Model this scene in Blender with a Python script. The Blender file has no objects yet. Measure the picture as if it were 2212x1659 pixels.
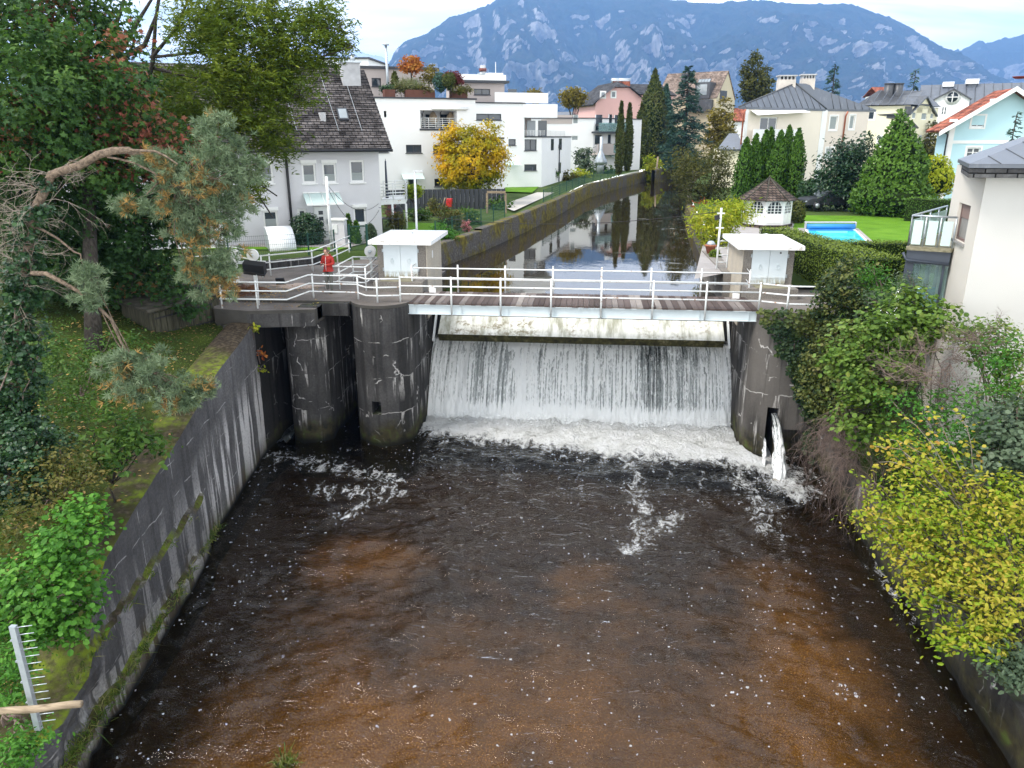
import bpy, bmesh, math, random
import numpy as np
from mathutils import Vector
R = math.radians
sc = bpy.context.scene
C = sc.collection
# ------------------------------------------------------------- camera, sky, sun, exposure
CAMZ, PITCH, YAW, FPX = 11.3, R(18.04), R(5.7), 1640.0      # FPX: focal length for a 2212 px wide picture
cd = bpy.data.cameras.new('camera'); cam = bpy.data.objects.new('camera', cd); C.objects.link(cam)
cam.location = (0, 0, CAMZ); cam.rotation_euler = (R(90)-PITCH, 0, YAW)
cd.sensor_width = 36.0; cd.lens = 36.0*FPX/2212; cd.clip_start = 0.2; cd.clip_end = 40000
sc.camera = cam
SUN_EL, SUN_AZ = R(54), R(-122)        # azimuth measured from +Y towards +X
wd = bpy.data.worlds.new('World'); sc.world = wd; wd.use_nodes = True
wt = wd.node_tree; wt.nodes.clear()
def wn(t, **k):
    n = wt.nodes.new(t)
    for a, b in k.items(): setattr(n, a, b)
    return n
sky = wn('ShaderNodeTexSky', sky_type='NISHITA', sun_disc=False, sun_elevation=SUN_EL, sun_rotation=SUN_AZ, altitude=450)
tc = wn('ShaderNodeTexCoord')
sep = wn('ShaderNodeSeparateXYZ'); wt.links.new(tc.outputs['Generated'], sep.inputs[0])
zz = wn('ShaderNodeMath', operation='ADD'); zz.inputs[1].default_value = .22; wt.links.new(sep.outputs['Z'], zz.inputs[0])
zm = wn('ShaderNodeMath', operation='MAXIMUM'); zm.inputs[1].default_value = .05; wt.links.new(zz.outputs[0], zm.inputs[0])
cmb = wn('ShaderNodeCombineXYZ')
for i, ax in enumerate('XY'):
    dv = wn('ShaderNodeMath', operation='DIVIDE'); wt.links.new(sep.outputs[ax], dv.inputs[0]); wt.links.new(zm.outputs[0], dv.inputs[1]); wt.links.new(dv.outputs[0], cmb.inputs[i])
sepw = wn('ShaderNodeMapping'); sepw.inputs['Scale'].default_value = (1.0, 2.6, 1); wt.links.new(cmb.outputs[0], sepw.inputs[0])
cn = wn('ShaderNodeTexNoise'); cn.inputs['Scale'].default_value = .55; cn.inputs['Detail'].default_value = 6; cn.inputs['Roughness'].default_value = .55; cn.inputs['Distortion'].default_value = .4
wt.links.new(sepw.outputs[0], cn.inputs['Vector'])
cr = wn('ShaderNodeValToRGB'); cr.color_ramp.elements[0].position = .30; cr.color_ramp.elements[1].position = .46
wt.links.new(cn.outputs['Fac'], cr.inputs[0])
cn2 = wn('ShaderNodeTexNoise'); cn2.inputs['Scale'].default_value = 1.1; cn2.inputs['Detail'].default_value = 5; wt.links.new(sepw.outputs[0], cn2.inputs['Vector'])
cr2 = wn('ShaderNodeValToRGB'); cr2.color_ramp.elements[0].position = .36; cr2.color_ramp.elements[1].position = .62
cr2.color_ramp.elements[0].color = (.62, .68, .73, 1); cr2.color_ramp.elements[1].color = (1.0, 1.0, .98, 1)
wt.links.new(cn2.outputs['Fac'], cr2.inputs[0])
bg1 = wn('ShaderNodeBackground'); bg1.inputs[1].default_value = .15; wt.links.new(sky.outputs[0], bg1.inputs[0])
bg2 = wn('ShaderNodeBackground'); bg2.inputs[1].default_value = 1.45; wt.links.new(cr2.outputs[0], bg2.inputs[0])
hg = wn('ShaderNodeMapRange'); hg.inputs['From Min'].default_value = 0; hg.inputs['From Max'].default_value = .34; hg.inputs['To Min'].default_value = 2.7; hg.inputs['To Max'].default_value = 1.35; wt.links.new(sep.outputs['Z'], hg.inputs['Value']); wt.links.new(hg.outputs[0], bg2.inputs[1])
mx = wn('ShaderNodeMixShader'); wt.links.new(cr.outputs[0], mx.inputs[0]); wt.links.new(bg1.outputs[0], mx.inputs[1]); wt.links.new(bg2.outputs[0], mx.inputs[2])
wo = wn('ShaderNodeOutputWorld'); wt.links.new(mx.outputs[0], wo.inputs['Surface'])
sl = bpy.data.lights.new('sun', 'SUN'); sl.energy = 2.3; sl.angle = R(20); sl.color = (1, .95, .88)
so = bpy.data.objects.new('sun', sl); C.objects.link(so)
sd = Vector((math.sin(SUN_AZ)*math.cos(SUN_EL), math.cos(SUN_AZ)*math.cos(SUN_EL), math.sin(SUN_EL)))
so.rotation_euler = sd.to_track_quat('Z', 'Y').to_euler(); so.location = (0, 0, 60)
vs = sc.view_settings; vs.view_transform = 'Standard'; vs.look = 'None'; vs.exposure = 0.80; vs.gamma = 1
cy = sc.cycles; cy.use_denoising = True; cy.max_bounces = 8; cy.transparent_max_bounces = 24; cy.diffuse_bounces = 3; cy.glossy_bounces = 3
cy.transmission_bounces = 4; cy.caustics_reflective = False; cy.caustics_refractive = False; cy.sample_clamp_indirect = 4
cy.volume_bounces = 0

# ------------------------------------------------------------- measuring: a picture point (2212 px wide) on a real plane
def ray(u, v):
    x = (u-1106)/FPX; yc = (829.5-v)/FPX
    dy = math.cos(PITCH)+yc*math.sin(PITCH); dz = -math.sin(PITCH)+yc*math.cos(PITCH)
    c, s = math.cos(YAW), math.sin(YAW)
    return (x*c-dy*s, x*s+dy*c, dz)
def atz(u, v, z):
    r = ray(u, v); t = (z-CAMZ)/r[2]; return Vector((r[0]*t, r[1]*t, z))
def aty(u, v, Y):
    r = ray(u, v); t = Y/r[1]; return Vector((r[0]*t, Y, CAMZ+r[2]*t))
def proj(x, y, z):
    c, s = math.cos(YAW), math.sin(YAW); X = x*c+y*s; Y = -x*s+y*c; Z = z-CAMZ
    d = Y*math.cos(PITCH)-Z*math.sin(PITCH); h = Y*math.sin(PITCH)+Z*math.cos(PITCH)
    return (1106+FPX*X/d, 829.5-FPX*h/d)
def Zc(ox, oy, s): return lambda x, y: ((ox+x*s)*.548611, (oy+y*s)*.548611)
Z2 = Zc(1200, 100, .45208); Z3 = Zc(2000, 100, .45208); Z4 = Zc(2800, 100, .55696); GH = Zc(850, 500, .31646); RB = Zc(3500, 300, .24116); Z7 = Zc(850, 950, .29532); Z5 = Zc(1400, 800, .22604); Z6 = Zc(2700, 800, .27125)

# ------------------------------------------------------------- objects
def tag(o, label=None, cat=None, group=None, kind=None):
    for k, v in (('label', label), ('category', cat), ('group', group), ('kind', kind)):
        if v: o[k] = v
    return o
def thing(name, label, cat, loc=(0, 0, 0), group=None):
    o = bpy.data.objects.new(name, None); C.objects.link(o); o.location = loc; o.empty_display_size = .3
    return tag(o, label, cat, group)
def worldloc(o):
    v = Vector(o.location)
    while o.parent: o = o.parent; v = v+Vector(o.location)
    return v
def link(me, name, mat, parent=None):
    o = bpy.data.objects.new(name, me); C.objects.link(o)
    for m in (mat if isinstance(mat, (list, tuple)) else [mat]): me.materials.append(m)
    if parent: o.parent = parent
    return o
class MB:
    """collects shapes in world coordinates; build() links them as one mesh object"""
    def __init__(s): s.v = []; s.f = []; s.sm = []; s.mi = []; s.m = 0
    def add(s, vs, fs, smooth=False):
        b = len(s.v); s.v += [tuple(p) for p in vs]
        for f in fs: s.f.append([b+i for i in f]); s.sm.append(smooth); s.mi.append(s.m)
        return s
    def box(s, x0, x1, y0, y1, z0, z1):
        return s.add([(x, y, z) for z in (z0, z1) for y in (y0, y1) for x in (x0, x1)], [(0, 2, 3, 1), (4, 5, 7, 6), (0, 1, 5, 4), (2, 6, 7, 3), (0, 4, 6, 2), (1, 3, 7, 5)])
    def obox(s, c, dx, dy, dz):        # centre, three half-axis vectors
        c, dx, dy, dz = map(Vector, (c, dx, dy, dz))
        return s.add([c+dx*i+dy*j+dz*k for k in (-1, 1) for j in (-1, 1) for i in (-1, 1)], [(0, 2, 3, 1), (4, 5, 7, 6), (0, 1, 5, 4), (2, 6, 7, 3), (0, 4, 6, 2), (1, 3, 7, 5)])
    def prism(s, poly, z0, z1):        # ccw footprint; z1 may be a list (top heights)
        n = len(poly); zt = z1 if isinstance(z1, (list, tuple)) else [z1]*n
        vs = [(p[0], p[1], z0) for p in poly]+[(p[0], p[1], zt[i]) for i, p in enumerate(poly)]
        return s.add(vs, [tuple(range(n-1, -1, -1)), tuple(range(n, 2*n))]+[(i, (i+1) % n, n+(i+1) % n, n+i) for i in range(n)])
    def quad(s, *p): return s.add(p, [tuple(range(len(p)))])
    def tube(s, pts, r, n=8, cap=True, sm=True):
        pts = [Vector(p) for p in pts]; rs = r if isinstance(r, (list, tuple)) else [r]*len(pts); vs = []; up = None
        for i, p in enumerate(pts):
            t = (pts[min(i+1, len(pts)-1)]-pts[max(i-1, 0)])
            t = t.normalized() if t.length > 1e-9 else Vector((0, 0, 1))
            if up is None or abs(up.dot(t)) > .98: up = Vector((0, 0, 1)) if abs(t.z) < .9 else Vector((1, 0, 0))
            a = t.cross(up).normalized(); up = a.cross(t).normalized()
            for k in range(n):
                q = 2*math.pi*k/n; vs.append(p+a*(math.cos(q)*rs[i])+up*(math.sin(q)*rs[i]))
        fs = [(i*n+k, i*n+(k+1) % n, (i+1)*n+(k+1) % n, (i+1)*n+k) for i in range(len(pts)-1) for k in range(n)]
        if cap: fs += [tuple(range(n-1, -1, -1)), tuple((len(pts)-1)*n+k for k in range(n))]
        return s.add(vs, fs, sm)
    def cyl(s, p0, p1, r0, r1=None, n=12): return s.tube([p0, p1], [r0, r0 if r1 is None else r1], n)
    def lathe(s, c, prof, n=16):        # prof: (radius, z) from bottom to top
        vs = [(c[0]+r*math.cos(2*math.pi*k/n), c[1]+r*math.sin(2*math.pi*k/n), c[2]+z) for r, z in prof for k in range(n)]
        fs = [(i*n+k, i*n+(k+1) % n, (i+1)*n+(k+1) % n, (i+1)*n+k) for i in range(len(prof)-1) for k in range(n)]
        return s.add(vs, fs+[tuple(range(n-1, -1, -1)), tuple((len(prof)-1)*n+k for k in range(n))], True)
    def build(s, name, mat, parent=None, bevel=0):
        o0 = worldloc(parent) if parent else Vector((0, 0, 0))
        me = bpy.data.meshes.new(name); me.from_pydata([tuple(Vector(p)-o0) for p in s.v], [], s.f)
        me.polygons.foreach_set('use_smooth', s.sm)
        if isinstance(mat, (list, tuple)): me.polygons.foreach_set('material_index', s.mi)
        me.update(); o = link(me, name, mat, parent)
        if bevel:
            b = o.modifiers.new('bevel', 'BEVEL'); b.width = bevel; b.segments = 2; b.limit_method = 'ANGLE'
        return o
def npmesh(name, V, F, mat, parent=None, smooth=False, attrs=None):
    """V (n,3) world, F (m,k) same-size faces"""
    o0 = np.array(worldloc(parent)) if parent else np.zeros(3)
    V = (np.asarray(V, dtype=np.float32)-o0.astype(np.float32)); F = np.asarray(F, dtype=np.int32); k = F.shape[1]
    me = bpy.data.meshes.new(name); me.vertices.add(len(V)); me.vertices.foreach_set('co', V.ravel())
    me.loops.add(F.size); me.loops.foreach_set('vertex_index', F.ravel()); me.polygons.add(len(F))
    me.polygons.foreach_set('loop_start', np.arange(0, F.size, k, dtype=np.int32))
    me.polygons.foreach_set('use_smooth', np.full(len(F), smooth))
    for a, d in (attrs or {}).items():
        at = me.attributes.new(a, 'FLOAT', 'POINT'); at.data.foreach_set('value', np.asarray(d, dtype=np.float32))
    me.update(calc_edges=True); me.validate()
    return link(me, name, mat, parent)
def grid_faces(nx, ny, flip=False):
    i, j = np.meshgrid(np.arange(nx-1), np.arange(ny-1), indexing='ij'); a = (i*ny+j).ravel()
    f = np.stack([a, a+ny, a+ny+1, a+1], 1)
    return f[:, ::-1] if flip else f
def vnoise(x, y, seed=0):
    """smooth value noise, numpy"""
    xi = np.floor(x).astype(np.int64); yi = np.floor(y).astype(np.int64); xf = x-xi; yf = y-yi
    u = xf*xf*(3-2*xf); v = yf*yf*(3-2*yf)
    def h(a, b):
        n = (a*374761393+b*668265263+seed*974634533) & 0xffffffff
        n = ((n ^ (n >> 13))*1274126177) & 0xffffffff
        return ((n ^ (n >> 16)) & 0xffff)/65535.0
    return (h(xi, yi)*(1-u)+h(xi+1, yi)*u)*(1-v)+(h(xi, yi+1)*(1-u)+h(xi+1, yi+1)*u)*v
def fbm(x, y, oct=4, seed=0, ridged=False, gain=.5):
    s = 0; a = 1; tot = 0
    for o in range(oct):
        n = vnoise(x*2**o, y*2**o, seed+o*17)
        if ridged: n = 1-np.abs(2*n-1)
        s = s+a*n; tot += a; a *= gain
    return s/tot
def sstep(a, b, x):
    t = np.clip((x-a)/(b-a), 0, 1); return t*t*(3-2*t)

# ------------------------------------------------------------- materials
class N:
    def __init__(s, name):
        s.m = bpy.data.materials.new(name); s.m.use_nodes = True; s.t = s.m.node_tree; s.t.nodes.clear()
        s.o = s.t.nodes.new('ShaderNodeOutputMaterial'); s._pos = None
    def n(s, t, ins=None, **k):
        x = s.t.nodes.new(t)
        for a, b in k.items(): setattr(x, a, b)
        for a, b in (ins or {}).items():
            i = x.inputs[a]
            if hasattr(b, 'links') or isinstance(b, bpy.types.NodeSocket): s.t.links.new(b, i)
            elif b is not None: i.default_value = b
        return x
    @property
    def pos(s):
        if s._pos is None: s._pos = s.n('ShaderNodeNewGeometry').outputs['Position']
        return s._pos
    def scl(s, v, sc_): return s.n('ShaderNodeMapping', {'Vector': v, 'Scale': sc_}).outputs[0]
    def noise(s, scale, detail=3, vec=None, dist=0, rough=.55): return s.n('ShaderNodeTexNoise', {'Vector': vec or s.pos, 'Scale': scale, 'Detail': detail, 'Distortion': dist, 'Roughness': rough}).outputs['Fac']
    def vor(s, scale, vec=None, feature='F1', out='Distance', rnd=1): return s.n('ShaderNodeTexVoronoi', {'Vector': vec or s.pos, 'Scale': scale, 'Randomness': rnd}, feature=feature).outputs[out]
    def ramp(s, f, stops):
        r = s.n('ShaderNodeValToRGB', {'Fac': f}); e = r.color_ramp.elements
        while len(e) < len(stops): e.new(.5)
        for i, (p, c) in enumerate(stops): e[i].position = p; e[i].color = (c, c, c, 1) if isinstance(c, (int, float)) else (*c, 1)
        return r.outputs[0]
    def math(s, op, a, b=0., c=None):
        x = s.n('ShaderNodeMath', {0: a, 1: b}, operation=op)
        if c is not None:
            if isinstance(c, bpy.types.NodeSocket): s.t.links.new(c, x.inputs[2])
            else: x.inputs[2].default_value = c
        return x.outputs[0]
    def mix(s, f, a, b, blend='MIX'):
        x = s.n('ShaderNodeMix', data_type='RGBA', blend_type=blend)
        for i, v in ((0, f), (6, a), (7, b)):
            if isinstance(v, bpy.types.NodeSocket): s.t.links.new(v, x.inputs[i])
            elif i == 0: x.inputs[0].default_value = v
            else: x.inputs[i].default_value = (*v, 1) if len(v) == 3 else v
        return x.outputs[2]
    def xyz(s, v=None):
        q = s.n('ShaderNodeSeparateXYZ', {0: v or s.pos}); return q.outputs
    def attr(s, name): return s.n('ShaderNodeAttribute', attribute_name=name).outputs['Fac']
    def bump(s, h, st=.5, d=.02): return s.n('ShaderNodeBump', {'Height': h, 'Strength': st, 'Distance': d}).outputs[0]
    def bsdf(s, col, rough=.7, spec=.3, normal=None, metal=0, **k):
        ins = {'Roughness': rough, 'Specular IOR Level': spec, 'Metallic': metal}
        p = s.n('ShaderNodeBsdfPrincipled', ins)
        i = p.inputs['Base Color']
        if isinstance(col, bpy.types.NodeSocket): s.t.links.new(col, i)
        else: i.default_value = (*col, 1)
        if normal: s.t.links.new(normal, p.inputs['Normal'])
        for a, b in k.items(): p.inputs[a.replace('_', ' ')].default_value = b
        return p.outputs[0]
    def out(s, sh, disp=None): s.t.links.new(sh, s.o.inputs['Surface']); return s.m
def plain(name, col, rough=.6, spec=.3, metal=0, var=.12, scale=6, bump=.15, bscale=40):
    q = N(name); f = q.noise(scale, 4)
    c = q.mix(f, tuple(x*(1-var) for x in col), tuple(min(1, x*(1+var)) for x in col))
    return q.out(q.bsdf(c, rough, spec, q.bump(q.noise(bscale, 3), bump, .01) if bump else None, metal))
def leafmat(name, stops, trans=.35, rough=.55, spec=.25):
    q = N(name); a = q.attr('tint'); c = q.ramp(a, stops)
    c = q.mix(q.noise(3.5, 2), c, q.mix(.5, c, (.5, .5, .5), 'MULTIPLY'), 'MIX')
    p = q.bsdf(c, rough, spec); t = q.n('ShaderNodeBsdfTranslucent', {'Color': q.mix(1, c, (1.0, 1.0, .6), 'MULTIPLY')}).outputs[0]
    return q.out(q.n('ShaderNodeMixShader', {0: trans, 1: p, 2: t}).outputs[0])
def glass(name, col=(.03, .04, .05), rough=.06): 
    q = N(name); f = q.noise(.8, 2)
    return q.out(q.bsdf(q.mix(f, tuple(x*.6 for x in col), tuple(x*1.5 for x in col)), rough, .6))
M = {}
M['white_paint'] = plain('white_paint', (.78, .78, .77), .45, .4, var=.06, scale=5)
M['white_metal'] = None
def rusty_white(name, base=(.74, .76, .76), amount=.62):
    q = N(name); r = q.ramp(q.noise(7, 5, rough=.7), [(amount, 0), (amount+.06, 1)])
    g = q.mix(q.noise(3, 4), tuple(x*.82 for x in base), base)
    c = q.mix(r, g, q.mix(q.noise(20, 2), (.22, .09, .04), (.42, .26, .16)))
    return q.out(q.bsdf(c, .5, .35, q.bump(q.noise(30, 3), .2, .005)))
M['rail'] = rusty_white('rail_paint', (.74, .76, .76), .59)
M['blue_white'] = rusty_white('pale_blue_paint', (.62, .69, .72), .72)
M['render_white'] = plain('white_render', (.80, .80, .80), .85, .15, var=.04, scale=1.2, bump=.1)
M['render_grey'] = plain('pale_grey_render', (.60, .595, .62), .85, .15, var=.05, scale=1.0, bump=.15)
M['render_beige'] = plain('beige_render', (.44, .385, .36), .85, .15, var=.05, scale=1, bump=.1)
M['render_cream'] = plain('cream_render', (.78, .70, .60), .85, .15, var=.04, scale=1, bump=.1)
M['render_pinkish'] = plain('rose_beige_render', (.68, .60, .53), .85, .15, var=.04, scale=1, bump=.1)
M['render_yellow'] = plain('pale_yellow_render', (.77, .71, .53), .85, .15, var=.05, scale=1, bump=.1)
M['render_pink'] = plain('pink_render', (.72, .44, .41), .85, .15, var=.05, scale=1, bump=.1)
M['render_blue'] = plain('pale_blue_render', (.47, .68, .74), .85, .15, var=.05, scale=1, bump=.1)
M['render_ochre'] = plain('ochre_render', (.52, .45, .32), .85, .15, var=.05, scale=1, bump=.1)
M['dark_frame'] = plain('anthracite_frame', (.035, .038, .045), .5, .4, bump=0)
M['anthracite'] = plain('anthracite_steel', (.045, .055, .075), .45, .4, bump=.05)
M['glass'] = glass('dark_window_glass')
M['glass_light'] = glass('reflecting_window_glass', (.22, .25, .27), .05)
M['curtain'] = plain('pale_blind', (.30, .33, .33), .7, .2, var=.1, scale=4, bump=0)
q = N('frosted_glass'); M['frosted'] = q.out(q.n('ShaderNodeMixShader', {0: .25, 1: q.bsdf((.62, .76, .74), .25, .5), 2: q.n('ShaderNodeBsdfTransparent', {'Color': (.8, .95, .92, 1)}).outputs[0]}).outputs[0])
q = N('clear_glass'); M['clear_glass'] = q.out(q.n('ShaderNodeMixShader', {0: .55, 1: q.bsdf((.25, .36, .35), .08, .6), 2: q.n('ShaderNodeBsdfTransparent', {'Color': (.8, .95, .92, 1)}).outputs[0]}).outputs[0])
M['galv'] = plain('galvanised_steel', (.42, .46, .49), .4, .5, metal=.6, var=.15, scale=12)
M['green_wire'] = plain('green_fence_paint', (.012, .06, .045), .5, .4, bump=0)
M['black'] = plain('black_metal', (.015, .015, .017), .5, .4)
M['bark'] = None
def bark(name, c0, c1, sc_=(14, 14, 3)):
    q = N(name); v = q.scl(q.pos, sc_); f = q.noise(1, 5, v, .5)
    return q.out(q.bsdf(q.ramp(f, [(.3, c0), (.7, c1)]), .9, .15, q.bump(f, .8, .04)))
M['bark'] = bark('dark_bark', (.02, .017, .014), (.075, .065, .055))
M['bark_grey'] = bark('grey_bark', (.06, .055, .048), (.17, .15, .13))
M['bark_pine'] = bark('pine_bark', (.06, .045, .035), (.22, .165, .12), (15, 15, 15))
M['twig'] = bark('dry_twig', (.16, .13, .10), (.36, .31, .26))
M['twig_brown'] = bark('brown_twig', (.09, .065, .055), (.24, .18, .155))
def seam_metal(name, col):
    q = N(name); f = q.noise(.6, 4); c = q.mix(f, tuple(x*.8 for x in col), tuple(x*1.25 for x in col))
    c = q.mix(q.ramp(q.noise(2, 5, q.scl(q.pos, (1, 1, .3)), rough=.7), [(.55, 0), (.75, .35)]), c, (.30, .31, .33))
    return q.out(q.bsdf(c, .42, .45, q.bump(q.noise(3, 2), .1, .02)))
M['zinc'] = seam_metal('dark_zinc', (.10, .112, .135))
M['zinc_dark'] = seam_metal('black_zinc', (.055, .058, .065))
def tiles(name, c0, c1, c2, sx, sz, up=(0, 0, 1)):
    """rows of small tiles: brick pattern over (along-eave, height)"""
    q = N(name); x = q.xyz()
    along = q.math('ADD', q.math('MULTIPLY', x['X'], .87), q.math('MULTIPLY', x['Y'], .5))
    v = q.n('ShaderNodeCombineXYZ', {0: along, 1: x['Z'], 2: 0.}).outputs[0]
    b = q.n('ShaderNodeTexBrick', {'Vector': v, 'Color1': (.0, 0, 0, 1), 'Color2': (1, 1, 1, 1), 'Mortar': (0, 0, 0, 1), 'Scale': 1., 'Mortar Size': .018, 'Mortar Smooth': .3, 'Brick Width': sx, 'Row Height': sz})
    t = q.ramp(b.outputs['Color'], [(0, c0), (.5, c1), (1, c2)])
    t = q.mix(q.ramp(q.noise(1.1, 4, rough=.65), [(.45, 0), (.72, .75)]), t, tuple(min(1, k*2.4) for k in c2))
    c = q.mix(b.outputs['Fac'], t, (.008, .008, .008))
    return q.out(q.bsdf(c, .85, .2, q.bump(q.math('SUBTRACT', q.noise(9, 2), b.outputs['Fac']), 1, .05)))
M['roof_tiles'] = tiles('weathered_grey_roof_tiles', (.022, .019, .019), (.055, .048, .047), (.10, .09, .088), .34, .17)
M['roof_brown'] = tiles('brown_roof_tiles', (.12, .088, .07), (.15, .112, .092), (.18, .138, .115), .8, .35)
M['roof_red'] = tiles('red_roof_tiles', (.13, .035, .022), (.22, .06, .035), (.30, .10, .06), .3, .28)
M['roof_black'] = tiles('dark_slate_roof', (.02, .02, .023), (.035, .035, .04), (.055, .055, .06), .4, .25)
M['shingle'] = tiles('brown_shingles', (.035, .024, .018), (.06, .042, .034), (.095, .07, .058), .22, .14)
def wood(name, c0, c1, sc_):
    q = N(name); f = q.noise(1, 5, q.scl(q.pos, sc_), .3); g = q.noise(.9, 2)
    c = q.mix(g, q.ramp(f, [(.3, c0), (.7, c1)]), q.ramp(f, [(.3, tuple(x*.6 for x in c0)), (.7, tuple(x*.75 for x in c1))]))
    return q.out(q.bsdf(c, .85, .2, q.bump(f, .5, .01)))
M['log'] = wood('weathered_log', (.20, .15, .10), (.42, .33, .23), (3, 20, 20))
M['shed_wood'] = wood('mossy_shed_boards', (.035, .033, .022), (.10, .095, .065), (18, 18, 1.5))
M['shed_beam'] = wood('mossy_shed_beam', (.03, .03, .022), (.10, .09, .07), (4, 4, 4))
M['copper'] = plain('copper_pipe', (.35, .11, .06), .4, .5, metal=.4)
M['rust'] = plain('corten_steel', (.115, .05, .035), .8, .2, var=.3, scale=3)
# ============================================================= setting: materials
def concrete(name, dark, light, joints, white=.5, moss=1.0, streak=1.0, lowz=1.2, warm=0.):
    q = N(name); x = q.xyz(); big = q.noise(.55, 5, rough=.6); fine = q.noise(14, 5, rough=.65)
    c = q.ramp(q.mix(.4, big, fine), [(.3, dark), (.55, tuple((a+b)/2 for a, b in zip(dark, light))), (.78, light)])
    if warm:      # paler, warmer patches laid on by noise
        c = q.mix(q.math('MULTIPLY', q.ramp(q.noise(.5, 3, q.scl(q.pos, (1, 1, .35))), [(.42, 0), (.62, 1)]), warm), c, (.34, .31, .28))
    dv = q.scl(q.pos, (2.6, 2.6, .16)); drip = q.noise(1, 5, dv, .15, .6)
    c = q.mix(q.math('MULTIPLY', q.ramp(drip, [(.50, 0), (.60, 1)]), .55*streak), c, tuple(a*.45 for a in dark))
    d2 = q.noise(1, 4, q.scl(q.pos, (3.6, 3.6, .3)), .1, .6)
    area = q.ramp(q.noise(.38, 3), [(.48, 0), (.60, 1)])
    wmask = q.math('MULTIPLY', q.ramp(d2, [(.585, 0), (.63, 1)]), area)
    wob = q.math('MULTIPLY', q.math('SUBTRACT', q.noise(1.4, 3), .5), .35)
    zz = q.math('ADD', x['Z'], wob); line = None
    for j in joints:
        d = q.math('ABSOLUTE', q.math('SUBTRACT', zz, j)); l = q.ramp(d, [(.006, .8), (.022, 0)])
        dd = q.math('SUBTRACT', j, zz)      # below the joint: run-off
        run = q.math('MULTIPLY', q.math('MULTIPLY', q.ramp(dd, [(0, 0), (.02, 1), (.95, 0)]), q.ramp(d2, [(.57, 0), (.61, 1)])), .9)
        l = q.math('MAXIMUM', q.math('MULTIPLY', l, q.ramp(q.noise(1.7, 3), [(.47, 0), (.58, 1)])), run)
        line = l if line is None else q.math('MAXIMUM', line, l)
    pv = q.n('ShaderNodeVectorMath', {0: q.pos, 1: q.n('ShaderNodeVectorMath', {0: q.n('ShaderNodeTexNoise', {'Vector': q.pos, 'Scale': 2.2, 'Detail': 3}).outputs['Color'], 'Scale': .55}, operation='SCALE').outputs[0]}, operation='ADD').outputs[0]
    cr = q.ramp(q.vor(.6, pv, 'DISTANCE_TO_EDGE'), [(.004, 1), (.016, 0)])
    cr = q.math('MULTIPLY', cr, q.ramp(q.noise(1.3, 3), [(.555, 0), (.62, 1)]))
    w = q.math('MAXIMUM', q.math('MAXIMUM', cr, wmask), line) if line is not None else q.math('MAXIMUM', cr, wmask)
    w = q.math('MULTIPLY', w, q.math('MULTIPLY', q.ramp(fine, [(.30, .25), (.50, 1)]), white))
    c = q.mix(w, c, (.56, .54, .52))
    zn = q.math('ADD', x['Z'], q.math('MULTIPLY', q.math('SUBTRACT', q.noise(.9, 4), .5), 1.6))
    low = q.ramp(zn, [(.0, 1), (min(.99, lowz/2), 1), (min(1, lowz), 0)])
    mossc = q.ramp(q.noise(2.5, 4), [(.35, (.012, .012, .006)), (.52, (.045, .038, .014)), (.68, (.06, .085, .012))])
    c = q.mix(q.math('MULTIPLY', low, .85*moss), c, mossc)
    wet = q.ramp(x['Z'], [(.12, 1), (.35, 0)]); c = q.mix(q.math('MULTIPLY', wet, .85), c, (.006, .006, .005))
    up = q.n('ShaderNodeSeparateXYZ', {0: q.n('ShaderNodeNewGeometry').outputs['Normal']}).outputs['Z']
    tm = q.math('MULTIPLY', q.ramp(up, [(.35, 0), (.7, 1)]), q.ramp(q.noise(1.3, 4), [(.42, 0), (.6, 1)]))
    c = q.mix(q.math('MULTIPLY', tm, .8*moss), c, q.ramp(q.noise(3, 3), [(.4, (.03, .022, .01)), (.6, (.07, .10, .012))]))
    b = q.mix(.5, fine, q.noise(45, 3))
    return q.out(q.bsdf(c, .88, .2, q.bump(b, .55, .02)))
M['conc_pier'] = concrete('black_stained_concrete', (.026, .025, .025), (.115, .11, .108), [4.1, 2.75, 1.35], .95, 1, 1, 1.0)
M['conc_dark'] = concrete('dark_wet_concrete', (.008, .008, .008), (.035, .033, .032), [3.3], .3, .6, 1, .6)
M['conc_pale'] = concrete('paler_worn_concrete', (.022, .020, .019), (.085, .08, .075), [4.0, 2.5], .85, 1, 1, 1.0, .22)
q = N('pebbled_concrete'); f = q.vor(46); fn = q.noise(1.2, 4)
c = q.mix(q.ramp(f, [(.25, 1), (.55, 0)]), (.16, .145, .13), q.mix(q.noise(60, 1), (.20, .18, .16), (.46, .42, .37)))
M['pebble'] = q.out(q.bsdf(q.mix(q.ramp(fn, [(.5, 0), (.75, .5)]), c, (.07, .065, .058)), .9, .2, q.bump(f, .5, .01)))
q = N('pebbled_concrete_lit'); f = q.vor(46); fn = q.noise(1.2, 4, q.scl(q.pos, (1, 1, .3)))
c = q.mix(q.ramp(f, [(.25, 1), (.55, 0)]), (.40, .35, .28), (.62, .56, .47))
M['pebble_lit'] = q.out(q.bsdf(q.mix(q.ramp(fn, [(.48, 0), (.7, .6)]), c, (.36, .33, .29)), .9, .2, q.bump(f, .4, .01)))
q = N('worn_platform_concrete'); a = q.noise(.8, 5, rough=.65); b = q.noise(30, 4)
c = q.ramp(q.mix(.45, a, b), [(.3, (.075, .065, .058)), (.55, (.17, .150, .137)), (.75, (.26, .235, .22))])
lf = q.vor(9, None, 'F1'); lm = q.math('MULTIPLY', q.ramp(lf, [(.10, 1), (.15, 0)]), q.ramp(q.noise(.7, 3), [(.50, 0), (.62, 1)]))
c = q.mix(lm, c, q.mix(q.noise(7, 1), (.25, .13, .05), (.42, .27, .14)))
c = q.mix(q.ramp(q.noise(.45, 4), [(.5, 0), (.68, .55)]), c, (.06, .05, .042))
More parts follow.
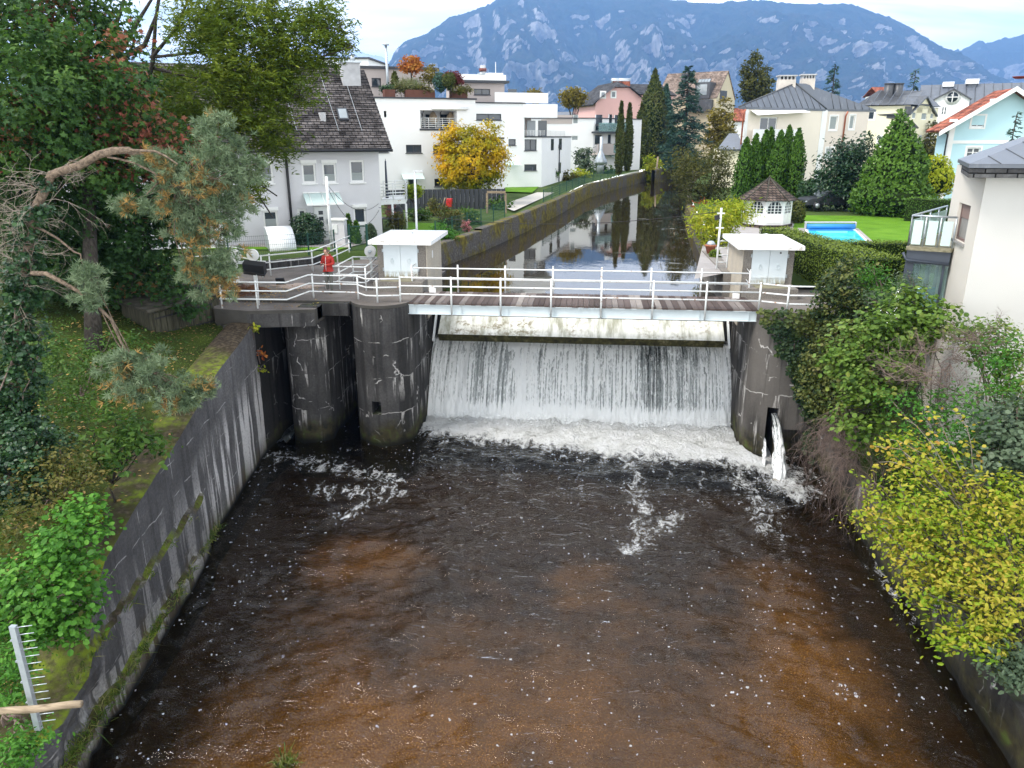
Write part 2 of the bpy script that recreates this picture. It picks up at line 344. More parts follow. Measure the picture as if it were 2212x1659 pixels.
upz = q.n('ShaderNodeSeparateXYZ', {0: q.n('ShaderNodeNewGeometry').outputs['Normal']}).outputs['Z']
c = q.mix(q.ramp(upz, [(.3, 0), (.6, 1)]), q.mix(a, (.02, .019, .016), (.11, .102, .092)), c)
M['platform'] = q.out(q.bsdf(c, .92, .2, q.bump(b, .5, .012)))
# left wall: joints, pale run-off towards the weir, mossy lower course
def leftwall_mat():
    q = N('stained_retaining_wall_concrete'); x = q.xyz(); fine = q.noise(16, 5, rough=.65); big = q.noise(.45, 5, rough=.6)
    c = q.ramp(q.mix(.42, big, fine), [(.3, (.028, .027, .028)), (.55, (.085, .082, .084)), (.78, (.19, .185, .187))])
    t = q.attr('upness')            # 0 at the water, 1 at the coping
    yy = q.math('ADD', x['Y'], q.math('MULTIPLY', q.math('SUBTRACT', q.noise(.6, 3), .5), 4))
    far = q.ramp(q.math('DIVIDE', yy, 30), [(.56, 0), (.70, 1)])
    low = q.ramp(t, [(.46, 1), (.74, 0)])
    c = q.mix(q.math('MULTIPLY', far, q.math('MULTIPLY', q.ramp(q.noise(.7, 4), [(.35, .15), (.6, .6)]), 1.)), c, q.ramp(fine, [(.3, (.10, .095, .095)), (.7, (.25, .24, .24))]))
    dr = q.noise(1, 5, q.scl(q.pos, (2.4, 2.4, .14)), .12, .62)
    c = q.mix(q.math('MULTIPLY', q.ramp(dr, [(.50, 0), (.62, 1)]), .42), c, (.02, .019, .019))
    d2 = q.noise(1, 5, q.scl(q.pos, (2.0, 2.0, .12)), .15, .62)
    w = q.math('MULTIPLY', q.ramp(d2, [(.50, 0), (.55, 1)]), q.math('MULTIPLY', low, q.math('ADD', q.math('MULTIPLY', far, .9), .28)))
    z2 = q.math('ADD', x['Z'], q.math('MULTIPLY', q.math('SUBTRACT', q.noise(.8, 3), .5), .3))
    jl = None
    for j in (.9, 1.62, 2.5, 3.4, 4.2):
        l = q.math('MULTIPLY', q.ramp(q.math('ABSOLUTE', q.math('SUBTRACT', z2, j)), [(.005, .6), (.022, 0)]), q.ramp(q.noise(1.1, 3), [(.50, 0), (.60, 1)]))
        jl = l if jl is None else q.math('MAXIMUM', jl, l)
    vj = q.math('PINGPONG', x['Y'], 1.05); jl = q.math('MAXIMUM', jl, q.math('MULTIPLY', q.ramp(vj, [(.006, .7), (.02, 0)]), q.ramp(q.noise(.9, 2), [(.54, 0), (.60, .7)])))
    w = q.math('MULTIPLY', q.math('MAXIMUM', w, jl), q.ramp(fine, [(.3, .2), (.5, 1)]))
    c = q.mix(w, c, (.55, .53, .525))
    near = q.math('SUBTRACT', 1., far)
    z1 = q.math('ADD', x['Z'], q.math('MULTIPLY', q.math('SUBTRACT', q.noise(.7, 4, q.scl(q.pos, (1, 1, .4))), .5), 2.2))
    mm = q.ramp(z1, [(.15, 1), (.85, 0)]); rm = q.noise(1.6, 4, q.scl(q.pos, (1, 1, .4)))
    c = q.mix(q.math('MULTIPLY', mm, .8), c, q.ramp(rm, [(.35, (.014, .012, .006)), (.5, (.075, .05, .018)), (.62, (.05, .07, .012)), (.75, (.10, .065, .02))]))
    st = q.noise(1, 3, q.scl(q.pos, (2.6, 2.6, .10)), .05)
    sm = q.math('MULTIPLY', q.math('MULTIPLY', q.ramp(st, [(.51, 0), (.545, 1)]), near), q.ramp(x['Z'], [(.2, 1), (.82, .9), (.84, 0)]))
    c = q.mix(q.math('MULTIPLY', sm, .8), c, q.ramp(fine, [(.3, (.14, .135, .13)), (.7, (.33, .32, .31))]))
    wet = q.ramp(x['Z'], [(.06, 1), (.26, 0)]); c = q.mix(wet, c, (.006, .006, .005))
    up = q.n('ShaderNodeSeparateXYZ', {0: q.n('ShaderNodeNewGeometry').outputs['Normal']}).outputs['Z']
    moss = q.ramp(q.noise(1.0, 5), [(.33, (.022, .016, .009)), (.48, (.045, .048, .008)), (.58, (.10, .135, .010)), (.75, (.17, .22, .014))])
    brown = q.ramp(q.noise(9, 3), [(.4, (.03, .022, .014)), (.7, (.10, .075, .05))])
    c = q.mix(q.ramp(up, [(.45, 0), (.75, 1)]), c, q.mix(q.ramp(q.math('DIVIDE', yy, 30), [(.70, 0), (.78, 1)]), q.mix(q.ramp(q.noise(6, 4), [(.40, 0), (.62, .8)]), moss, brown), brown))
    return q.out(q.bsdf(c, .9, .2, q.bump(q.mix(.5, fine, q.noise(40, 3)), .6, .025)))
M['wall_left'] = leftwall_mat()
q = N('mossy_canal_wall'); x = q.xyz(); f = q.noise(9, 5, rough=.7)
c = q.ramp(f, [(.3, (.035, .03, .028)), (.55, (.10, .092, .085)), (.75, (.24, .225, .21))])
c = q.mix(q.ramp(q.noise(.5, 5, rough=.65), [(.43, 0), (.55, .9)]), c, q.ramp(q.noise(3, 3), [(.35, (.05, .038, .008)), (.6, (.16, .13, .012)), (.75, (.20, .20, .02))]))
M['canal_wall'] = q.out(q.bsdf(q.mix(q.ramp(x['Z'], [(.0, 1), (1, 1)]), c, c), .9, .2, q.bump(f, .7, .03)))
# water of the lower pool: see-through, tinted like tea, with foam where the attribute says so
def pool_water():
    q = N('tea_brown_river_water'); foam = q.attr('foam'); speck = q.attr('speck')
    wv = q.scl(q.pos, (.6, 1.6, 1)); b = q.math('ADD', q.math('MULTIPLY', q.noise(1.0, 3, wv, 1.5), .8), q.math('ADD', q.math('MULTIPLY', q.noise(3.4, 3, wv, 1.8, .55), .50), q.math('MULTIPLY', q.noise(12, 2, wv, 1.), .06)))
    nm = q.bump(b, .85, .12)
    tr = q.n('ShaderNodeBsdfTransparent', {'Color': (.87, .69, .36, 1)}).outputs[0]
    gl = q.n('ShaderNodeBsdfGlossy', {'Color': (1, 1, 1, 1), 'Roughness': .05, 'Normal': nm}).outputs[0]
    fr = q.n('ShaderNodeFresnel', {'IOR': 1.40, 'Normal': nm}).outputs[0]
    w = q.n('ShaderNodeMixShader', {0: q.math('MULTIPLY', fr, 1.0), 1: tr, 2: gl}).outputs[0]
    n1 = q.noise(2.2, 6, q.scl(q.pos, (1.3, .75, 1)), 1.1, .72); n2 = q.noise(9, 4, None, .5, .7)
    cell = q.ramp(q.vor(2.3, q.n('ShaderNodeVectorMath', {0: q.pos, 1: q.n('ShaderNodeTexNoise', {'Vector': q.pos, 'Scale': 3., 'Detail': 3}).outputs['Color']}, operation='ADD').outputs[0], 'DISTANCE_TO_EDGE'), [(.0, 1), (.12, 0)])
    v = q.math('ADD', foam, q.math('ADD', q.math('MULTIPLY', q.math('SUBTRACT', n1, .5), 2.1), q.math('MULTIPLY', q.math('SUBTRACT', n2, .5), .7)))
    v = q.math('ADD', v, q.math('MULTIPLY', cell, .16))
    ff = q.math('MULTIPLY', q.ramp(v, [(.52, 0), (.95, 1)]), q.ramp(foam, [(.02, 0), (.10, 1)]))
    # drifting bubbles
    sv = q.n('ShaderNodeVectorMath', {0: q.pos, 1: q.n('ShaderNodeVectorMath', {0: q.n('ShaderNodeTexNoise', {'Vector': q.pos, 'Scale': 6., 'Detail': 2}).outputs['Color'], 'Scale': .1}, operation='SCALE').outputs[0]}, operation='ADD').outputs[0]
    vo = q.n('ShaderNodeTexVoronoi', {'Vector': q.scl(sv, (1, 1, 0.01)), 'Scale': 8.5}, feature='F1')
    rnd = q.n('ShaderNodeSeparateXYZ', {0: vo.outputs['Color']}).outputs
    size = q.math('MULTIPLY', q.math('POWER', rnd['X'], 3), .27)
    dot = q.math('LESS_THAN', vo.outputs['Distance'], q.math('ADD', size, .045))
    on = q.math('LESS_THAN', rnd['Y'], q.math('MULTIPLY', q.math('MULTIPLY', speck, 3.2), q.ramp(q.noise(.9, 4, None, .8), [(.45, 0), (.62, 1)])))
    sp = q.math('MULTIPLY', q.math('MULTIPLY', dot, on), q.ramp(q.noise(22, 2), [(.38, 0), (.5, .85)]))
    ff = q.math('MAXIMUM', ff, sp)
    fc = q.ramp(q.mix(.5, q.noise(3.2, 8, None, 1.0, .75), q.noise(1.2, 3)), [(.33, (.40, .40, .38)), (.46, (.84, .85, .84)), (.58, (.96, .97, .98))])  # grey tones put crease shade into the foam colour
    fo = q.bsdf(fc, .8, .2, q.bump(q.math('ADD', q.noise(5, 6, None, .8, .7), n2), 1., .30))
    return q.out(q.n('ShaderNodeMixShader', {0: ff, 1: w, 2: fo}).outputs[0])
M['water'] = pool_water()
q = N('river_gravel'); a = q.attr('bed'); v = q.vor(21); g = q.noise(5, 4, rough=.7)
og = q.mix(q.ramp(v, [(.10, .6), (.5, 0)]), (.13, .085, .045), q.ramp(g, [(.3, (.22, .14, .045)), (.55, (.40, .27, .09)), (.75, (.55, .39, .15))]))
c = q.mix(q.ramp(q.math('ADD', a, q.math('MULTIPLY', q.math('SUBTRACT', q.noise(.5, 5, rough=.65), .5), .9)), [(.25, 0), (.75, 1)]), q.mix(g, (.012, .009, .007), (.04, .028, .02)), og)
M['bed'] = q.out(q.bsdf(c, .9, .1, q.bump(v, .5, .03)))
q = N('still_canal_water'); b = q.math('ADD', q.math('MULTIPLY', q.noise(2.2, 3, q.scl(q.pos, (1, .6, 1)), .5), 1), q.math('MULTIPLY', q.noise(9, 2), .15))
rip = q.ramp(q.noise(.12, 3), [(.4, .25), (.62, 1)])
nm = q.n('ShaderNodeBump', {'Height': q.math('MULTIPLY', b, rip), 'Strength': .05, 'Distance': .06}).outputs[0]
fl = q.math('MULTIPLY', q.ramp(q.noise(1, 5, q.scl(q.pos, (.75, 1.1, 1)), .6, .6), [(.63, 0), (.67, 1)]), q.attr('scum'))
M['canal'] = q.out(q.n('ShaderNodeMixShader', {0: q.math('MULTIPLY', fl, .55), 1: q.n('ShaderNodeBsdfPrincipled', {'Base Color': (.020, .014, .007, 1), 'Roughness': .015, 'IOR': 1.40, 'Normal': nm}).outputs[0], 2: q.bsdf((.42, .43, .42), .7)}).outputs[0])
def curtain_mat(name, lo, hi, sx):
    q = N(name); u = q.attr('fu'); v = q.attr('fv')       # across (m) and down (0..1)
    d = q.math('ADD', 1., q.math('MULTIPLY', v, 1.6))
    vec = q.n('ShaderNodeCombineXYZ', {0: q.math('MULTIPLY', u, sx), 1: q.math('MULTIPLY', q.math('POWER', v, .75), 1.0), 2: 0.}).outputs[0]
    st = q.noise(1, 5, vec, .15, .7)
    dv = q.n('ShaderNodeCombineXYZ', {0: q.math('MULTIPLY', u, 17.), 1: q.math('MULTIPLY', v, 24.), 2: .7}).outputs[0]
    dr = q.noise(1, 3, dv, .7, .7)
    big = q.noise(1, 3, q.n('ShaderNodeCombineXYZ', {0: q.math('MULTIPLY', u, .9), 1: q.math('MULTIPLY', v, .5), 2: 0.}).outputs[0])
    k = q.math('ADD', q.math('MULTIPLY', st, 1.9), q.math('MULTIPLY', q.math('MULTIPLY', dr, q.ramp(v, [(0, .5), (.45, 1)])), .85))
    k = q.math('MULTIPLY', q.math('ADD', q.math('ADD', k, q.math('MULTIPLY', big, .35)), q.attr('dens')), .5)
    f = q.ramp(k, [(lo, 0), (hi, 1)])
    c = q.mix(f, (.60, .62, .62), (.95, .96, .96))
    w = q.n('ShaderNodeMixShader', {0: .3, 1: q.bsdf(c, .35, .5), 2: q.n('ShaderNodeBsdfTranslucent', {'Color': (.9, .93, .95, 1)}).outputs[0]}).outputs[0]
    return q.out(q.n('ShaderNodeMixShader', {0: f, 1: q.n('ShaderNodeBsdfTransparent', {'Color': (.55, .57, .57, 1)}).outputs[0], 2: w}).outputs[0])
M['curtain_water'] = curtain_mat('falling_water', .62, .78, 11.0)
def grassmat(name, c0, c1, c2, sc_=1.):
    q = N(name); f = q.mix(.5, q.noise(.8*sc_, 4), q.noise(24, 3)); c = q.ramp(f, [(.32, c0), (.5, c1), (.7, c2)])
    st = q.noise(60, 2)
    return q.out(q.bsdf(c, .9, .1, q.bump(st, .8, .03)))
M['lawn'] = grassmat('mown_lawn', (.065, .14, .010), (.10, .22, .014), (.15, .28, .025))
M['lawn_far'] = grassmat('garden_ground', (.035, .06, .015), (.055, .09, .02), (.10, .12, .045))
M['bank'] = grassmat('mossy_bank_soil', (.018, .020, .008), (.035, .052, .010), (.075, .10, .014))
M['paving'] = plain('grey_paving', (.30, .28, .27), .9, .2, var=.25, scale=2, bump=.3)
M['gravel'] = plain('pale_gravel', (.42, .40, .37), .95, .1, var=.3, scale=12, bump=.5)

# ============================================================= river
LWX = lambda Y: -11.82+(25.43-Y)*(2.29/14.17)
RWX = lambda Y: 8.5-(26-Y)*.011
xs = np.linspace(-13.6, 9.6, 233); ys = np.linspace(2, 31.2, 293); X, Y = np.meshgrid(xs, ys, indexing='ij')
def stroke(pts, w, s):
    P = [atz(u, v, 0) for u, v in pts]; best = np.full(X.shape, 1e9)
    for a, b in zip(P[:-1], P[1:]):
        dx, dy = b.x-a.x, b.y-a.y; t = np.clip(((X-a.x)*dx+(Y-a.y)*dy)/(dx*dx+dy*dy), 0, 1)
        best = np.minimum(best, np.hypot(X-a.x-t*dx, Y-a.y-t*dy))
    return .86*s*np.exp(-(best/(w*1.45))**2)
edge = np.interp(X, [-9, -7.2, -6.4, -5, -2, 0, 2, 3.4, 4.6, 5.6, 6.6, 7.6], [31, 28.6, 26.9, 26.5, 26.1, 25.7, 25.3, 25.2, 25.3, 24.6, 23.9, 26])
foam = sstep(-.9, 2.4, Y-edge)*1.35
foam *= sstep(-7.4, -6.3, X)*sstep(8.6, 7.4, X)
foam = np.maximum(foam, .62*sstep(-3.4, .4, Y-edge)*sstep(-6.9, -5.6, X)*sstep(7.6, 6.6, X)*.55)
for s in [([(1362, 1000), (1372, 1060), (1385, 1105), (1370, 1180)], .42, .62), ([(1360, 1190), (1400, 1165), (1460, 1112)], .35, .70), ([(1590, 1030), (1640, 1090), (1655, 1150)], .5, .62),
          ([(590, 985), (640, 995), (720, 1012), (790, 1022), (845, 1035), (850, 1060), (770, 1064)], .62, .60), ([(690, 1060), (770, 1068), (830, 1072), (752, 1110)], .5, .55), ([(1620, 1000), (1700, 1065), (1740, 1080)], .5, .55),
          ([(1690, 1020), (1690, 1050), (1720, 1062)], .62, 1.0), ([(1885, 1190), (1930, 1280), (2000, 1350)], .35, .5), ([(1250, 1015), (1260, 1090)], .3, .4), ([(1000, 1000), (985, 1060)], .3, .35), ([(1100, 1010), (1120, 1060)], .35, .36), ([(1500, 1040), (1540, 1085)], .35, .4),
          ([(1680, 1000), (1740, 1012), (1775, 1040)], .22, .6), ([(565, 950), (575, 985), (540, 1030)], .3, .4)]:
    foam = np.maximum(foam, stroke(*s))
dl = X-LWX(Y); dr = RWX(Y)-X
foam = np.maximum(foam, .75*np.exp(-(dl/.06)**2)*(Y < 17)); 
speck = .006+.45*np.exp(-((dl-1.0)/1.6)**2)*sstep(24, 18, Y)+.38*np.exp(-((dr-1.4)/2.2)**2)*sstep(25, 18, Y)+stroke([(1250, 1150), (1300, 1350), (1220, 1600)], 2.0, .22)+stroke([(1650, 1150), (1750, 1330), (1500, 1400)], 1.6, .3)+stroke([(600, 1000), (500, 1080), (400, 1290)], 1.5, .45)
speck += .5*sstep(-4.5, -.5, Y-edge)
wx, wy = X+1.1*fbm(X*.5, Y*.5, 3, 41), Y+1.1*fbm(X*.5+9, Y*.5, 3, 43)
h = (fbm(wx*.9, wy*1.7, 3, 45)-.5)*.22+(fbm(wx*2.2+3, wy*4.0, 2, 47)-.5)*.115+(fbm(X*.55, Y*.55, 4, 3)-.5)*.10+(fbm(X*1.7+Y*.3, Y*1.5, 3, 9, True)-.6)*.05
h += np.clip(foam, 0, 1.2)*((fbm(X*2.6, Y*2.6, 4, 5)-.35)*.30)+.10*sstep(-1.5, 2, Y-edge)*sstep(-7, -6, X)*sstep(6.8, 6, X)
h *= sstep(0, .5, dl)*sstep(0, .4, dr)
V = np.stack([X.ravel(), Y.ravel(), h.ravel()], 1)
wat = npmesh('pool_water', V, grid_faces(len(xs), len(ys)), M['water'], None, True, {'foam': foam.ravel(), 'speck': speck.ravel()}); tag(wat, 'tea brown river pool below the weir with drifting foam', 'water', kind='structure')
bx = np.linspace(-15, 12, 109); by = np.linspace(0, 32, 129); BX, BY = np.meshgrid(bx, by, indexing='ij')
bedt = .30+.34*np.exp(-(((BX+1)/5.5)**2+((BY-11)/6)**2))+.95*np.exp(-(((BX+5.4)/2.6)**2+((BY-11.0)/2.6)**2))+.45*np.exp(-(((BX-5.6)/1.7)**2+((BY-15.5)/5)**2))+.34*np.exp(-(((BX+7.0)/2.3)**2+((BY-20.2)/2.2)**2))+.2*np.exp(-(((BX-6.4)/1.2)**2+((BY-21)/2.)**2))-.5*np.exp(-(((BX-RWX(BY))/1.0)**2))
bedt -= .55*np.exp(-(((BX-LWX(BY))/1.7)**2))*(BY > 8)+.55*sstep(19.5, 24, BY)  # dark silt tone also paints deep-water darkness along the wall and falls
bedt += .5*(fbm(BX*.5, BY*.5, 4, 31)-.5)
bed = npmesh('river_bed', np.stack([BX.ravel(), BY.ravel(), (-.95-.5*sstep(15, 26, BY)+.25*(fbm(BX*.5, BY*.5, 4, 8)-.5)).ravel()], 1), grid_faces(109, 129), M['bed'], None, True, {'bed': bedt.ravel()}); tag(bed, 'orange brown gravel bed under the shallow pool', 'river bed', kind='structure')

# ============================================================= retaining wall, left
def left_wall():
    Ys = np.arange(3.5, 25.44, .13); Ys[-1] = 25.43
    top = np.interp(Ys, [3, 9, 10.6, 11.3, 11.8, 12.4, 13, 14.8, 18, 21.1, 25.43], [1.0, 1.25, 1.3, 1.4, 1.75, 2.5, 2.95, 3.3, 3.85, 4.5, 4.93])
    n = 46; V = []; up = []
    for i, y in enumerate(Ys):
        t = np.concatenate([np.linspace(-.25, 1, n), [1, 1, 1, 1, .8]]); z = top[i]*t
        nz = fbm(np.full(n+5, y*1.3), z*1.3, 4, 21)-.5
        ledge = .16*sstep(1.75, 1.60, z)*sstep(19.0, 18.2, y)*sstep(9, 11, y)+.16*sstep(.55, .38, z+.15*(vnoise(np.full(n+5, y*2.), z*0, 5)-.5))*sstep(18.5, 17, y)
        rough = sstep(12.4, 11.4, y)
        x = LWX(y)+ledge+nz*(.05+.5*rough)
        back = np.array([.12, .5, .85, 1.0, 1.05]); x[n:] = LWX(y)-back+nz[n:]*.1
        zt = z.copy(); zt[n:n+4] += np.array([.03, .05, .03, -.02])+nz[n:n+4]*.12; zt[n-1] -= .02
        V.append(np.stack([x, np.full(n+5, y), zt], 1)); up.append(t)
    V = np.array(V); k = n+5
    F = grid_faces(len(Ys), k, True); flat = V.reshape(-1, 3)
    o = npmesh('retaining_wall', flat, F, M['wall_left'], None, False, {'upness': np.array(up).ravel()})
    b = MB(); b.box(-12.9, -11.83, 25.25, 25.42, -1, 4.9); e = b.build('end_face', M['conc_pier'], o)
    return tag(o, 'tall stained concrete retaining wall with mossy coping along the left bank', 'retaining wall')
lw = left_wall()
def right_wall():
    Ys = np.arange(2, 26.6, .2); n = 24; V = []
    for y in Ys:
        t = np.concatenate([np.linspace(-.5, 1, n), [1, 1]]); tp = 1.15+.35*sstep(18, 25, y); z = t*tp; nz = fbm(np.full(n+2, y*1.2), z*1.2, 4, 77)-.5
        x = RWX(y)-.12+nz*.28; x[n:] = RWX(y)+np.array([.3, .8]); V.append(np.stack([x, np.full(n+2, y), z], 1))
    o = npmesh('retaining_wall', np.array(V).reshape(-1, 3), grid_faces(len(Ys), n+2), M['conc_pale'], None, False)
    return tag(o, 'low crumbling concrete retaining wall under the yellow hazel on the right bank', 'retaining wall')
right_wall()
# ============================================================= banks and upper ground
def bankz(x, y): 
    s = np.maximum(0, LWX(np.minimum(y, 25.4))-.95-x); top = np.interp(y, [3, 9, 11.3, 11.8, 12.4, 13, 14.8, 18, 21.1, 25.43, 30], [1.0, 1.2, 1.3, 1.7, 2.4, 2.9, 3.28, 3.8, 4.45, 4.72, 4.75])
    return np.minimum(top+.10*s+.35*sstep(1, 5, s), 6.2)+(fbm(x*.7, y*.7, 4, 4)-.5)*.25*sstep(0, 1, s)
yy = np.linspace(-6, 31, 150); ss = np.concatenate([np.linspace(0, 12, 80), np.linspace(12.6, 70, 30)])
S, YY = np.meshgrid(ss, yy, indexing='ij'); XX = LWX(np.minimum(YY, 25.4))-.95-S
g = npmesh('bank_ground', np.stack([XX.ravel(), YY.ravel(), bankz(XX, YY).ravel()], 1), grid_faces(len(ss), len(yy), True), M['bank'], None, True); tag(g, 'mossy sloping bank left of the river', 'ground', kind='structure')
def rbankz(x, y):
    s = np.maximum(0, x-RWX(np.minimum(y, 26))-.3); return 1.2+.4*sstep(18, 25, y)+np.minimum(4.4*sstep(0, 6.5, s), 4.3)+(fbm(x*.8, y*.8, 3, 6)-.5)*.3
S, YY = np.meshgrid(np.concatenate([np.linspace(0, 8, 60), np.linspace(8.5, 60, 25)]), np.linspace(-4, 31, 120), indexing='ij'); XX = RWX(np.minimum(YY, 26))+.3+S
g = npmesh('bank_ground', np.stack([XX.ravel(), YY.ravel(), rbankz(XX, YY).ravel()], 1), grid_faces(85, 120), M['bank'], None, True); tag(g, 'overgrown bank right of the river', 'ground', kind='structure')
# canal line: left and right edges at water level
CL = [(-7.9, 33), (-7.65, 40.3), (-6.37, 45.8), (-4.6, 56), (-2.6, 70), (-.26, 88.5), (4.2, 107), (9.36, 126.5), (13, 138), (20, 150), (60, 170)]
CR = [(6.2, 33), (6.25, 41), (6.9, 50), (8.2, 67), (9.2, 76), (11, 90), (14, 106), (18.5, 124), (22, 133), (28, 142), (60, 158)]
cl = lambda y: np.interp(y, [p[1] for p in CL], [p[0] for p in CL]); crx = lambda y: np.interp(y, [p[1] for p in CR], [p[0] for p in CR])
gz = lambda y: 5.85+np.maximum(0, y-50)*.0085
def gzv(y): return float(gz(np.float64(y)))
ty = np.concatenate([np.linspace(30.9, 46, 64), np.linspace(47.5, 170, 78), [180, 220, 320, 500, 900, 1800, 3500, 9000]])
off = np.concatenate([np.linspace(0, 16, 41), 16*1.19**np.arange(1, 36)])
T, TY = np.meshgrid(off, ty, indexing='ij')
Lx = np.where(TY < 158, cl(TY)-.5, 20.); Rx = np.where(TY < 158, crx(TY)+.5, 20.)
thr = np.clip(33.2+(Lx-T+14.9), 32.6, 37.2)
zl_ = np.minimum(gz(TY), 9.5)-.55*(1-sstep(thr-.2, thr+.3, TY)); zr_ = np.minimum(gz(TY), 9.5)-.2*sstep(34, 31, TY)
g = npmesh('ground', np.stack([(Lx-T).ravel(), TY.ravel(), zl_.ravel()], 1), grid_faces(len(off), len(ty), True), M['lawn_far'], None, True); tag(g, 'garden ground left of the canal', 'ground', kind='structure')
g = npmesh('ground', np.stack([(Rx+T).ravel(), TY.ravel(), zr_.ravel()], 1), grid_faces(len(off), len(ty)), M['lawn_far'], None, True); tag(g, 'garden ground right of the canal', 'ground', kind='structure')
# canal water
cyv = np.concatenate([[31.35], np.linspace(32, 170, 110)]); u_ = np.linspace(-.06, 1.06, 26); U, CY = np.meshgrid(u_, cyv, indexing='ij')
scum = .9*np.exp(-((CY-62)/16)**2)*sstep(.45, .8, U)+.5*np.exp(-((CY-42)/7)**2)*sstep(.3, .6, U)*.6
g = npmesh('canal_water', np.stack([(cl(CY)*(1-U)+crx(CY)*U).ravel(), CY.ravel(), np.full(U.size, 4.7)], 1), grid_faces(26, len(cyv)), M['canal'], None, True, {'scum': scum.ravel()}); tag(g, 'still canal water above the weir mirroring sky and houses', 'water', kind='structure')
# canal walls
def canal_wall(line, y0, y1, side, top, label, th=.5):
    ys = np.arange(y0, y1+.01, .8); V = []
    for y in ys:
        x = float(np.interp(y, [p[1] for p in line], [p[0] for p in line])); n1 = float(vnoise(np.array([y*.9]), np.array([3.3]), 8)[0])-.5
        t = top(y)+n1*.05
        V += [(x+side*.06, y, 3.6), (x+side*.05, y, 4.9), (x, y, t-.04), (x-side*.05, y, t), (x-side*th, y, t), (x-side*th, y, 4.6)]
    V = np.array(V); o = npmesh('canal_wall', V, grid_faces(len(ys), 6, side < 0), M['canal_wall'], None, False); return tag(o, label, 'canal wall')
canal_wall(CL, 33, 45.8, 1, lambda y: 5.95, 'short low mossy canal wall just behind the left pump house')
canal_wall(CL, 45.8, 126.6, 1, lambda y: 6.05+.08*(y > 88)+(y-45)*.0012, 'long curving mossy canal wall below the white apartment gardens')
canal_wall([(p[0]+4.2, p[1]+7) for p in CL[6:]]+[(70, 176)], 118, 160, 1, lambda y: 6.6, 'far moss covered canal wall where the water bends away')
canal_wall(CR, 33, 157, -1, lambda y: 5.75, 'mossy canal wall along the right hand gardens')
# ============================================================= weir structure
def cut(o, mb):
    c = mb.build('cutter', M['conc_dark']); m = o.modifiers.new('b', 'BOOLEAN'); m.object = c; m.operation = 'DIFFERENCE'; m.solver = 'EXACT'
    c.location = (0, 0, 0); bpy.context.view_layer.update(); dg = bpy.context.evaluated_depsgraph_get()
    me = bpy.data.meshes.new_from_object(o.evaluated_get(dg)); o.modifiers.clear(); old = o.data; o.data = me; bpy.data.meshes.remove(old)
    cm = c.data; bpy.data.objects.remove(c); bpy.data.meshes.remove(cm)
def nose(cx, cy, r, y1, n=22, r2=None):
    """footprint with a rounded upstream-facing end towards -Y"""
    return [(cx-r, y1)]+[(cx-r*math.cos(a), cy-(r2 or r)*math.sin(a)) for a in [math.pi*k/n for k in range(n+1)]]+[(cx+r, y1)]
def pier(poly, z1, label, zs=24, mat_='conc_pier'):
    m = MB(); n = len(poly); zl = [-1.6+(z1+1.6)*i/zs for i in range(zs+1)]
    vs = [(p[0], p[1], z) for z in zl for p in poly]
    m.add(vs, [(i*n+k, i*n+(k+1) % n, (i+1)*n+(k+1) % n, (i+1)*n+k) for i in range(zs) for k in range(n)]); m.add([(p[0], p[1], z1) for p in poly], [tuple(range(n))])
    o = m.build('weir_pier', M[mat_]); return tag(o, label, 'weir pier')
pA = pier(nose(-10.57, 27.2, .80, 33), 5.0, 'round nosed dark concrete pier beside the narrow side channel')
pB = pier(nose(-7.63, 27.43, 1.13, 33.5), 5.38, 'round nosed dark concrete pier left of the waterfall with a square slot at its foot')
cut(pB, MB().box(-7.95, -7.58, 26.0, 27.3, 1.28, 1.82))
pcp = [(5.95, 34.0)]+[(7.05-1.10*math.cos(a), 27.5-1.10*math.sin(a)) for a in [math.pi/2*k/10 for k in range(11)]]+[(7.3, 26.4), (10.2, 26.4), (10.2, 34)]
pC = pier(pcp, 5.38, 'rounded dark concrete abutment right of the waterfall, half covered by ivy', 24, 'conc_pale')
cut(pC, MB().box(6.60, 6.98, 25.5, 28.5, -1.2, 2.05)); cut(pC, MB().box(6.99, 8.45, 26.0, 26.85, -1.2, 1.25))
# platform slabs
def slab(poly, z0, z1, name, mat, label, cat):
    m = MB(); m.prism(poly, z0, z1); o = m.build(name, mat); return tag(o, label, cat)
pl = thing('weir_platform', 'worn concrete platform with dead leaves where the person stands', 'platform', (-11, 30, 5))
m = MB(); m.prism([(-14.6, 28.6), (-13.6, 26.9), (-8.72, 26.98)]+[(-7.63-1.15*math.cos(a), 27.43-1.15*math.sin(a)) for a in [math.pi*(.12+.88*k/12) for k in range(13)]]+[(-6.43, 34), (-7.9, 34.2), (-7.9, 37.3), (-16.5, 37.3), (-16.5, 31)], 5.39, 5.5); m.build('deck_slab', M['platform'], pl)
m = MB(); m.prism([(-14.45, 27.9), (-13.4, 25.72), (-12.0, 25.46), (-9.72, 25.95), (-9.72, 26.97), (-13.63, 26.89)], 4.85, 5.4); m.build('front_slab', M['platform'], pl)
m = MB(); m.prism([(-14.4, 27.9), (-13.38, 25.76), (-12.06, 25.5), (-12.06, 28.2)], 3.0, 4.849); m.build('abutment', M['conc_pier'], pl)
m = MB(); m.box(-10.1, -8.75, 26.72, 26.97, 5.0, 5.46); m.box(-10.45, -9.72, 26.2, 26.71, 4.95, 5.43); m.build('edge_step', M['conc_pier'], pl)
m = MB(); m.add([(-12.05, 25.44, 4.78), (-9.74, 25.93, 4.78), (-9.74, 25.93, 5.28), (-12.05, 25.44, 5.28), (-12.05, 26.1, 4.78), (-9.74, 26.4, 4.78), (-9.74, 26.4, 5.28), (-12.05, 26.1, 5.28)], [(0, 1, 2, 3), (4, 7, 6, 5), (0, 4, 5, 1), (3, 2, 6, 7), (0, 3, 7, 4), (1, 5, 6, 2)]); m.build('lintel', M['conc_pier'], pl)
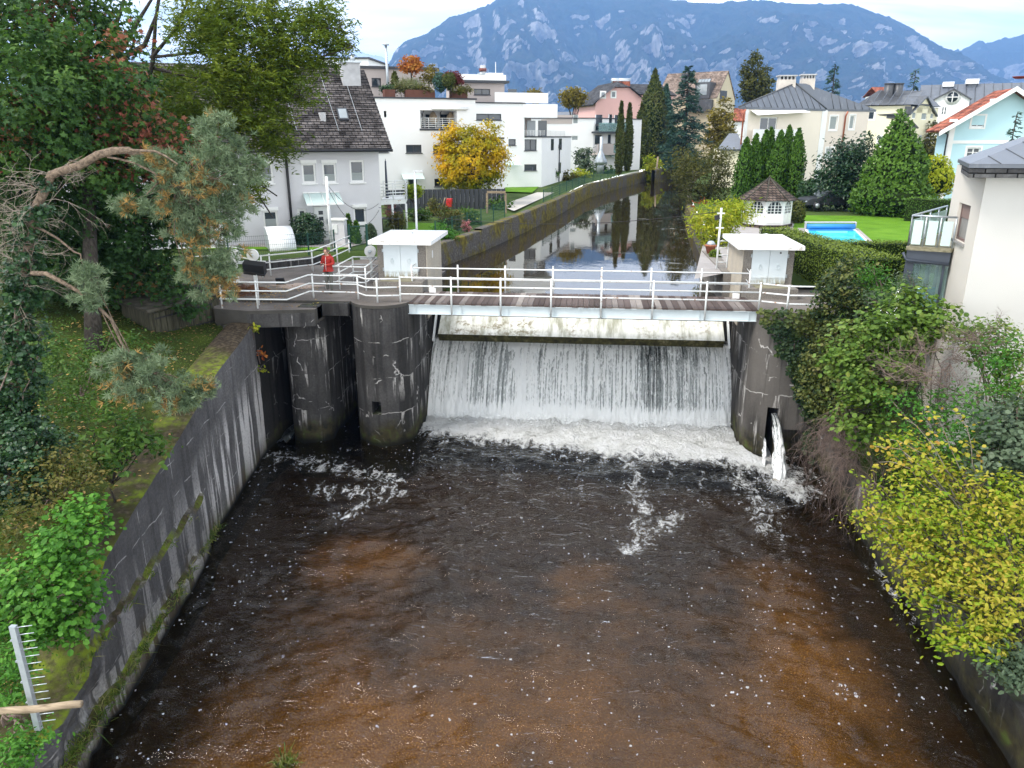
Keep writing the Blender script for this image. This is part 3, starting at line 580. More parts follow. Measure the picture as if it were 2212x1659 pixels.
m = MB(); m.obox((-13.75, 34.3, 5.66), (1.25, 1.22, 0), (-.1, .1, 0), (0, 0, .24)); m.build('kerb_wall', M['conc_pier'], pl)
pr = thing('weir_platform', 'concrete platform at the right end of the footbridge above the ivy', 'platform', (7.5, 29, 5))
m = MB(); m.prism([(6.02, 34), (6.02, 27.0), (6.5, 26.62), (9.6, 26.5), (9.6, 34)], 5.15, 5.5); m.build('deck_slab', M['platform'], pr)
m = MB(); m.box(5.6, 6.15, 31.9, 38.5, 4.2, 5.95); m.build('canal_kerb', M['pebble'], pr)
# side channel and closed bay behind the piers
sd_ = thing('side_channel', 'narrow dark sluice channel left of the piers', 'sluice', (-11.6, 29, 0))
m = MB(); m.box(-12.9, -11.83, 25.43, 36, -1.5, 4.84); m.build('side_wall', M['conc_dark'], sd_)
m = MB(); m.box(-11.83, -11.38, 33, 33.4, -1.5, 4.84); m.box(-9.76, -8.77, 30.2, 30.6, -1.5, 5.19); m.build('back_wall', M['conc_dark'], sd_)
m = MB(); m.box(-9.76, -8.77, 29.3, 29.5, 2.6, 5.19); m.build('stop_boards', M['conc_dark'], sd_)
def chute_water(name, p, label, n=(26, 70)):
    """p: function (s across 0..1, t along 0..1) -> point"""
    s, t = np.meshgrid(np.linspace(0, 1, n[0]), np.linspace(0, 1, n[1]), indexing='ij'); P = np.array([p(a, b) for a, b in zip(s.ravel(), t.ravel())])
    o = npmesh(name, P, grid_faces(*n), M['chute'], None, True); return tag(o, label, 'water', kind='structure')
q = N('dark_rushing_water'); f = q.noise(3.2, 5, q.scl(q.pos, (1.6, .8, .8)), .8, .7)
M['chute'] = q.out(q.bsdf(q.ramp(f, [(.42, (.012, .014, .015)), (.58, (.06, .07, .075)), (.75, (.42, .44, .45))]), .3, .5, q.bump(f, .8, .1)))
chute_water('channel_water', lambda s, t: (-11.82+.42*s, 32.5-6.2*t, 2.6*max(0, 1-t*1.5)**1.4+.06+.10*math.sin(9*s+21*t)*math.sin(5*t+4*s)), 'dark water rushing down the narrow side channel')
# ------------------------------------------------------------- footbridge
fb = thing('footbridge', 'grey plank footbridge on a pale steel girder over the weir', 'footbridge', (0, 28.1, 5.4))
rnd = random.Random(4)
q = N('weathered_planks'); r = q.attr('tint'); f = q.noise(1, 4, q.scl(q.pos, (22, 2.2, 22)), .3)
c = q.ramp(r, [(0, (.085, .062, .055)), (.45, (.145, .11, .10)), (.75, (.19, .16, .148)), (1, (.36, .32, .29))])
M['plank'] = q.out(q.bsdf(q.mix(f, q.mix(.45, c, (0, 0, 0)), c), .85, .2, q.bump(f, .5, .01)))
PV, PF, PT = [], [], []; x = -6.55
while x < 6.05:
    w = .19+rnd.random()*.04; dz = rnd.random()*.012; e = rnd.random()*.05; tn = rnd.random()**1.3
    b = len(PV); PV += [(a, y, z) for z in (5.42, 5.485+dz) for y in (27.08-e, 29.2+e) for a in (x, x+w-.014)]
    PF += [[b+i for i in q4] for q4 in [(0, 2, 3, 1), (4, 5, 7, 6), (0, 1, 5, 4), (2, 6, 7, 3), (0, 4, 6, 2), (1, 3, 7, 5)]]; PT += [tn]*8; x += w
o = npmesh('plank_deck', PV, PF, M['plank'], fb, False, {'tint': PT})
for yy0 in (27.12, 28.95):
    m = MB(); m.box(-6.62, 6.02, yy0, yy0+.012, 5.07, 5.40); m.box(-6.62, 6.02, yy0-.07, yy0+.08, 5.402, 5.418); m.box(-6.62, 6.02, yy0-.07, yy0+.08, 5.052, 5.068)
    for k in range(8): m.box(-6.3+k*1.72, -6.288+k*1.72, yy0-.06, yy0-.002, 5.07, 5.40)
    m.build('girder', M['blue_white'], fb)
# ------------------------------------------------------------- railings
def fence_rail(name, label, path, posts, top=.92, base=None, rails=(1., .66, .33), r=.028, group='white tube railings around the weir'):
    """path: rail line (x,y,zbase); posts: (x,y,z0)"""
    t = thing(name, label, 'railing', path[0], group); P = [Vector(p) for p in path]
    for f in rails:
        m = MB(); m.tube([p+Vector((0, 0, top*f)) for p in P], r, 8); m.build('rail', M['rail'], t)
    for p in posts:
        m = MB(); m.cyl((p[0], p[1], p[2]), (p[0], p[1], P[0].z+top+.02 if len(p) < 4 else p[3]), .034, .034, 8); m.cyl((p[0], p[1], P[0].z+top+.01 if len(p) < 4 else p[3]), (p[0], p[1], (P[0].z+top if len(p) < 4 else p[3])+.05), .04, .03, 8); m.build('post', M['rail'], t)
    return t
B5 = 5.5
px_ = [aty(u, 688, 27.03).x for u in (976, 1081.6, 1189.7, 1297.4, 1408, 1522)]
fence_rail('railing', 'long white tube railing along the front edge of the footbridge', [(-6.85, 27.03, B5), (6.05, 27.03, B5)], [(x, 27.03, 5.05) for x in px_]+[(-6.83, 27.03, B5), (6.05, 27.03, B5)])
fence_rail('railing', 'angled white tube railing in front of the person on the left platform', [(-13.15, 25.75, B5-.05), (-10.68, 25.85, B5-.05), (-10.42, 27.42, B5-.05), (-8.55, 27.38, B5-.05), (-8.08, 26.86, B5-.05), (-7.66, 26.83, B5-.05), (-6.85, 27.0, B5-.05)], [(-13.12, 25.82, 5.4), (-11.8, 25.86, 5.4), (-10.28, 27.45, B5), (-8.52, 27.36, B5), (-7.64, 26.83, B5)])
fpx = [aty(u, 640, 29.12).x for u in (990, 1091.5, 1193.7, 1298, 1404.5, 1512)]
fence_rail('railing', 'white tube railing along the canal side of the footbridge, turning in at both pump houses', [(-6.9, 31.1, 5.6), (-6.88, 29.12, B5), (6.1, 29.12, B5), (6.12, 31.1, 5.6)], [(x, 29.12, 5.4) for x in fpx]+[(-6.85, 29.1, B5), (6.08, 29.1, B5)], rails=(1., .55))
fence_rail('railing', 'rust streaked white railing running into the shrubs at the right end', [(6.12, 27.0, B5), (6.95, 26.6, B5), (9.3, 26.62, B5)], [(6.9, 26.58, B5), (9.3, 26.62, B5)])
fence_rail('railing', 'white railing on the low dark kerb wall behind the person', [(-14.1, 31.5, B5), (-12.35, 33.2, B5), (-12.0, 33.9, 5.62), (-11.75, 36.9, 5.72)], [(-14.0, 31.5, B5), (-13.8, 31.9, B5), (-12.4, 33.3, B5), (-11.9, 35.3, B5), (-11.8, 36.9, B5)])
fence_rail('railing', 'stepped white handrails around the stair opening beside the person', [(-10.5, 29.2, B5), (-8.72, 29.08, B5), (-8.69, 31.2, 5.62)], [(-10.4, 29.25, B5), (-8.69, 29.0, B5)])
fence_rail('railing', 'sloping white handrail between the stairs and the ramp', [(-9.95, 29.2, B5), (-9.78, 31.0, 5.6), (-8.85, 31.05, 5.6)], [(-9.82, 29.2, B5), (-9.8, 31.0, B5), (-9.0, 31.05, B5)])
fence_rail('railing', 'leaning white handrail half hidden by the pine at the far left', [(-19.4, 33.4, 5.6), (-16.6, 34.3, 5.6), (-15.0, 33.0, 5.6)], [(-18.4, 33.7, 5.3), (-16.6, 34.3, 5.3), (-15.0, 33.0, 5.3)], top=.8, rails=(1., .5))
# ------------------------------------------------------------- gate and falls
gt = thing('weir_gate', 'white painted steel weir gate panel with mossy lower lip', 'sluice gate', (0, 30.2, 3.4))
q = N('dirty_white_gate_paint'); s1 = q.noise(1, 5, q.scl(q.pos, (3, .6, .6)), .2, .65); g = q.noise(.55, 4)
c = q.ramp(s1, [(.35, (.30, .30, .23)), (.52, (.66, .66, .61)), (.7, (.78, .78, .75))])
c = q.mix(q.math('MULTIPLY', q.ramp(q.noise(5, 5, rough=.7), [(.47, 0), (.60, 1)]), q.ramp(g, [(.42, 0), (.58, .9)])), c, (.20, .17, .10))
zz1 = q.xyz()['Z']; c = q.mix(q.ramp(q.math('ADD', zz1, q.math('MULTIPLY', s1, .5)), [(.0, 1), (1, 1)]), c, c)
M['gate'] = q.out(q.bsdf(c, .55, .3, q.bump(s1, .2, .01)))
m = MB(); m.add([(-6.02, 29.75, 3.62), (5.48, 29.75, 3.62), (5.48, 30.55, 4.22), (-6.02, 30.55, 4.22), (-6.02, 30.9, 3.5), (5.48, 30.9, 3.5)], [(0, 1, 2, 3), (0, 3, 4), (1, 5, 2), (2, 5, 4, 3), (0, 4, 5, 1)]); m.build('panel', M['gate'], gt)
q = N('mossy_lip'); f = q.noise(3, 5, q.scl(q.pos, (1.5, 1, 1)), .2, .7); M['lip'] = q.out(q.bsdf(q.ramp(f, [(.35, (.012, .012, .006)), (.55, (.06, .055, .018)), (.75, (.22, .20, .12))]), .8, .2))
m = MB(); m.add([(-6.02, 29.75, 3.61), (5.48, 29.75, 3.61), (5.48, 30.0, 3.28), (-6.02, 30.0, 3.28), (-6.02, 30.6, 3.28), (5.48, 30.6, 3.28), (-6.02, 30.6, 3.48), (5.48, 30.6, 3.48)], [(0, 3, 2, 1), (3, 4, 5, 2), (0, 1, 7, 6), (4, 6, 7, 5)]); m.build('lip', M['lip'], gt)
m = MB(); m.box(-6.5, 5.94, 31.0, 31.3, 3.25, 5.0); m.build('skin_plate', M['conc_dark'], gt)
for sx, k in ((-6.06, -1), (5.52, 1)):
    m = MB(); m.obox((sx+k*.12, 30.1, 4.0), (.035, 0, 0), (0, .55, .62), (0, -.05, .045)); m.build('arm', M['rail'], gt)
wl = MB(); wl.box(-6.5, 5.94, 31.35, 32, -1.5, 3.0); wl.box(-6.5, 5.94, 31.05, 31.4, -1.5, 2.9); tag(wl.build('weir_sill', M['conc_dark']), 'dark wet sill wall behind the falling water', 'weir sill')
def falls(lay, x0, x1, dens, seed):
    nx, nt = 420, 90; s, t = np.meshgrid(np.linspace(0, 1, nx), np.linspace(0, 1, nt), indexing='ij')
    xw = x0+(x1-x0)*s; fl = (s-.5)*.25*t; z = 3.12*(1-t**1.9)-.12*t
    y = 31.25-1.75*(t**.95)-lay*.10*t+(.12*(fbm(xw*1.1, t*2, 3, seed)-.5)+.10*(fbm(xw*5, t*3, 3, seed+3)-.5)+.06*(fbm(xw*11, t*16, 2, seed+5)-.5)*t)*sstep(0, .25, t)*1.6
    y[:, 0] = 31.6
    d = dens+.10*sstep(.1, .5, t)+.55*sstep(.80, .97, t)-.26*np.exp(-((xw-2.9)/.6)**2)*sstep(.0, .2, t)*sstep(1.0, .8, t)-.16*np.exp(-((xw-4.1)/.4)**2)-.10*np.exp(-((xw+3.9)/.5)**2)
    d = d+.26*(1-sstep(.05, .4, t))-.25*(1-sstep(0, .02, t+(fbm(xw*6, t*0, 2, 4)-.5)*.04))
    return np.stack([(xw+fl).ravel(), y.ravel(), z.ravel()], 1), (xw+lay*37.).ravel(), t.ravel(), d.ravel(), nx, nt
L0 = falls(0, -6.42, 5.9, .06, 3); L1 = falls(1, -6.40, 5.88, -.02, 11); L2 = falls(2, -6.38, 5.86, -.10, 19)
nn = len(L0[0]); gf = grid_faces(L0[4], L0[5], True)
wf = npmesh('waterfall', np.concatenate([l[0] for l in (L0, L1, L2)]), np.concatenate([gf, gf+nn, gf+2*nn]), M['curtain_water'], None, True, {'fu': np.concatenate([l[1] for l in (L0, L1, L2)]), 'fv': np.concatenate([l[2] for l in (L0, L1, L2)]), 'dens': np.concatenate([l[3] for l in (L0, L1, L2)])})
tag(wf, 'white curtain of water falling over the weir', 'waterfall', kind='structure')
def jet(x0, y0, z0, x1, y1, w0, w1, lab, dens, seed, name='water_jet'):
    nx, nt = 26, 70; V, F, A, Bb, D = [], None, [], [], []
    s, t = np.meshgrid(np.linspace(0, 1, nx), np.linspace(0, 1, nt), indexing='ij'); all_ = []
    for l in range(3):
        w = w0+(w1-w0)*t; x = x0+(x1-x0)*t+(s-.5)*w; y = y0+(y1-y0)*t**.8-.18*np.sin(np.pi*s)*(1+.5*t)-.05*l+(fbm(s*6+l*9, t*9, 3, seed+l)-.5)*.25*t
        z = z0*(1-t**1.7); all_.append((np.stack([(x+(fbm(s*5, t*8+l*3, 2, seed+7)-.5)*.18*t).ravel(), y.ravel(), z.ravel()], 1), (x*1.6+l*11).ravel(), t.ravel(), (dens+.25*np.cos((s-.5)*3)-.2+.3*t).ravel()))
    g_ = grid_faces(nx, nt, True); n_ = nx*nt
    o = npmesh(name, np.concatenate([a[0] for a in all_]), np.concatenate([g_+i*n_ for i in range(3)]), M['curtain_water'], None, True, {'fu': np.concatenate([a[1] for a in all_]), 'fv': np.concatenate([a[2] for a in all_]), 'dens': np.concatenate([a[3] for a in all_])})
    return tag(o, lab, 'water jet', kind='structure')
jet(6.80, 26.6, 1.85, 6.86, 24.9, .24, .40, 'small white jet pouring from the slot in the right abutment', -.08, 5)
jet(6.55, 26.4, .95, 6.52, 26.0, .05, .06, 'thin trickle beside the abutment jet', .05, 9)
r = np.random.default_rng(55); n = 9000; sx_ = r.uniform(-6.4, 5.85, n); P = np.stack([sx_, 29.25+r.normal(size=n)*.30, .10+.42*r.random(n)**2.2*(.5+.9*vnoise(sx_*1.3, sx_*0, 2))], 1); sz = (.018+.03*r.random(n))[:, None, None]
q = N('water_spray'); M['spray'] = q.out(q.bsdf((.92, .94, .95), .6, .3)); T_ = r.normal(size=(n, 3, 3))
o = npmesh('spray', (P[:, None, :]+T_*sz*.6).reshape(-1, 3), np.arange(3*n).reshape(-1, 3), M['spray']); tag(o, 'fine spray where the falling water hits the pool', kind='stuff')
# ------------------------------------------------------------- pump houses
def pump_house(x0, x1, y0, y1, z0, z1, side, label, dark_hole=False):
    t = thing('pump_house', label, 'pump house', ((x0+x1)/2, y0, z0-.4), 'twin pump houses at the ends of the footbridge')
    m = MB(); m.box(x0, x1, y0+.02, y1, 4.2, z1); w = m.build('wall', M['pebble'], t)
    m = MB(); xs_ = x1 if side > 0 else x0; m.box(xs_-.012 if side > 0 else xs_-.02, xs_+.02 if side > 0 else xs_+.012, y0-.0, y1+.01, 4.25, z1-.01); m.build('lit_side_face', M['pebble_lit'], t)  # canal-facing side made paler than the wall, its brightness put into the colour
    m = MB(); ov = .27; X0, X1, Y0, Y1 = x0-ov, x1+ov, y0-ov-.05, y1+ov+.1; zc = z1+.2
    m.box(X0, X1, Y0, Y1, z1, z1+.155); mx_, my_ = (X0+X1)/2, (Y0+Y1)/2
    m.add([(X0, Y0, z1+.157), (X1, Y0, z1+.157), (X1, Y1, z1+.157), (X0, Y1, z1+.157), (mx_, my_, z1+.25)], [(0, 1, 4), (1, 2, 4), (2, 3, 4), (3, 0, 4)])
    rf = m.build('roof', M['roofpaint'], t)
    m = MB(); m.obox((mx_-.05, my_-.1, z1+.27), (.17, .03, 0), (-.02, .16, 0), (0, 0, .035)); m.obox((mx_+.02, my_-.06, z1+.34), (.22, .02, .03), (-.02, .2, 0), (0, 0, .012)); m.build('vent', M['roofpaint'], rf)
    dx0, dx1 = x0+.26, x1-.36 if side > 0 else x1-.26
    if side < 0: dx0 = x0+.34
    mid = (dx0+dx1)/2
    for a, b in ((dx0, mid-.006), (mid+.006, dx1)):
        m = MB(); m.box(a, b, y0-.03, y0+.03, z0+.02, z1-.01); m.box(a+.02, b-.03, y0-.042, y0-.029, z1-.30, z1-.24); m.box(a+.02, b-.03, y0-.042, y0-.029, z0+.22, z0+.28)
        d = m.build('door', M['door'], t)
        cx = (a+b)/2; m = MB(); m.tube([(cx+.055*math.cos(k*math.pi/6), y0-.055, z0+.66+.085*math.sin(k*math.pi/6)) for k in range(13)], .010, 6); m.box(cx-.03, cx+.03, y0-.06, y0-.03, z0+.73, z0+.77); m.build('handle', M['blue_white'], d)
        hx = a-.03 if a == dx0 else b+.03
        for hz in (z0+.25, z1-.33): m = MB(); m.box(hx-.025, hx+.025, y0-.05, y0+.02, hz, hz+.13); m.build('hinge', M['galv'], d)
    m = MB(); m.box(x0+.05, x1+.02, y0-1.0, y0+.019, 5.35, z0-.01); m.build('step', M['pebble'], t)
    m = MB()
    for k in range(7): m.box(dx0+.05, dx1-.05, y0-.92+k*.12, y0-.92+k*.12+.1, z0-.008, z0+.012)
    m.build('door_mat', M['step_wood'], t)
    if dark_hole: m = MB(); m.cyl((mid+.38, y0-.045, z1-.14), (mid+.38, y0-.03, z1-.14), .035, .035, 12); m.build('lock', M['black'], t)
    return t
M['step_wood'] = wood('mossy_boards', (.16, .15, .09), (.34, .31, .22), (3, 20, 20))
q = N('flaking_white_roof_paint'); f = q.noise(3.5, 5, q.scl(q.pos, (1, 3, 1)), .3, .7)
M['roofpaint'] = q.out(q.bsdf(q.mix(q.ramp(f, [(.55, 0), (.66, .8)]), q.mix(q.noise(1.5, 3), (.74, .75, .75), (.86, .86, .86)), (.42, .36, .30)), .6, .3, q.bump(f, .2, .01)))
q = N('pale_steel_door'); x = q.xyz(); st = q.noise(1, 4, q.scl(q.pos, (9, 9, 2.5)), .1, .7)
lowm = q.math('MULTIPLY', q.ramp(q.math('SUBTRACT', x['Z'], 5.9), [(0.02, 1), (.32, 0)]), q.ramp(st, [(.40, 0), (.55, 1)]))
c = q.mix(q.noise(2, 3), (.60, .67, .71), (.68, .73, .76)); c = q.mix(lowm, c, q.mix(q.noise(8, 3), (.42, .43, .28), (.20, .11, .05)))
M['door'] = q.out(q.bsdf(c, .5, .35))
pumpL = pump_house(-8.42, -6.42, 29.9, 32.9, 5.9, 7.24, 1, 'pump house left of the weir with pale steel double doors and flat white roof')
pumpR = pump_house(5.92, 7.82, 29.9, 32.9, 5.9, 7.24, -1, 'pump house right of the weir beside the clipped hedge, round lock on its doors', True)
m = MB(); m.box(-6.40, -6.385, 30.9, 31.05, 6.55, 6.85); m.build('notice_plate', M['white_paint'], pumpL)
for x in (-6.02, 5.6):
    m = MB(); m.prism([(x-.13, 28.95), (x+.13, 28.95), (x+.13, 28.98), (x-.13, 28.98)], 5.48, [5.78, 5.66, 5.66, 5.78]); tag(m.build('white_board', M['white_paint']), 'small white triangular board leaning at the %s end of the footbridge' % ('left' if x < 0 else 'right'), 'board')
# mast on the right pump house and ladder
ms = thing('lamp_mast', 'white mast with floodlight and side ladder behind the right pump house', 'mast', (5.45, 33.2, 5.5))
b0 = aty(1549, 563, 33.2); t0 = aty(1562, 449, 33.2); m = MB(); m.tube([(b0.x, 33.2, 5.2), (b0.x, 33.2, t0.z)], .045, 8); m.build('pole', M['rail'], ms)
m = MB(); m.tube([(b0.x+.42, 33.2, 5.2), (b0.x+.42, 33.2, 7.2)], .03, 6); m.build('ladder_side', M['rail'], ms)
for k in range(5): m = MB(); m.cyl((b0.x, 33.2, 5.9+k*.3), (b0.x+.42, 33.2, 5.9+k*.3), .022, .022, 6); m.build('rung', M['rail'], ms)
for zz0 in (t0.z-.25, t0.z-.85): m = MB(); m.box(b0.x-.16, b0.x+.16, 33.17, 33.23, zz0, zz0+.05); m.build('bracket', M['rail'], ms)
m = MB(); m.obox((b0.x-.17, 33.05, t0.z-.38), (.1, .02, .03), (0, .06, 0), (-.02, 0, .09)); m.build('floodlight', M['black'], ms)
# poles of the left side, wires
m = MB(); p = aty(900, 490, 33.6); q2 = aty(883, 368, 33.6); m.tube([(p.x, 33.6, 5.5), (p.x, 33.6, q2.z)], .05, 8); m.box(p.x-.01, p.x+.35, 33.55, 33.65, q2.z-.06, q2.z); o = m.build('lamp_pole', M['rail']); tag(o, 'slim white pole standing behind the left pump house', 'pole')
up_ = thing('utility_pole', 'weathered white wooden pole carrying cables in front of the grey house', 'utility pole', (-12.6, 37.0, 5.6)); a = aty(718, 560, 37.0); b = aty(706, 381, 37.0)
m = MB(); m.tube([(a.x, 37, 5.5), (a.x, 37, b.z)], .075, 8); m.build('pole', M['rail'], up_)
def cable(p, q_, sag, r=.012, label='thin black cable sagging between the pole and the grey house', n=14):
    p, q_ = Vector(p), Vector(q_); m = MB(); m.tube([p.lerp(q_, i/n)-Vector((0, 0, sag*4*(i/n)*(1-i/n))) for i in range(n+1)], r, 5); return tag(m.build('cable', M['black']), label, 'cable')
c1 = aty(818, 440, 42.2)
cable((a.x, 37, b.z-.35), c1, .75); cable((a.x, 37, b.z-.5), c1-Vector((0, 0, .35)), 1.3, label='lower of two cables looping from the white wooden pole to the house corner')
cable(aty(818, 448, 42), aty(1553, 457, 33.2), .7, .014, 'long thin cable spanning the canal towards the right hand mast', 40)
# ------------------------------------------------------------- lifting gear wheels, floodlights, shed, clutter
def gear(c, label, yaw=0.):
    t = thing('winch_housing', label, 'winch', (c[0], c[1], 5.5), 'white winch housings by the left platform'); X = Vector((math.cos(yaw), math.sin(yaw), 0)); Yv = Vector((-X.y, X.x, 0))
    m = MB(); ctr = Vector((c[0], c[1], c[2])); n = 20; 
    m.tube([ctr-Yv*.05, ctr+Yv*.05], .25, 22, True, False); m.build('disc', M['white_paint'], t)
    m = MB(); m.tube([ctr-Yv*.16, ctr-Yv*.07], .07, 10); m.build('hub', M['blue_white'], t)
    m = MB(); m.box(c[0]-.05, c[0]+.05, c[1]-.04, c[1]+.04, 5.45, c[2]-.25); m.build('stand', M['rail'], t)
    m = MB(); m.box(c[0]-.5, c[0]+.45, c[1]+.08, c[1]+.2, c[2]-.36, c[2]-.26); m.build('beam', M['rail'], t); return t
g1 = aty(508, 552, 30.4); g2 = aty(546, 551, 30.6); g3 = aty(800, 543, 32.0)
gear((g1.x, 30.4, g1.z), 'leftmost white round winch housing, partly behind pine needles'); gear((g2.x, 30.6, g2.z), 'white round winch housing just above the black floodlight'); gear((g3.x, 32.0, g3.z), 'white oval winch housing against the left pump house wall')
fl_ = thing('floodlight', 'old black floodlight box tilted on a thin post by the left railing', 'floodlight', (-11.83, 26.2, 5.4))
fc = aty(550, 579, 26.5); m = MB(); m.obox((fc.x, 26.5, fc.z), (.37, .05, -.045), (0, .12, .06), (.035, -.10, .20)); m.build('housing', M['black'], fl_)
m = MB(); m.obox((fc.x+.02, 26.40, fc.z-.16), (.33, .04, -.05), (0, .09, 0), (0, 0, .02)); m.build('visor', M['conc_dark'], fl_)
m = MB(); m.tube([(fc.x+.05, 26.45, 5.35), (fc.x+.05, 26.5, fc.z-.1)], .025, 6); m.build('post', M['rail'], fl_)
f2 = atz(606, 616, 5.5); t = thing('work_light', 'small black work light standing on the platform floor', 'work light', f2)
m = MB(); m.obox(f2+Vector((0, 0, .17)), (.16, .03, 0), (0, .04, .01), (0, -.03, .13)); m.build('lamp_body', M['black'], t); m = MB(); m.tube([f2+Vector((-.17, .1, 0)), f2+Vector((-.17, .06, .2)), f2+Vector((.17, .06, .2)), f2+Vector((.17, .1, 0))], .012, 6); m.build('stand', M['black'], t)
def litter(name, c, rx, ry, n, hgt, mat, label, cat, seed, kind=None):
    r = np.random.default_rng(seed); th = r.uniform(0, 6.28, n); rad = np.sqrt(r.random(n)); X = c[0]+rx*rad*np.cos(th); Y = c[1]+ry*rad*np.sin(th); Z = c[2]+hgt*(1-rad**2)*r.random(n)+.01
    m = MB()
    for x, y, z in zip(X, Y, Z):
        a = r.uniform(0, 6.28); l = r.uniform(.10, .32); d = Vector((math.cos(a), math.sin(a), r.uniform(-.3, .3)))*l; m.tube([Vector((x, y, z))-d*.5, Vector((x, y, z))+Vector((0, 0, .03)), Vector((x, y, z+.0))+d*.5], .009, 4)
    o = m.build(name, mat); return tag(o, label, cat, kind=kind)
tw = atz(525, 632, 5.5); M['needles_brown'] = plain('dead_brown_needles', (.17, .085, .05), .95, .1, var=.35, scale=20)
litter('debris_heap', (tw.x+.1, tw.y, 5.5), 1.0, .75, 520, .30, M['needles_brown'], 'heap of dead brown twigs and needles on the left platform', 'debris heap', 3)
sa = atz(640, 618, 5.5); m = MB(); n = 40; r_ = np.random.default_rng(2)
m.add([(sa.x+(.95+.3*math.sin(5*a)+.15*math.sin(11*a))*math.cos(a), sa.y+(.55+.15*math.sin(4*a+1))*math.sin(a), 5.504) for a in np.linspace(0, 2*math.pi, n, endpoint=False)]+[(sa.x, sa.y, 5.53)], [(i, (i+1) % n, n) for i in range(n)], True); tag(m.build('sand_patch', plain('pale_spilled_sand', (.42, .33, .28), .95, .1, var=.25, scale=8, bump=.5)), 'patch of pale pinkish sand spilled on the platform', 'sand', kind='stuff')
# shed
sh = thing('shed', 'low mossy wooden shed with plank doors and sloping roof below the platform', 'shed', (-14.1, 25.2, 4.6))
A = Vector((-14.75, 23.9, 4.62)); Bp = Vector((-13.45, 26.35, 4.78)); dirv = (Bp-A); dirv.z = 0; Ld = dirv.length; dirv.normalize(); nv = Vector((-dirv.y, dirv.x, 0)); H0, H1 = .98, 1.0
def sp(s, d, z): v = A+dirv*s+nv*d; return (v.x, v.y, z)
zt0, zt1 = 5.66, 5.86
m = MB(); m.add([sp(0, .05, 4.4), sp(Ld, .05, 4.5), sp(Ld, .05, zt1), sp(0, .05, zt0), sp(0, 1.7, 4.4), sp(Ld, 1.7, 4.5), sp(Ld, 1.7, zt1+.1), sp(0, 1.7, zt0+.1)], [(0, 1, 2, 3), (4, 7, 6, 5), (0, 3, 7, 4), (1, 5, 6, 2), (3, 2, 6, 7)]); m.build('wall', M['shed_wood'], sh)
for a, b in ((.14, Ld*.46), (Ld*.49, Ld-.16)):
    m = MB(); n = 5
    for k in range(n):
        s0 = a+(b-a)*k/n; s1 = a+(b-a)*(k+1)/n-.02; zt = lambda s: zt0+(zt1-zt0)*s/Ld-.10
        v = [sp(s0, .045, 4.68), sp(s1, .045, 4.70), sp(s1, .045, zt(s1)), sp(s0, .045, zt(s0))]; w = [sp(s0, 0, 4.68), sp(s1, 0, 4.70), sp(s1, 0, zt(s1)), sp(s0, 0, zt(s0))]
        m.add(v+w, [(4, 5, 6, 7), (0, 1, 5, 4), (3, 7, 6, 2), (0, 4, 7, 3), (1, 2, 6, 5)])
    d = m.build('door', M['shed_wood'], sh)
    for f in (.16, .78):
        m = MB(); zc = 4.7+(zt((a+b)/2)-4.7)*f; dz = (zt1-zt0)/Ld*(b-a)*.5*f
        m.add([sp(a, -.02, zc-dz-.03), sp(a+(b-a)*.85, -.02, zc+dz*.7-.03), sp(a+(b-a)*.85, -.02, zc+dz*.7+.03), sp(a, -.02, zc-dz+.03)], [(0, 1, 2, 3)]); m.build('hinge', M['black'], d)
m = MB(); m.add([sp(-.15, -.14, zt0-.02), sp(Ld+.1, -.14, zt1-.02), sp(Ld+.1, -.14, zt1+.08), sp(-.15, -.14, zt0+.08), sp(-.15, 1.85, zt0+.10), sp(Ld+.1, 1.85, zt1+.10), sp(Ld+.1, 1.85, zt1+.2), sp(-.15, 1.85, zt0+.2)], [(0, 1, 2, 3), (4, 7, 6, 5), (0, 3, 7, 4), (1, 5, 6, 2), (3, 2, 6, 7), (0, 4, 5, 1)]); m.build('roof', M['shed_beam'], sh)
m = MB()
for k in range(7):
    f = .1+k*.26; m.add([sp(-.2, f, zt0+.10+f*.06), sp(Ld+1.2, f, zt1+.12+f*.06), sp(Ld+1.2, f+.2, zt1+.14+f*.06), sp(-.2, f+.2, zt0+.12+f*.06)], [(0, 1, 2, 3)])
m.build('roof_boards', M['plank_roof'] if 'plank_roof' in M else M['shed_beam'], sh)
# ------------------------------------------------------------- steel post and log, lower left corner
pt = thing('spiked_post', 'galvanised steel post with a row of thin horizontal pins at the lower left', 'spiked post', (-9.6, 9.6, 1.5))
a = aty(84, 1575, 9.0); b = aty(28, 1352, 9.3); m = MB(); ax = (b-a).normalized(); m.obox((a+b)/2, (b-a)/2, Vector((.05, 0, 0)), Vector((0, .035, 0))); m.build('bar', M['galv'], pt)
for k in range(14):
    p = a.lerp(b, 1-k*.07-.02); m = MB(); m.cyl(p, p+Vector((.30, .03, .05)), .008, .008, 5); m.build('pin', M['galv'], pt)
for k in range(4):
    p = a.lerp(b, .25+k*.2); m = MB(); m.box(p.x-.1, p.x-.05, p.y-.02, p.y+.02, p.z, p.z+.03); m.build('stud', M['galv'], pt)
a = aty(-30, 1540, 8.8); b = aty(176, 1521, 8.9); m = MB(); m.tube([a+(b-a)*f+Vector((0, 0, .012*math.sin(f*9))) for f in [i/8 for i in range(9)]], [.055, .056, .058, .057, .06, .058, .056, .058, .056], 10); o = m.build('log', M['log']); tag(o, 'bare pale log lying across the wall in front of the spiked post', 'log')
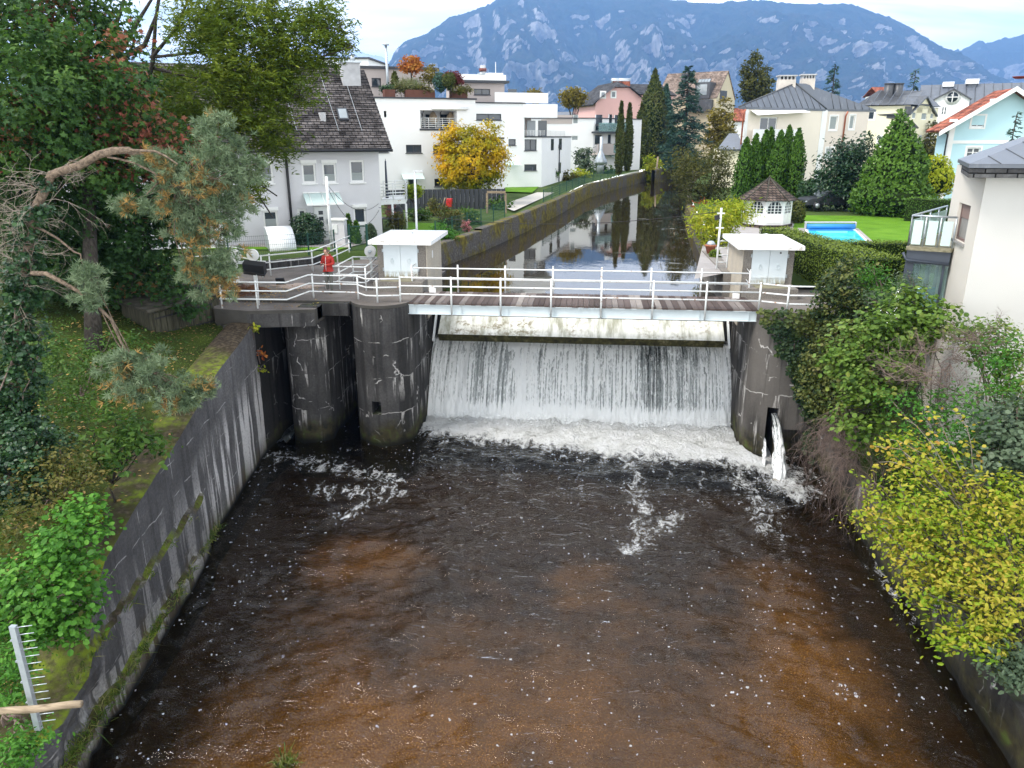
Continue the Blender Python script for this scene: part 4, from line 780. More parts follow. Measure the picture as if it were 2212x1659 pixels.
# ============================================================= person
def skin(name, nodes, edges, mat, parent, lv=2, root=0):
    o0 = worldloc(parent); me = bpy.data.meshes.new(name); me.from_pydata([tuple(Vector(p)-o0) for p, r in nodes], edges, []); o = link(me, name, mat, parent)
    o.modifiers.new('skin', 'SKIN')
    for i, (p, r) in enumerate(nodes):
        d = me.skin_vertices[0].data[i]; d.radius = (r, r) if not isinstance(r, tuple) else r; d.use_root = i == root
    s = o.modifiers.new('sub', 'SUBSURF'); s.levels = s.render_levels = lv
    o.modifiers['skin'].use_smooth_shade = True
    return o
pb = Vector((-9.97, 28.42, 5.5)); fdir = Vector((-.30, -.95, 0)).normalized(); rdir = Vector((fdir.y, -fdir.x, 0))   # rdir: the person's right
def B(r, f, z): return tuple(pb+rdir*r+fdir*f+Vector((0, 0, z)))
per = thing('person', 'person in a red hooded jacket and grey trousers looking down at a small controller', 'person', pb)
M['skin_'] = plain('skin', (.52, .30, .22), .5, .4, bump=0, var=.05); M['jacket'] = plain('red_jacket', (.33, .022, .016), .65, .3, scale=9, var=.25, bump=.4, bscale=14)
M['trousers'] = plain('grey_trousers', (.13, .128, .115), .85, .2, scale=8, var=.2, bump=.4, bscale=18); M['shoe'] = plain('brown_shoes', (.10, .085, .07), .7, .3); M['hair'] = plain('greying_brown_hair', (.13, .10, .08), .8, .2, scale=40, var=.4, bump=.6)
# body: head, neck, trunk and arms in one surface
nd = [(B(0, 0, .93), .11), (B(0, .0, 1.15), .11), (B(0, .0, 1.36), .10), (B(0, .015, 1.45), .055), (B(0, .05, 1.53), .06), (B(0, .075, 1.585), (.082, .092)), (B(0, .075, 1.66), (.078, .09)), (B(0, .07, 1.70), .05),
      (B(.17, 0, 1.38), .055), (B(.24, .02, 1.15), .042), (B(.13, .24, 1.13), .034), (B(.075, .31, 1.16), .026),
      (B(-.17, 0, 1.38), .055), (B(-.24, .02, 1.15), .042), (B(-.13, .24, 1.13), .034), (B(-.075, .31, 1.16), .026)]
body = skin('body', nd, [(0, 1), (1, 2), (2, 3), (3, 4), (4, 5), (5, 6), (6, 7), (2, 8), (8, 9), (9, 10), (10, 11), (2, 12), (12, 13), (13, 14), (14, 15)], M['skin_'], per)
for s in (1, -1):
    n_ = [(B(s*.075, .31, 1.16), .024), (B(s*.062, .345, 1.168), .026)]; e_ = [(0, 1)]
    for k, (dz, l) in enumerate(((.024, .055), (.008, .065), (-.008, .06), (-.022, .048))):
        b0 = len(n_); n_ += [(B(s*.055, .37, 1.168+dz), .0095), (B(s*.045, .37+l*.5, 1.172+dz), .009), (B(s*.022, .37+l*.62, 1.175+dz), .008)]; e_ += [(1, b0), (b0, b0+1), (b0+1, b0+2)]
    b0 = len(n_); n_ += [(B(s*.052, .335, 1.20), .011), (B(s*.035, .36, 1.215), .010)]; e_ += [(1, b0), (b0, b0+1)]
    skin('hand', n_, e_, M['skin_'], per, 1)
jk = [(B(0, .0, .86), (.185, .135)), (B(0, .0, 1.02), (.185, .14)), (B(0, .005, 1.2), (.185, .14)), (B(0, 0, 1.36), (.165, .12)), (B(0, -.0, 1.45), (.105, .095)),
      (B(.18, 0, 1.385), .085), (B(.265, .0, 1.16), .072), (B(.15, .22, 1.13), .056), (B(.10, .28, 1.15), .05), (B(-.18, 0, 1.385), .085), (B(-.265, .0, 1.16), .072), (B(-.15, .22, 1.13), .056), (B(-.10, .28, 1.15), .05)]
jo = skin('jacket', jk, [(0, 1), (1, 2), (2, 3), (3, 4), (3, 5), (5, 6), (6, 7), (7, 8), (3, 9), (9, 10), (10, 11), (11, 12)], M['jacket'], per, 2, 1)
skin('hood', [(B(-.09, -.02, 1.46), .05), (B(-.06, -.09, 1.46), .06), (B(.06, -.09, 1.46), .06), (B(.09, -.02, 1.46), .05)], [(0, 1), (1, 2), (2, 3)], M['jacket'], jo, 1)
m = MB(); m.tube([B(0, .145, .9), B(0, .15, 1.1), B(0, .14, 1.3), B(0, .11, 1.42)], .008, 5); m.build('zip', M['white_paint'], jo)
tr = [(B(0, 0, .90), (.155, .115)), (B(.095, 0, .80), .10), (B(.10, .02, .48), .075), (B(.105, -.01, .12), .058), (B(-.095, 0, .80), .10), (B(-.115, .03, .48), .075), (B(-.12, .02, .12), .058)]
skin('trousers', tr, [(0, 1), (1, 2), (2, 3), (0, 4), (4, 5), (5, 6)], M['trousers'], per)
for s, f in ((1, 0), (-1, .03)): skin('shoe', [(B(s*.11, -.06+f, .055), .05), (B(s*.115, .04+f, .05), .048), (B(s*.13, .15+f, .04), .036)], [(0, 1), (1, 2)], M['shoe'], per, 1)
skin('hair', [(B(0, .0, 1.60), .085), (B(0, .03, 1.685), (.09, .095)), (B(0, .10, 1.70), .075)], [(0, 1), (1, 2)], M['hair'], per, 2, 1)
for s in (1, -1): m = MB(); m.lathe(B(s*.093, .06, 1.59), [(.004, -.03), (.018, -.01), (.018, .015), (.004, .03)], 8); m.build('ear', M['skin_'], body)
m = MB(); m.lathe(B(0, .172, 1.575), [(.018, -.022), (.014, .0), (.006, .03)], 8); m.build('nose', M['skin_'], body)
for s in (1, -1): m = MB(); m.lathe(B(s*.034, .158, 1.607), [(.003, -.008), (.011, 0), (.003, .008)], 8); m.build('eye', M['black'], body)
m = MB(); m.obox(B(0, .157, 1.535), rdir*.025, fdir*.012, (0, 0, .006)); m.build('mouth', plain('lips', (.36, .14, .12), .5, bump=0), body)
ct = thing('controller', 'small dark grey remote controller held in both hands', 'controller', B(0, .37, 1.17))
m = MB(); m.obox(B(0, .37, 1.175), rdir*.085, fdir*.045, (0, 0, .014)); m.build('housing', M['dark_frame'], ct, .008)
for s in (1, -1): m = MB(); m.lathe(B(s*.05, .385, 1.188), [(.012, 0), (.006, .006), (.006, .014), (.011, .016), (.011, .022)], 8); m.build('stick', M['black'], ct)
# ============================================================= buildings
class Fr:
    """a wall plane from p0 to p1 (left to right seen from outside); pixel -> (s, z) on it"""
    def __init__(s, p0, p1):
        s.a = Vector((p0[0], p0[1], 0)); s.b = Vector((p1[0], p1[1], 0)); s.d = (s.b-s.a); s.L = s.d.length; s.d.normalize(); s.n = Vector((s.d.y, -s.d.x, 0))
    def P(s, t, z, o=0.): v = s.a+s.d*t+s.n*o; return (v.x, v.y, z)
    def px(s, u, v):
        r = Vector(ray(u, v)); t = s.a.dot(s.n)/r.dot(s.n); p = r*t; return ((p-s.a).dot(s.d), CAMZ+p.z)
    def rect(s, conv, x0, y0, x1, y1):
        a = s.px(*conv(x0, y0)); b = s.px(*conv(x1, y1)); c = s.px(*conv(x1, y0)); e = s.px(*conv(x0, y1))
        return ((a[0]+e[0])/2, (b[0]+c[0])/2, (b[1]+e[1])/2, (a[1]+c[1])/2)      # s0,s1,z0,z1
ID = lambda x, y: (x, y)
def wall(m, F, z0, z1, holes=(), dep=.16, s0=0, s1=None):
    s1 = F.L if s1 is None else s1
    S = sorted({s0, s1, *[h[i] for h in holes for i in (0, 1)]}); Zs = sorted({z0, z1, *[h[i] for h in holes for i in (2, 3)]})
    S = [v for v in S if s0-1e-6 <= v <= s1+1e-6]; Zs = [v for v in Zs if z0-1e-6 <= v <= z1+1e-6]
    for a, b in zip(S[:-1], S[1:]):
        for c, e in zip(Zs[:-1], Zs[1:]):
            x, y = (a+b)/2, (c+e)/2
            if any(h[0] < x < h[1] and h[2] < y < h[3] for h in holes): continue
            m.quad(F.P(a, c), F.P(b, c), F.P(b, e), F.P(a, e))
    for h in holes:
        a, b, c, e = h[:4]; dp = h[4] if len(h) > 4 else dep
        for q4 in (((a, c), (b, c)), ((b, c), (b, e)), ((b, e), (a, e)), ((a, e), (a, c))):
            m.quad(F.P(*q4[0]), F.P(*q4[0], -dp), F.P(*q4[1], -dp), F.P(*q4[1]))
def fbox(m, F, s0, s1, z0, z1, o0, o1):
    m.add([F.P(s, z, o) for z in (z0, z1) for o in (o0, o1) for s in (s0, s1)], [(0, 2, 3, 1), (4, 5, 7, 6), (0, 1, 5, 4), (2, 6, 7, 3), (0, 4, 6, 2), (1, 3, 7, 5)])
def window(F, h, root, fm, gm, fw=.07, mull=1, bars=0, dep=.12, sill=None, surround=None, blind=0, box=None, name='window'):
    a, b, c, e = h[:4]; m = MB(); o0, o1 = -dep-.02, -dep+.05
    for q4 in ((a, a+fw, c, e), (b-fw, b, c, e), (a+fw, b-fw, c, c+fw), (a+fw, b-fw, e-fw, e)): fbox(m, F, *q4, o0, o1)
    for k in range(1, mull): x = a+(b-a)*k/mull; fbox(m, F, x-fw*.5, x+fw*.5, c+fw, e-fw, o0, o1-.003)
    for k in range(1, bars+1): z = c+(e-c)*k/(bars+1); fbox(m, F, a+fw, b-fw, z-fw*.25, z+fw*.25, o0, o1-.006)
    w = m.build(name, fm, root)
    m = MB(); m.quad(F.P(a+fw, c+fw, -dep+.012), F.P(b-fw, c+fw, -dep+.012), F.P(b-fw, e-fw, -dep+.012), F.P(a+fw, e-fw, -dep+.012)); m.build('pane', gm, w)
    if blind: m = MB(); m.quad(F.P(a+fw, c+fw, -dep+.018), F.P(b-fw, c+fw, -dep+.018), F.P(b-fw, c+(e-c)*blind, -dep+.018), F.P(a+fw, c+(e-c)*blind, -dep+.018)); m.build('blind', M['curtain'], w)
    if sill: m = MB(); fbox(m, F, a-.06, b+.06, c-.07, c-.002, -dep, .07); m.build('sill', sill, w)
    if surround:
        m = MB(); k = .13
        for q4 in ((a-k, a-.003, c-k, e+k), (b+.003, b+k, c-k, e+k), (a-.003, b+.003, c-k, c-.003), (a-.003, b+.003, e+.003, e+k)): fbox(m, F, *q4, 0.004, .03)
        m.build('surround', surround, w)
    if box: m = MB(); fbox(m, F, a-.05, b+.05, e+.003, e+.17, -.02, .09); m.build('shutter_box', box, w)
    return w
def block(name, pts, z0, z1, holes, mat, root, cap=True):
    """vertical walls round a footprint (ccw from above); holes: {edge index: [rects]}"""
    m = MB(); n = len(pts)
    for i in range(n): wall(m, Fr(pts[i], pts[(i+1) % n]), z0, z1, holes.get(i, ()))
    if cap: m.add([(p[0], p[1], z1) for p in pts], [tuple(range(n))])
    return m.build(name, mat, root)
def off(p, d): return (p[0]+d[0], p[1]+d[1])
# ------------------------------------------------------------- grey house with the steep tiled roof
HB, HE = 5.75, 11.0
c30, s30 = math.cos(R(30)), math.sin(R(30)); P1 = Vector((-11.62, 42.6, 0)); D = Vector((c30, s30, 0)); Bk = Vector((-s30, c30, 0)); P0 = P1-D*15.5
gh = thing('grey_house', 'pale grey rendered house with a steep weathered tile roof beside the platform', 'house', (P1.x, P1.y, HB))
F = Fr(P0, P1); wins = {}
def G(x0, y0, x1, y1): return F.rect(GH, x0, y0, x1, y1)
up3 = [G(1072, 452, 1245, 700), G(1328, 448, 1500, 696), G(1668, 412, 1848, 688)]; lft = G(545, 440, 712, 700); lo1 = G(592, 1040, 775, 1290); lo2 = G(1715, 1000, 1872, 1205); sm = G(1015, 1015, 1135, 1150); dr = G(1225, 985, 1425, 1430)
z_up = [min(w[2] for w in up3), max(w[3] for w in up3)]
dr = (dr[0], dr[1], HB+.12, dr[3])
hol = [tuple(w[:2])+(w[2], w[3]) for w in up3]+[lft, lo1, lo2, sm, dr]
m = MB(); wall(m, F, HB-.4, HE, hol)
DEP = 9.2; Q0, Q1 = P0+Bk*DEP, P1+Bk*DEP; RZ = aty(775, 150, (P1+Bk*4.6).y).z
for a, b in ((P1, Q1), (Q1, Q0), (Q0, P0)):
    f2_ = Fr(a, b); wall(m, f2_, HB-.4, HE)
for a, b in ((P1, Q1), (Q0, P0)):
    mid_ = (a+b)/2; m.add([(a.x, a.y, HE), (b.x, b.y, HE), (mid_.x, mid_.y, RZ-.25)], [(0, 1, 2)])
m.build('wall', M['render_grey'], gh)
for w in up3+[lft]: window(F, w, gh, M['white_paint'], M['glass'], .10, 1, 0, .12, M['white_paint'], blind=.44, box=M['white_paint'] if w is not up3[2] else None)
window(F, lo1, gh, M['white_paint'], M['glass'], .10, 1, 0, .12, None, blind=.58, box=M['white_paint']); window(F, lo2, gh, M['white_paint'], M['glass'], .10, 1, 0, .12, M['white_paint'], box=M['white_paint']); window(F, sm, gh, M['white_paint'], M['glass'], .14, 1)
m = MB(); fbox(m, F, dr[0]+.02, dr[1]-.02, dr[2], dr[3]-.02, -.12, -.05); d = m.build('door', M['white_paint'], gh)
for k in range(4): zc = dr[2]+(dr[3]-dr[2])*(.30+.17*k); m = MB(); fbox(m, F, dr[0]+.28, dr[0]+.52, zc-.1, zc+.1, -.052, -.042); m.build('door_pane', M['glass'], d)
m = MB(); fbox(m, F, dr[1]-.16, dr[1]-.12, dr[2]+.9, dr[2]+1.15, -.05, -.0); m.build('handle', M['galv'], d)
cp = G(1085, 820, 1560, 955); m = MB(); 
m.add([F.P(cp[0], cp[3], .02), F.P(cp[1]-.1, cp[3], .02), F.P(cp[1]-.1, cp[2]+.05, 1.05), F.P(cp[0], cp[2]+.05, 1.05)], [(0, 1, 2, 3)]); cpo = m.build('door_canopy', M['frosted'], gh)
m = MB(); fbox(m, F, cp[0], cp[1]-.1, cp[2]-.0, cp[2]+.06, 1.02, 1.08); fbox(m, F, cp[0], cp[1]-.1, cp[3], cp[3]+.06, 0, .06)
for k in range(3): x = cp[0]+.3+(cp[1]-cp[0]-.7)*k/2; m.cyl(F.P(x, cp[3]+.05, .03), F.P(x, cp[2]+.06, 1.03), .018, .018, 5)
m.build('canopy_frame', M['white_paint'], cpo)
dp0 = G(855, 390, 885, 390); s_ = (dp0[0]+dp0[1])/2; m = MB(); m.tube([F.P(s_, HE-.25, .1), F.P(s_, HB, .1)], .075, 8); m.build('downpipe', M['black'], gh)
def roof_slab(m, a, b, c, d, th=.16):      # a,b lower edge, c,d upper edge
    a, b, c, d = map(Vector, (a, b, c, d)); n = (b-a).cross(d-a).normalized()*th; m.add([a, b, c, d, a-n, b-n, c-n, d-n], [(0, 1, 2, 3), (4, 7, 6, 5), (0, 4, 5, 1), (1, 5, 6, 2), (2, 6, 7, 3), (3, 7, 4, 0)])
m = MB(); EV = .62; sl_ = (RZ-HE)/4.6; e0 = P0-D*.4; e1 = P1+D*.62
ra = (e0+Bk*4.6)+Vector((0, 0, RZ)); rb = (e1+Bk*4.6)+Vector((0, 0, RZ))
roof_slab(m, e0-Bk*EV+Vector((0, 0, HE-sl_*EV+.2)), e1-Bk*EV+Vector((0, 0, HE-sl_*EV+.2)), rb, ra)
roof_slab(m, (e1+Bk*(9.2+EV))+Vector((0, 0, HE-sl_*EV+.2)), (e0+Bk*(9.2+EV))+Vector((0, 0, HE-sl_*EV+.2)), ra, rb)
rf = m.build('roof', M['roof_tiles'], gh)
# tile courses as real steps on the front slope
m = MB(); lo = e0-Bk*EV+Vector((0, 0, HE-sl_*EV+.2)); hi = ra; ncr = 38; rr = random.Random(8); dn = (e1-e0); nn_ = (e1-e0).cross(hi-lo).normalized()
for k in range(ncr):
    f0, f1 = k/ncr, (k+1.12)/ncr; n_t = 62
    for j in range(n_t):
        g0, g1 = (j+(k % 2)*.5-.25)/n_t, (j+(k % 2)*.5+.72)/n_t; g0, g1 = max(0, g0), min(1, g1); h_ = .035+rr.random()*.035
        if f1 > 1 or g1 <= g0: continue
        a_ = lo.lerp(hi, f0)+dn*g0; b_ = lo.lerp(hi, f0)+dn*g1; c_ = lo.lerp(hi, f1)+dn*g1; d_ = lo.lerp(hi, f1)+dn*g0
        m.add([a_+nn_*h_, b_+nn_*h_, c_+nn_*.008, d_+nn_*.008, a_, b_], [(0, 1, 2, 3), (4, 5, 1, 0)])
m.build('tile_courses', M['roof_tiles'], rf)
m = MB(); gp = [Vector(p)-Bk*.06-Vector((0, 0, .06)) for p in (e0-Bk*EV+Vector((0, 0, HE-sl_*EV+.2)), e1-Bk*EV+Vector((0, 0, HE-sl_*EV+.2)))]; m.tube(gp, .075, 8); m.build('gutter', M['black'], gh)
FR = Fr(P0-Bk*0, P1)
def on_roof(u, v):
    n = (Vector(e1)-Vector(e0)).cross((ra-(e0-Bk*EV+Vector((0, 0, HE-sl_*EV+.2))))).normalized(); r = Vector(ray(u, v)); o = Vector((0, 0, CAMZ)); t = (rb-o).dot(n)/r.dot(n); return o+r*t, n
for (u0, v0, u1, v1, nm) in ((728, 262, 752, 237, 'skylight'), (508, 258, 524, 236, 'skylight')):
    a_, n_ = on_roof(u0, v0); b_, _ = on_roof(u1, v0); c_, _ = on_roof(u1, v1); d_, _ = on_roof(u0-2, v1); a_, b_ = on_roof(u0+4, v0)[0], on_roof(u1+2, v0)[0]; d_, c_ = on_roof(u0-2, v1)[0], on_roof(u1-4, v1)[0]
    if n_.z < 0: n_ = -n_
    m = MB(); m.add([p+n_*.02 for p in (a_, b_, c_, d_)]+[p+n_*.14 for p in (a_, b_, c_, d_)], [(0, 1, 5, 4), (1, 2, 6, 5), (2, 3, 7, 6), (3, 0, 4, 7), (4, 5, 6, 7)]); k = m.build(nm, M['dark_frame'], rf)
    cc = (a_+b_+c_+d_)/4; m = MB(); m.add([cc+(p-cc)*.78+n_*.146 for p in (a_, b_, c_, d_)], [(0, 1, 2, 3)]); m.build('pane', M['glass_light'], k)
M['old_render'] = plain('stained_chimney_render', (.42, .42, .43), .9, .15, var=.4, scale=2.5, bump=.4)
for (u0, u1, v0, v1, bk, capv) in ((735, 773, 136, 186, 3.6, 1), (686, 697, 243, 263, 2.2, 0), (543, 572, 140, 190, 3.6, 1)):
    bp = on_roof((u0+u1)/2, v1)[0]; bpY = bp.y; tz = aty((u0+u1)/2, v0, bpY+.3).z; w_ = (aty(u1, v1, bpY).x-aty(u0, v1, bpY).x)/2
    m = MB(); m.obox((bp.x, bp.y+.35, (bp.z-.6+tz)/2), D*w_, Bk*.34, (0, 0, (tz-bp.z+.6)/2)); ch = m.build('chimney' if capv else 'vent_stack', M['old_render'], rf)
    if capv:
        m = MB(); m.obox((bp.x, bp.y+.35, tz+.05), D*(w_+.08), Bk*.42, (0, 0, .05)); m.cyl((bp.x+.2, bp.y+.35, tz+.1), (bp.x+.2, bp.y+.35, tz+.42), .14, .11, 10); m.build('chimney_cap', M['galv'], ch)
for u_ in (600, 690, 740):
    pts = []; 
    for v in range(160, 300, 14):
        p, n_ = on_roof(u_+(v-160)*.33, v); n_ = n_ if n_.z > 0 else -n_; pts.append(p+n_*.12)
    m = MB(); m.tube(pts, .012, 4); m.build('lightning_wire', M['galv'], rf)
# ------------------------------------------------------------- white apartment houses
def par(y, r): return r
def flat_roof(pts, z, root, mat=None, h=.12, ov=.12):
    cx = sum(p[0] for p in pts)/len(pts); cy_ = sum(p[1] for p in pts)/len(pts); k = [(cx+(p[0]-cx)*(1+ov/8), cy_+(p[1]-cy_)*(1+ov/8)) for p in pts]
    m = MB(); m.prism(k, z, z+h); return m.build('roof', mat or M['dark_frame'], root)
def dark_win(F, h, root, mull=1, gm=None, dep=.14): return window(F, h, root, M['dark_frame'], gm or M['glass'], .08, mull, 0, dep, M['dark_frame'])
def rail_panel(F, s0, s1, z0, h, o, root, style='bars'):
    if style == 'glass':
        m = MB(); fbox(m, F, s0, s1, z0, z0+h, o-.012, o+.012); g = m.build('balustrade', M['clear_glass'], root); m = MB(); fbox(m, F, s0, s1, z0+h, z0+h+.05, o-.03, o+.03); m.build('handrail', M['galv'], g)
    else:
        m = MB()
        for k in range(5): m.cyl(F.P(s0, z0+h*(k+1)/5, o), F.P(s1, z0+h*(k+1)/5, o), .022, .022, 5)
        for k in range(6): s = s0+(s1-s0)*k/5; m.cyl(F.P(s, z0, o), F.P(s, z0+h, o), .022, .022, 5)
        m.build('balustrade', M['rail'], root)
w1 = thing('apartment_house', 'nearest white flat roofed apartment house with a planted roof terrace', 'apartment house', (-14, 65, 5.9), 'white flat roofed apartment houses by the canal')
A0 = Vector((-14.7, 63.6, 0)); DA = Vector((math.cos(R(25)), math.sin(R(25)), 0)); BA = Vector((-DA.y, DA.x, 0))
F1 = Fr(A0-DA*9, A0+DA*9.0); sL, _ = F1.px(1028, 300); sR, _ = F1.px(1089, 430); ztop = F1.px(860, 213)[1]; zlow = F1.px(1060, 300)[1]
lg = F1.rect(Z2, 1008, 740, 1325, 898); lg = (lg[0], min(lg[1], sL-.05), lg[2], lg[3], 2.6)
hs = [F1.rect(Z2, 640, 1035, 728, 1105), F1.rect(Z2, 882, 1040, 1018, 1110), F1.rect(Z2, 1120, 1042, 1250, 1112), F1.rect(Z2, 1130, 1335, 1260, 1402), F1.rect(Z2, 905, 1340, 980, 1535)]
hs[4] = (hs[4][0], hs[4][1], 6.0, hs[4][3])
m = MB(); wall(m, F1, 5.5, zlow, hs, .14, 0, sR); wall(m, F1, zlow, ztop, [lg]+[F1.rect(Z2, 690, 745, 712, 800)], .14, 0, sL)
def PW(s, d): v = F1.a+F1.d*s-F1.n*d; return (v.x, v.y)
fl = [PW(0, 0), PW(sR, 0), PW(sR, 13), PW(0, 13)]; fu = [PW(0, 0), PW(sL, 0), PW(sL, 13), PW(0, 13)]
for i in (1, 2, 3): wall(m, Fr(fl[i], fl[(i+1) % 4]), 5.5, zlow); wall(m, Fr(fu[i], fu[(i+1) % 4]), zlow, ztop)
m.add([(p[0], p[1], zlow) for p in fl], [(0, 1, 2, 3)]); m.quad(F1.P(lg[0], lg[2], -2.6), F1.P(lg[1], lg[2], -2.6), F1.P(lg[1], lg[3], -2.6), F1.P(lg[0], lg[3], -2.6))
m.build('wall', M['render_white'], w1); r1 = flat_roof(fu, ztop, w1); flat_roof([PW(sL, 0), PW(sR, 0), PW(sR, 13), PW(sL, 13)], zlow, w1)
for h in hs[:4]: dark_win(F1, h, w1, 2)
window(F1, hs[4], w1, M['dark_frame'], M['glass'], .08, 2, name='door')
Fl = Fr(PW(0, 2.45), PW(sR, 2.45))
for a_, b_ in ((lg[0]+.15, lg[0]+.75), (lg[0]+1.0, lg[0]+1.9), (lg[0]+2.3, lg[0]+3.4)): m = MB(); fbox(m, Fl, a_, b_, lg[2]+.05, lg[3]-.25, -.02, .02); m.build('terrace_door', M['glass'], w1)
rail_panel(F1, lg[0]+.1, lg[1]-.05, lg[2], .8, -.08, w1)
m = MB(); fbox(m, F1, lg[0]-.1, lg[1]+.1, lg[2]-.16, lg[2]-.01, .0, .05); m.build('slab_edge', M['dark_frame'], w1)
aw = F1.rect(Z2, 1110, 710, 1415, 738); m = MB(); m.tube([F1.P(aw[0], (aw[2]+aw[3])/2, .14), F1.P(min(aw[1], sL), (aw[2]+aw[3])/2, .14)], .12, 10); m.build('awning_roll', M['white_paint'], w1)
cpz = F1.rect(Z2, 840, 1290, 1025, 1335); m = MB(); m.add([F1.P(cpz[0], cpz[3], .02), F1.P(cpz[1], cpz[3], .02), F1.P(cpz[1], cpz[2], .9), F1.P(cpz[0], cpz[2], .9)], [(0, 1, 2, 3)]); m.build('door_canopy', M['frosted'], w1)
for k, s_ in enumerate((lg[0]+1.25, lg[0]+2.75)):
    t = thing('hanging_chair', ('left' if k == 0 else 'right')+' one of two wicker hanging chairs under arched stands on the white house loggia', 'hanging chair', F1.P(s_, lg[2], -1.2), 'wicker hanging chairs')
    m = MB(); m.tube([F1.P(s_-.75, lg[2]+.05, -1.2), F1.P(s_-.78, lg[2]+1.2, -1.2), F1.P(s_-.5, lg[2]+1.8, -1.2), F1.P(s_, lg[2]+2.0, -1.2), F1.P(s_+.1, lg[2]+1.8, -1.2)], .035, 6); m.build('stand', M['black'], t)
    m = MB(); m.lathe(F1.P(s_+.1, lg[2]+.35, -1.2), [(.1, 0), (.32, .15), (.38, .4), (.3, .7), (.12, .95), (.03, 1.0)], 12); m.build('basket', M['log'], t)
# roof terrace: planters and penthouse
ph = [PW(-1, 7), PW(F1.px(950, 200)[0]+1.3, 7), PW(F1.px(950, 200)[0]+1.3, 13), PW(-1, 13)]
Fp = Fr(ph[0], ph[1]); zp = Fp.px(860, 150)[1]; pw = Fp.rect(Z2, 583, 458, 665, 532)
block('penthouse', ph, ztop, zp, {0: [pw]}, M['render_beige'], w1, True); flat_roof(ph, zp, w1, M['dark_frame'], .22, .5); dark_win(Fp, pw, w1)
m = MB(); fp_ = Fp.px(*Z2(705, 350)); m.cyl(Fp.P(fp_[0], ztop, .5), Fp.P(fp_[0], Fp.px(*Z2(695, 175))[1], .5), .14, .1, 10); m.cyl(Fp.P(fp_[0], Fp.px(*Z2(695, 178))[1], .5), Fp.P(fp_[0], Fp.px(*Z2(695, 168))[1], .5), .28, .28, 10); m.build('flue_pipe', M['galv'], w1)
for (x0, x1, lab) in ((708, 800, 'left rust red planter box on the roof terrace'), (900, 1148, 'long rust brown planter box with tall grasses on the roof terrace'), (1300, 1432, 'right rust brown planter box at the terrace corner')):
    r_ = F1.rect(Z2, x0, 565, x1, 632); m = MB(); fbox(m, F1, r_[0], r_[1], ztop+.13, ztop+.13+(r_[3]-r_[2]), -1.5, -.5); o = m.build('planter', M['rust']); tag(o, lab, 'planter', 'corten planters on the roof terrace')
PLZ = ztop+.13+(r_[3]-r_[2])
w2 = thing('apartment_house', 'second white apartment house with corner loggia behind the yellow tree', 'apartment house', (-4, 88, 6), 'white flat roofed apartment houses by the canal')
Cn = atz(1169, 404, 6.15); DB = Vector((math.cos(R(22)), math.sin(R(22)), 0)); F2 = Fr(Cn-DB*16, Cn); sd2 = Vector(atz(1235, 384, 6.3)-Cn); sd2.z = 0
F2s = Fr(Cn, Cn+sd2.normalized()*16); zt2 = F2.px(1120, 224)[1]; zl2 = F2s.px(1220, 274)[1]; sU = F2.px(1133, 226)[0]
zl2 = F2.px(1140, 297)[1]
h2 = [F2.rect(Z2, 1494, 770, 1712, 825), F2.rect(Z2, 1775, 990, 1838, 1045), F2.rect(Z2, 1915, 992, 2020, 1090), F2.rect(Z2, 1912, 1210, 2020, 1265), F2.rect(Z2, 1330, 770, 1400, 825)]
m = MB(); wall(m, F2, 5.6, zl2, h2[1:4]); wall(m, F2, zl2, zt2, [h2[0], h2[4]], .14, 0, sU); wall(m, F2s, 5.6, zl2, [])
def P2(s, d): v = F2.a+F2.d*s-F2.n*d; return (v.x, v.y)
q0 = F2s.P(16, 0); q0 = (q0[0], q0[1]); fu2 = [P2(0, 0), P2(sU, 0), P2(sU, 12), P2(0, 12)]
wall(m, Fr(fu2[1], fu2[2]), zl2, zt2); m.add([(*P2(0, 0), zl2), (*P2(16, 0), zl2), (*q0, zl2), (*P2(4, 16), zl2)], [(0, 1, 2, 3)]); m.build('wall', M['render_white'], w2); flat_roof(fu2, zt2, w2)
ov_ = F2.px(1204, 240)[0]; m = MB(); m.prism([P2(sU-.2, -.05), P2(ov_, -.05), P2(ov_+1, 8), P2(sU-.2, 8)], zt2-1.35, zt2-.01); m.build('roof_overhang', M['render_white'], w2)
m = MB(); m.prism([P2(sU, 2.2), P2(ov_-2.2, 2.2), P2(ov_-2.2, 7.5), P2(sU, 7.5)], zl2, zt2-1.36); m.build('recessed_wall', M['render_beige'], w2)
Fr2 = Fr(P2(sU, 2.15), P2(ov_-2.2, 2.15))
for a_, b_, g_ in ((.05, .75, 'glass'), (.95, 1.9, 'glass_light'), (2.2, 3.2, 'glass')): m = MB(); fbox(m, Fr2, a_, b_, zl2+.1, zt2-1.6, 0, .04); m.build('terrace_door', M[g_], w2)
m = MB(); fbox(m, F2, sU, 16.05, zl2, zl2+.14, -.5, .06); fbox(m, F2s, -.05, 16, zl2, zl2+.14, -.5, .06); m.build('roof', M['dark_frame'], w2)
rail_panel(F2, sU, 15.9, zl2+.15, .55, -.2, w2); rail_panel(F2s, .1, 13, zl2+.15, .55, -.2, w2)
for h in h2: dark_win(F2, h, w2, 2 if h in (h2[0], h2[2]) else 1)
cz = F2.rect(Z2, 1740, 1185, 1868, 1215); m = MB(); m.add([F2.P(cz[0], cz[3], .02), F2.P(cz[1], cz[3], .02), F2.P(cz[1], cz[2], .9), F2.P(cz[0], cz[2], .9)], [(0, 1, 2, 3)]); m.build('door_canopy', M['frosted'], w2)
m = MB(); dpx = F2s.px(*Z3(445, 935))[0]; m.cyl(F2s.P(dpx, 6, .1), F2s.P(dpx, zl2-1.2, .1), .07, .07, 6); fbox(m, F2s, dpx-.2, dpx+.2, zl2-1.2, zl2-.8, 0, .25); m.build('downpipe', M['dark_frame'], w2)
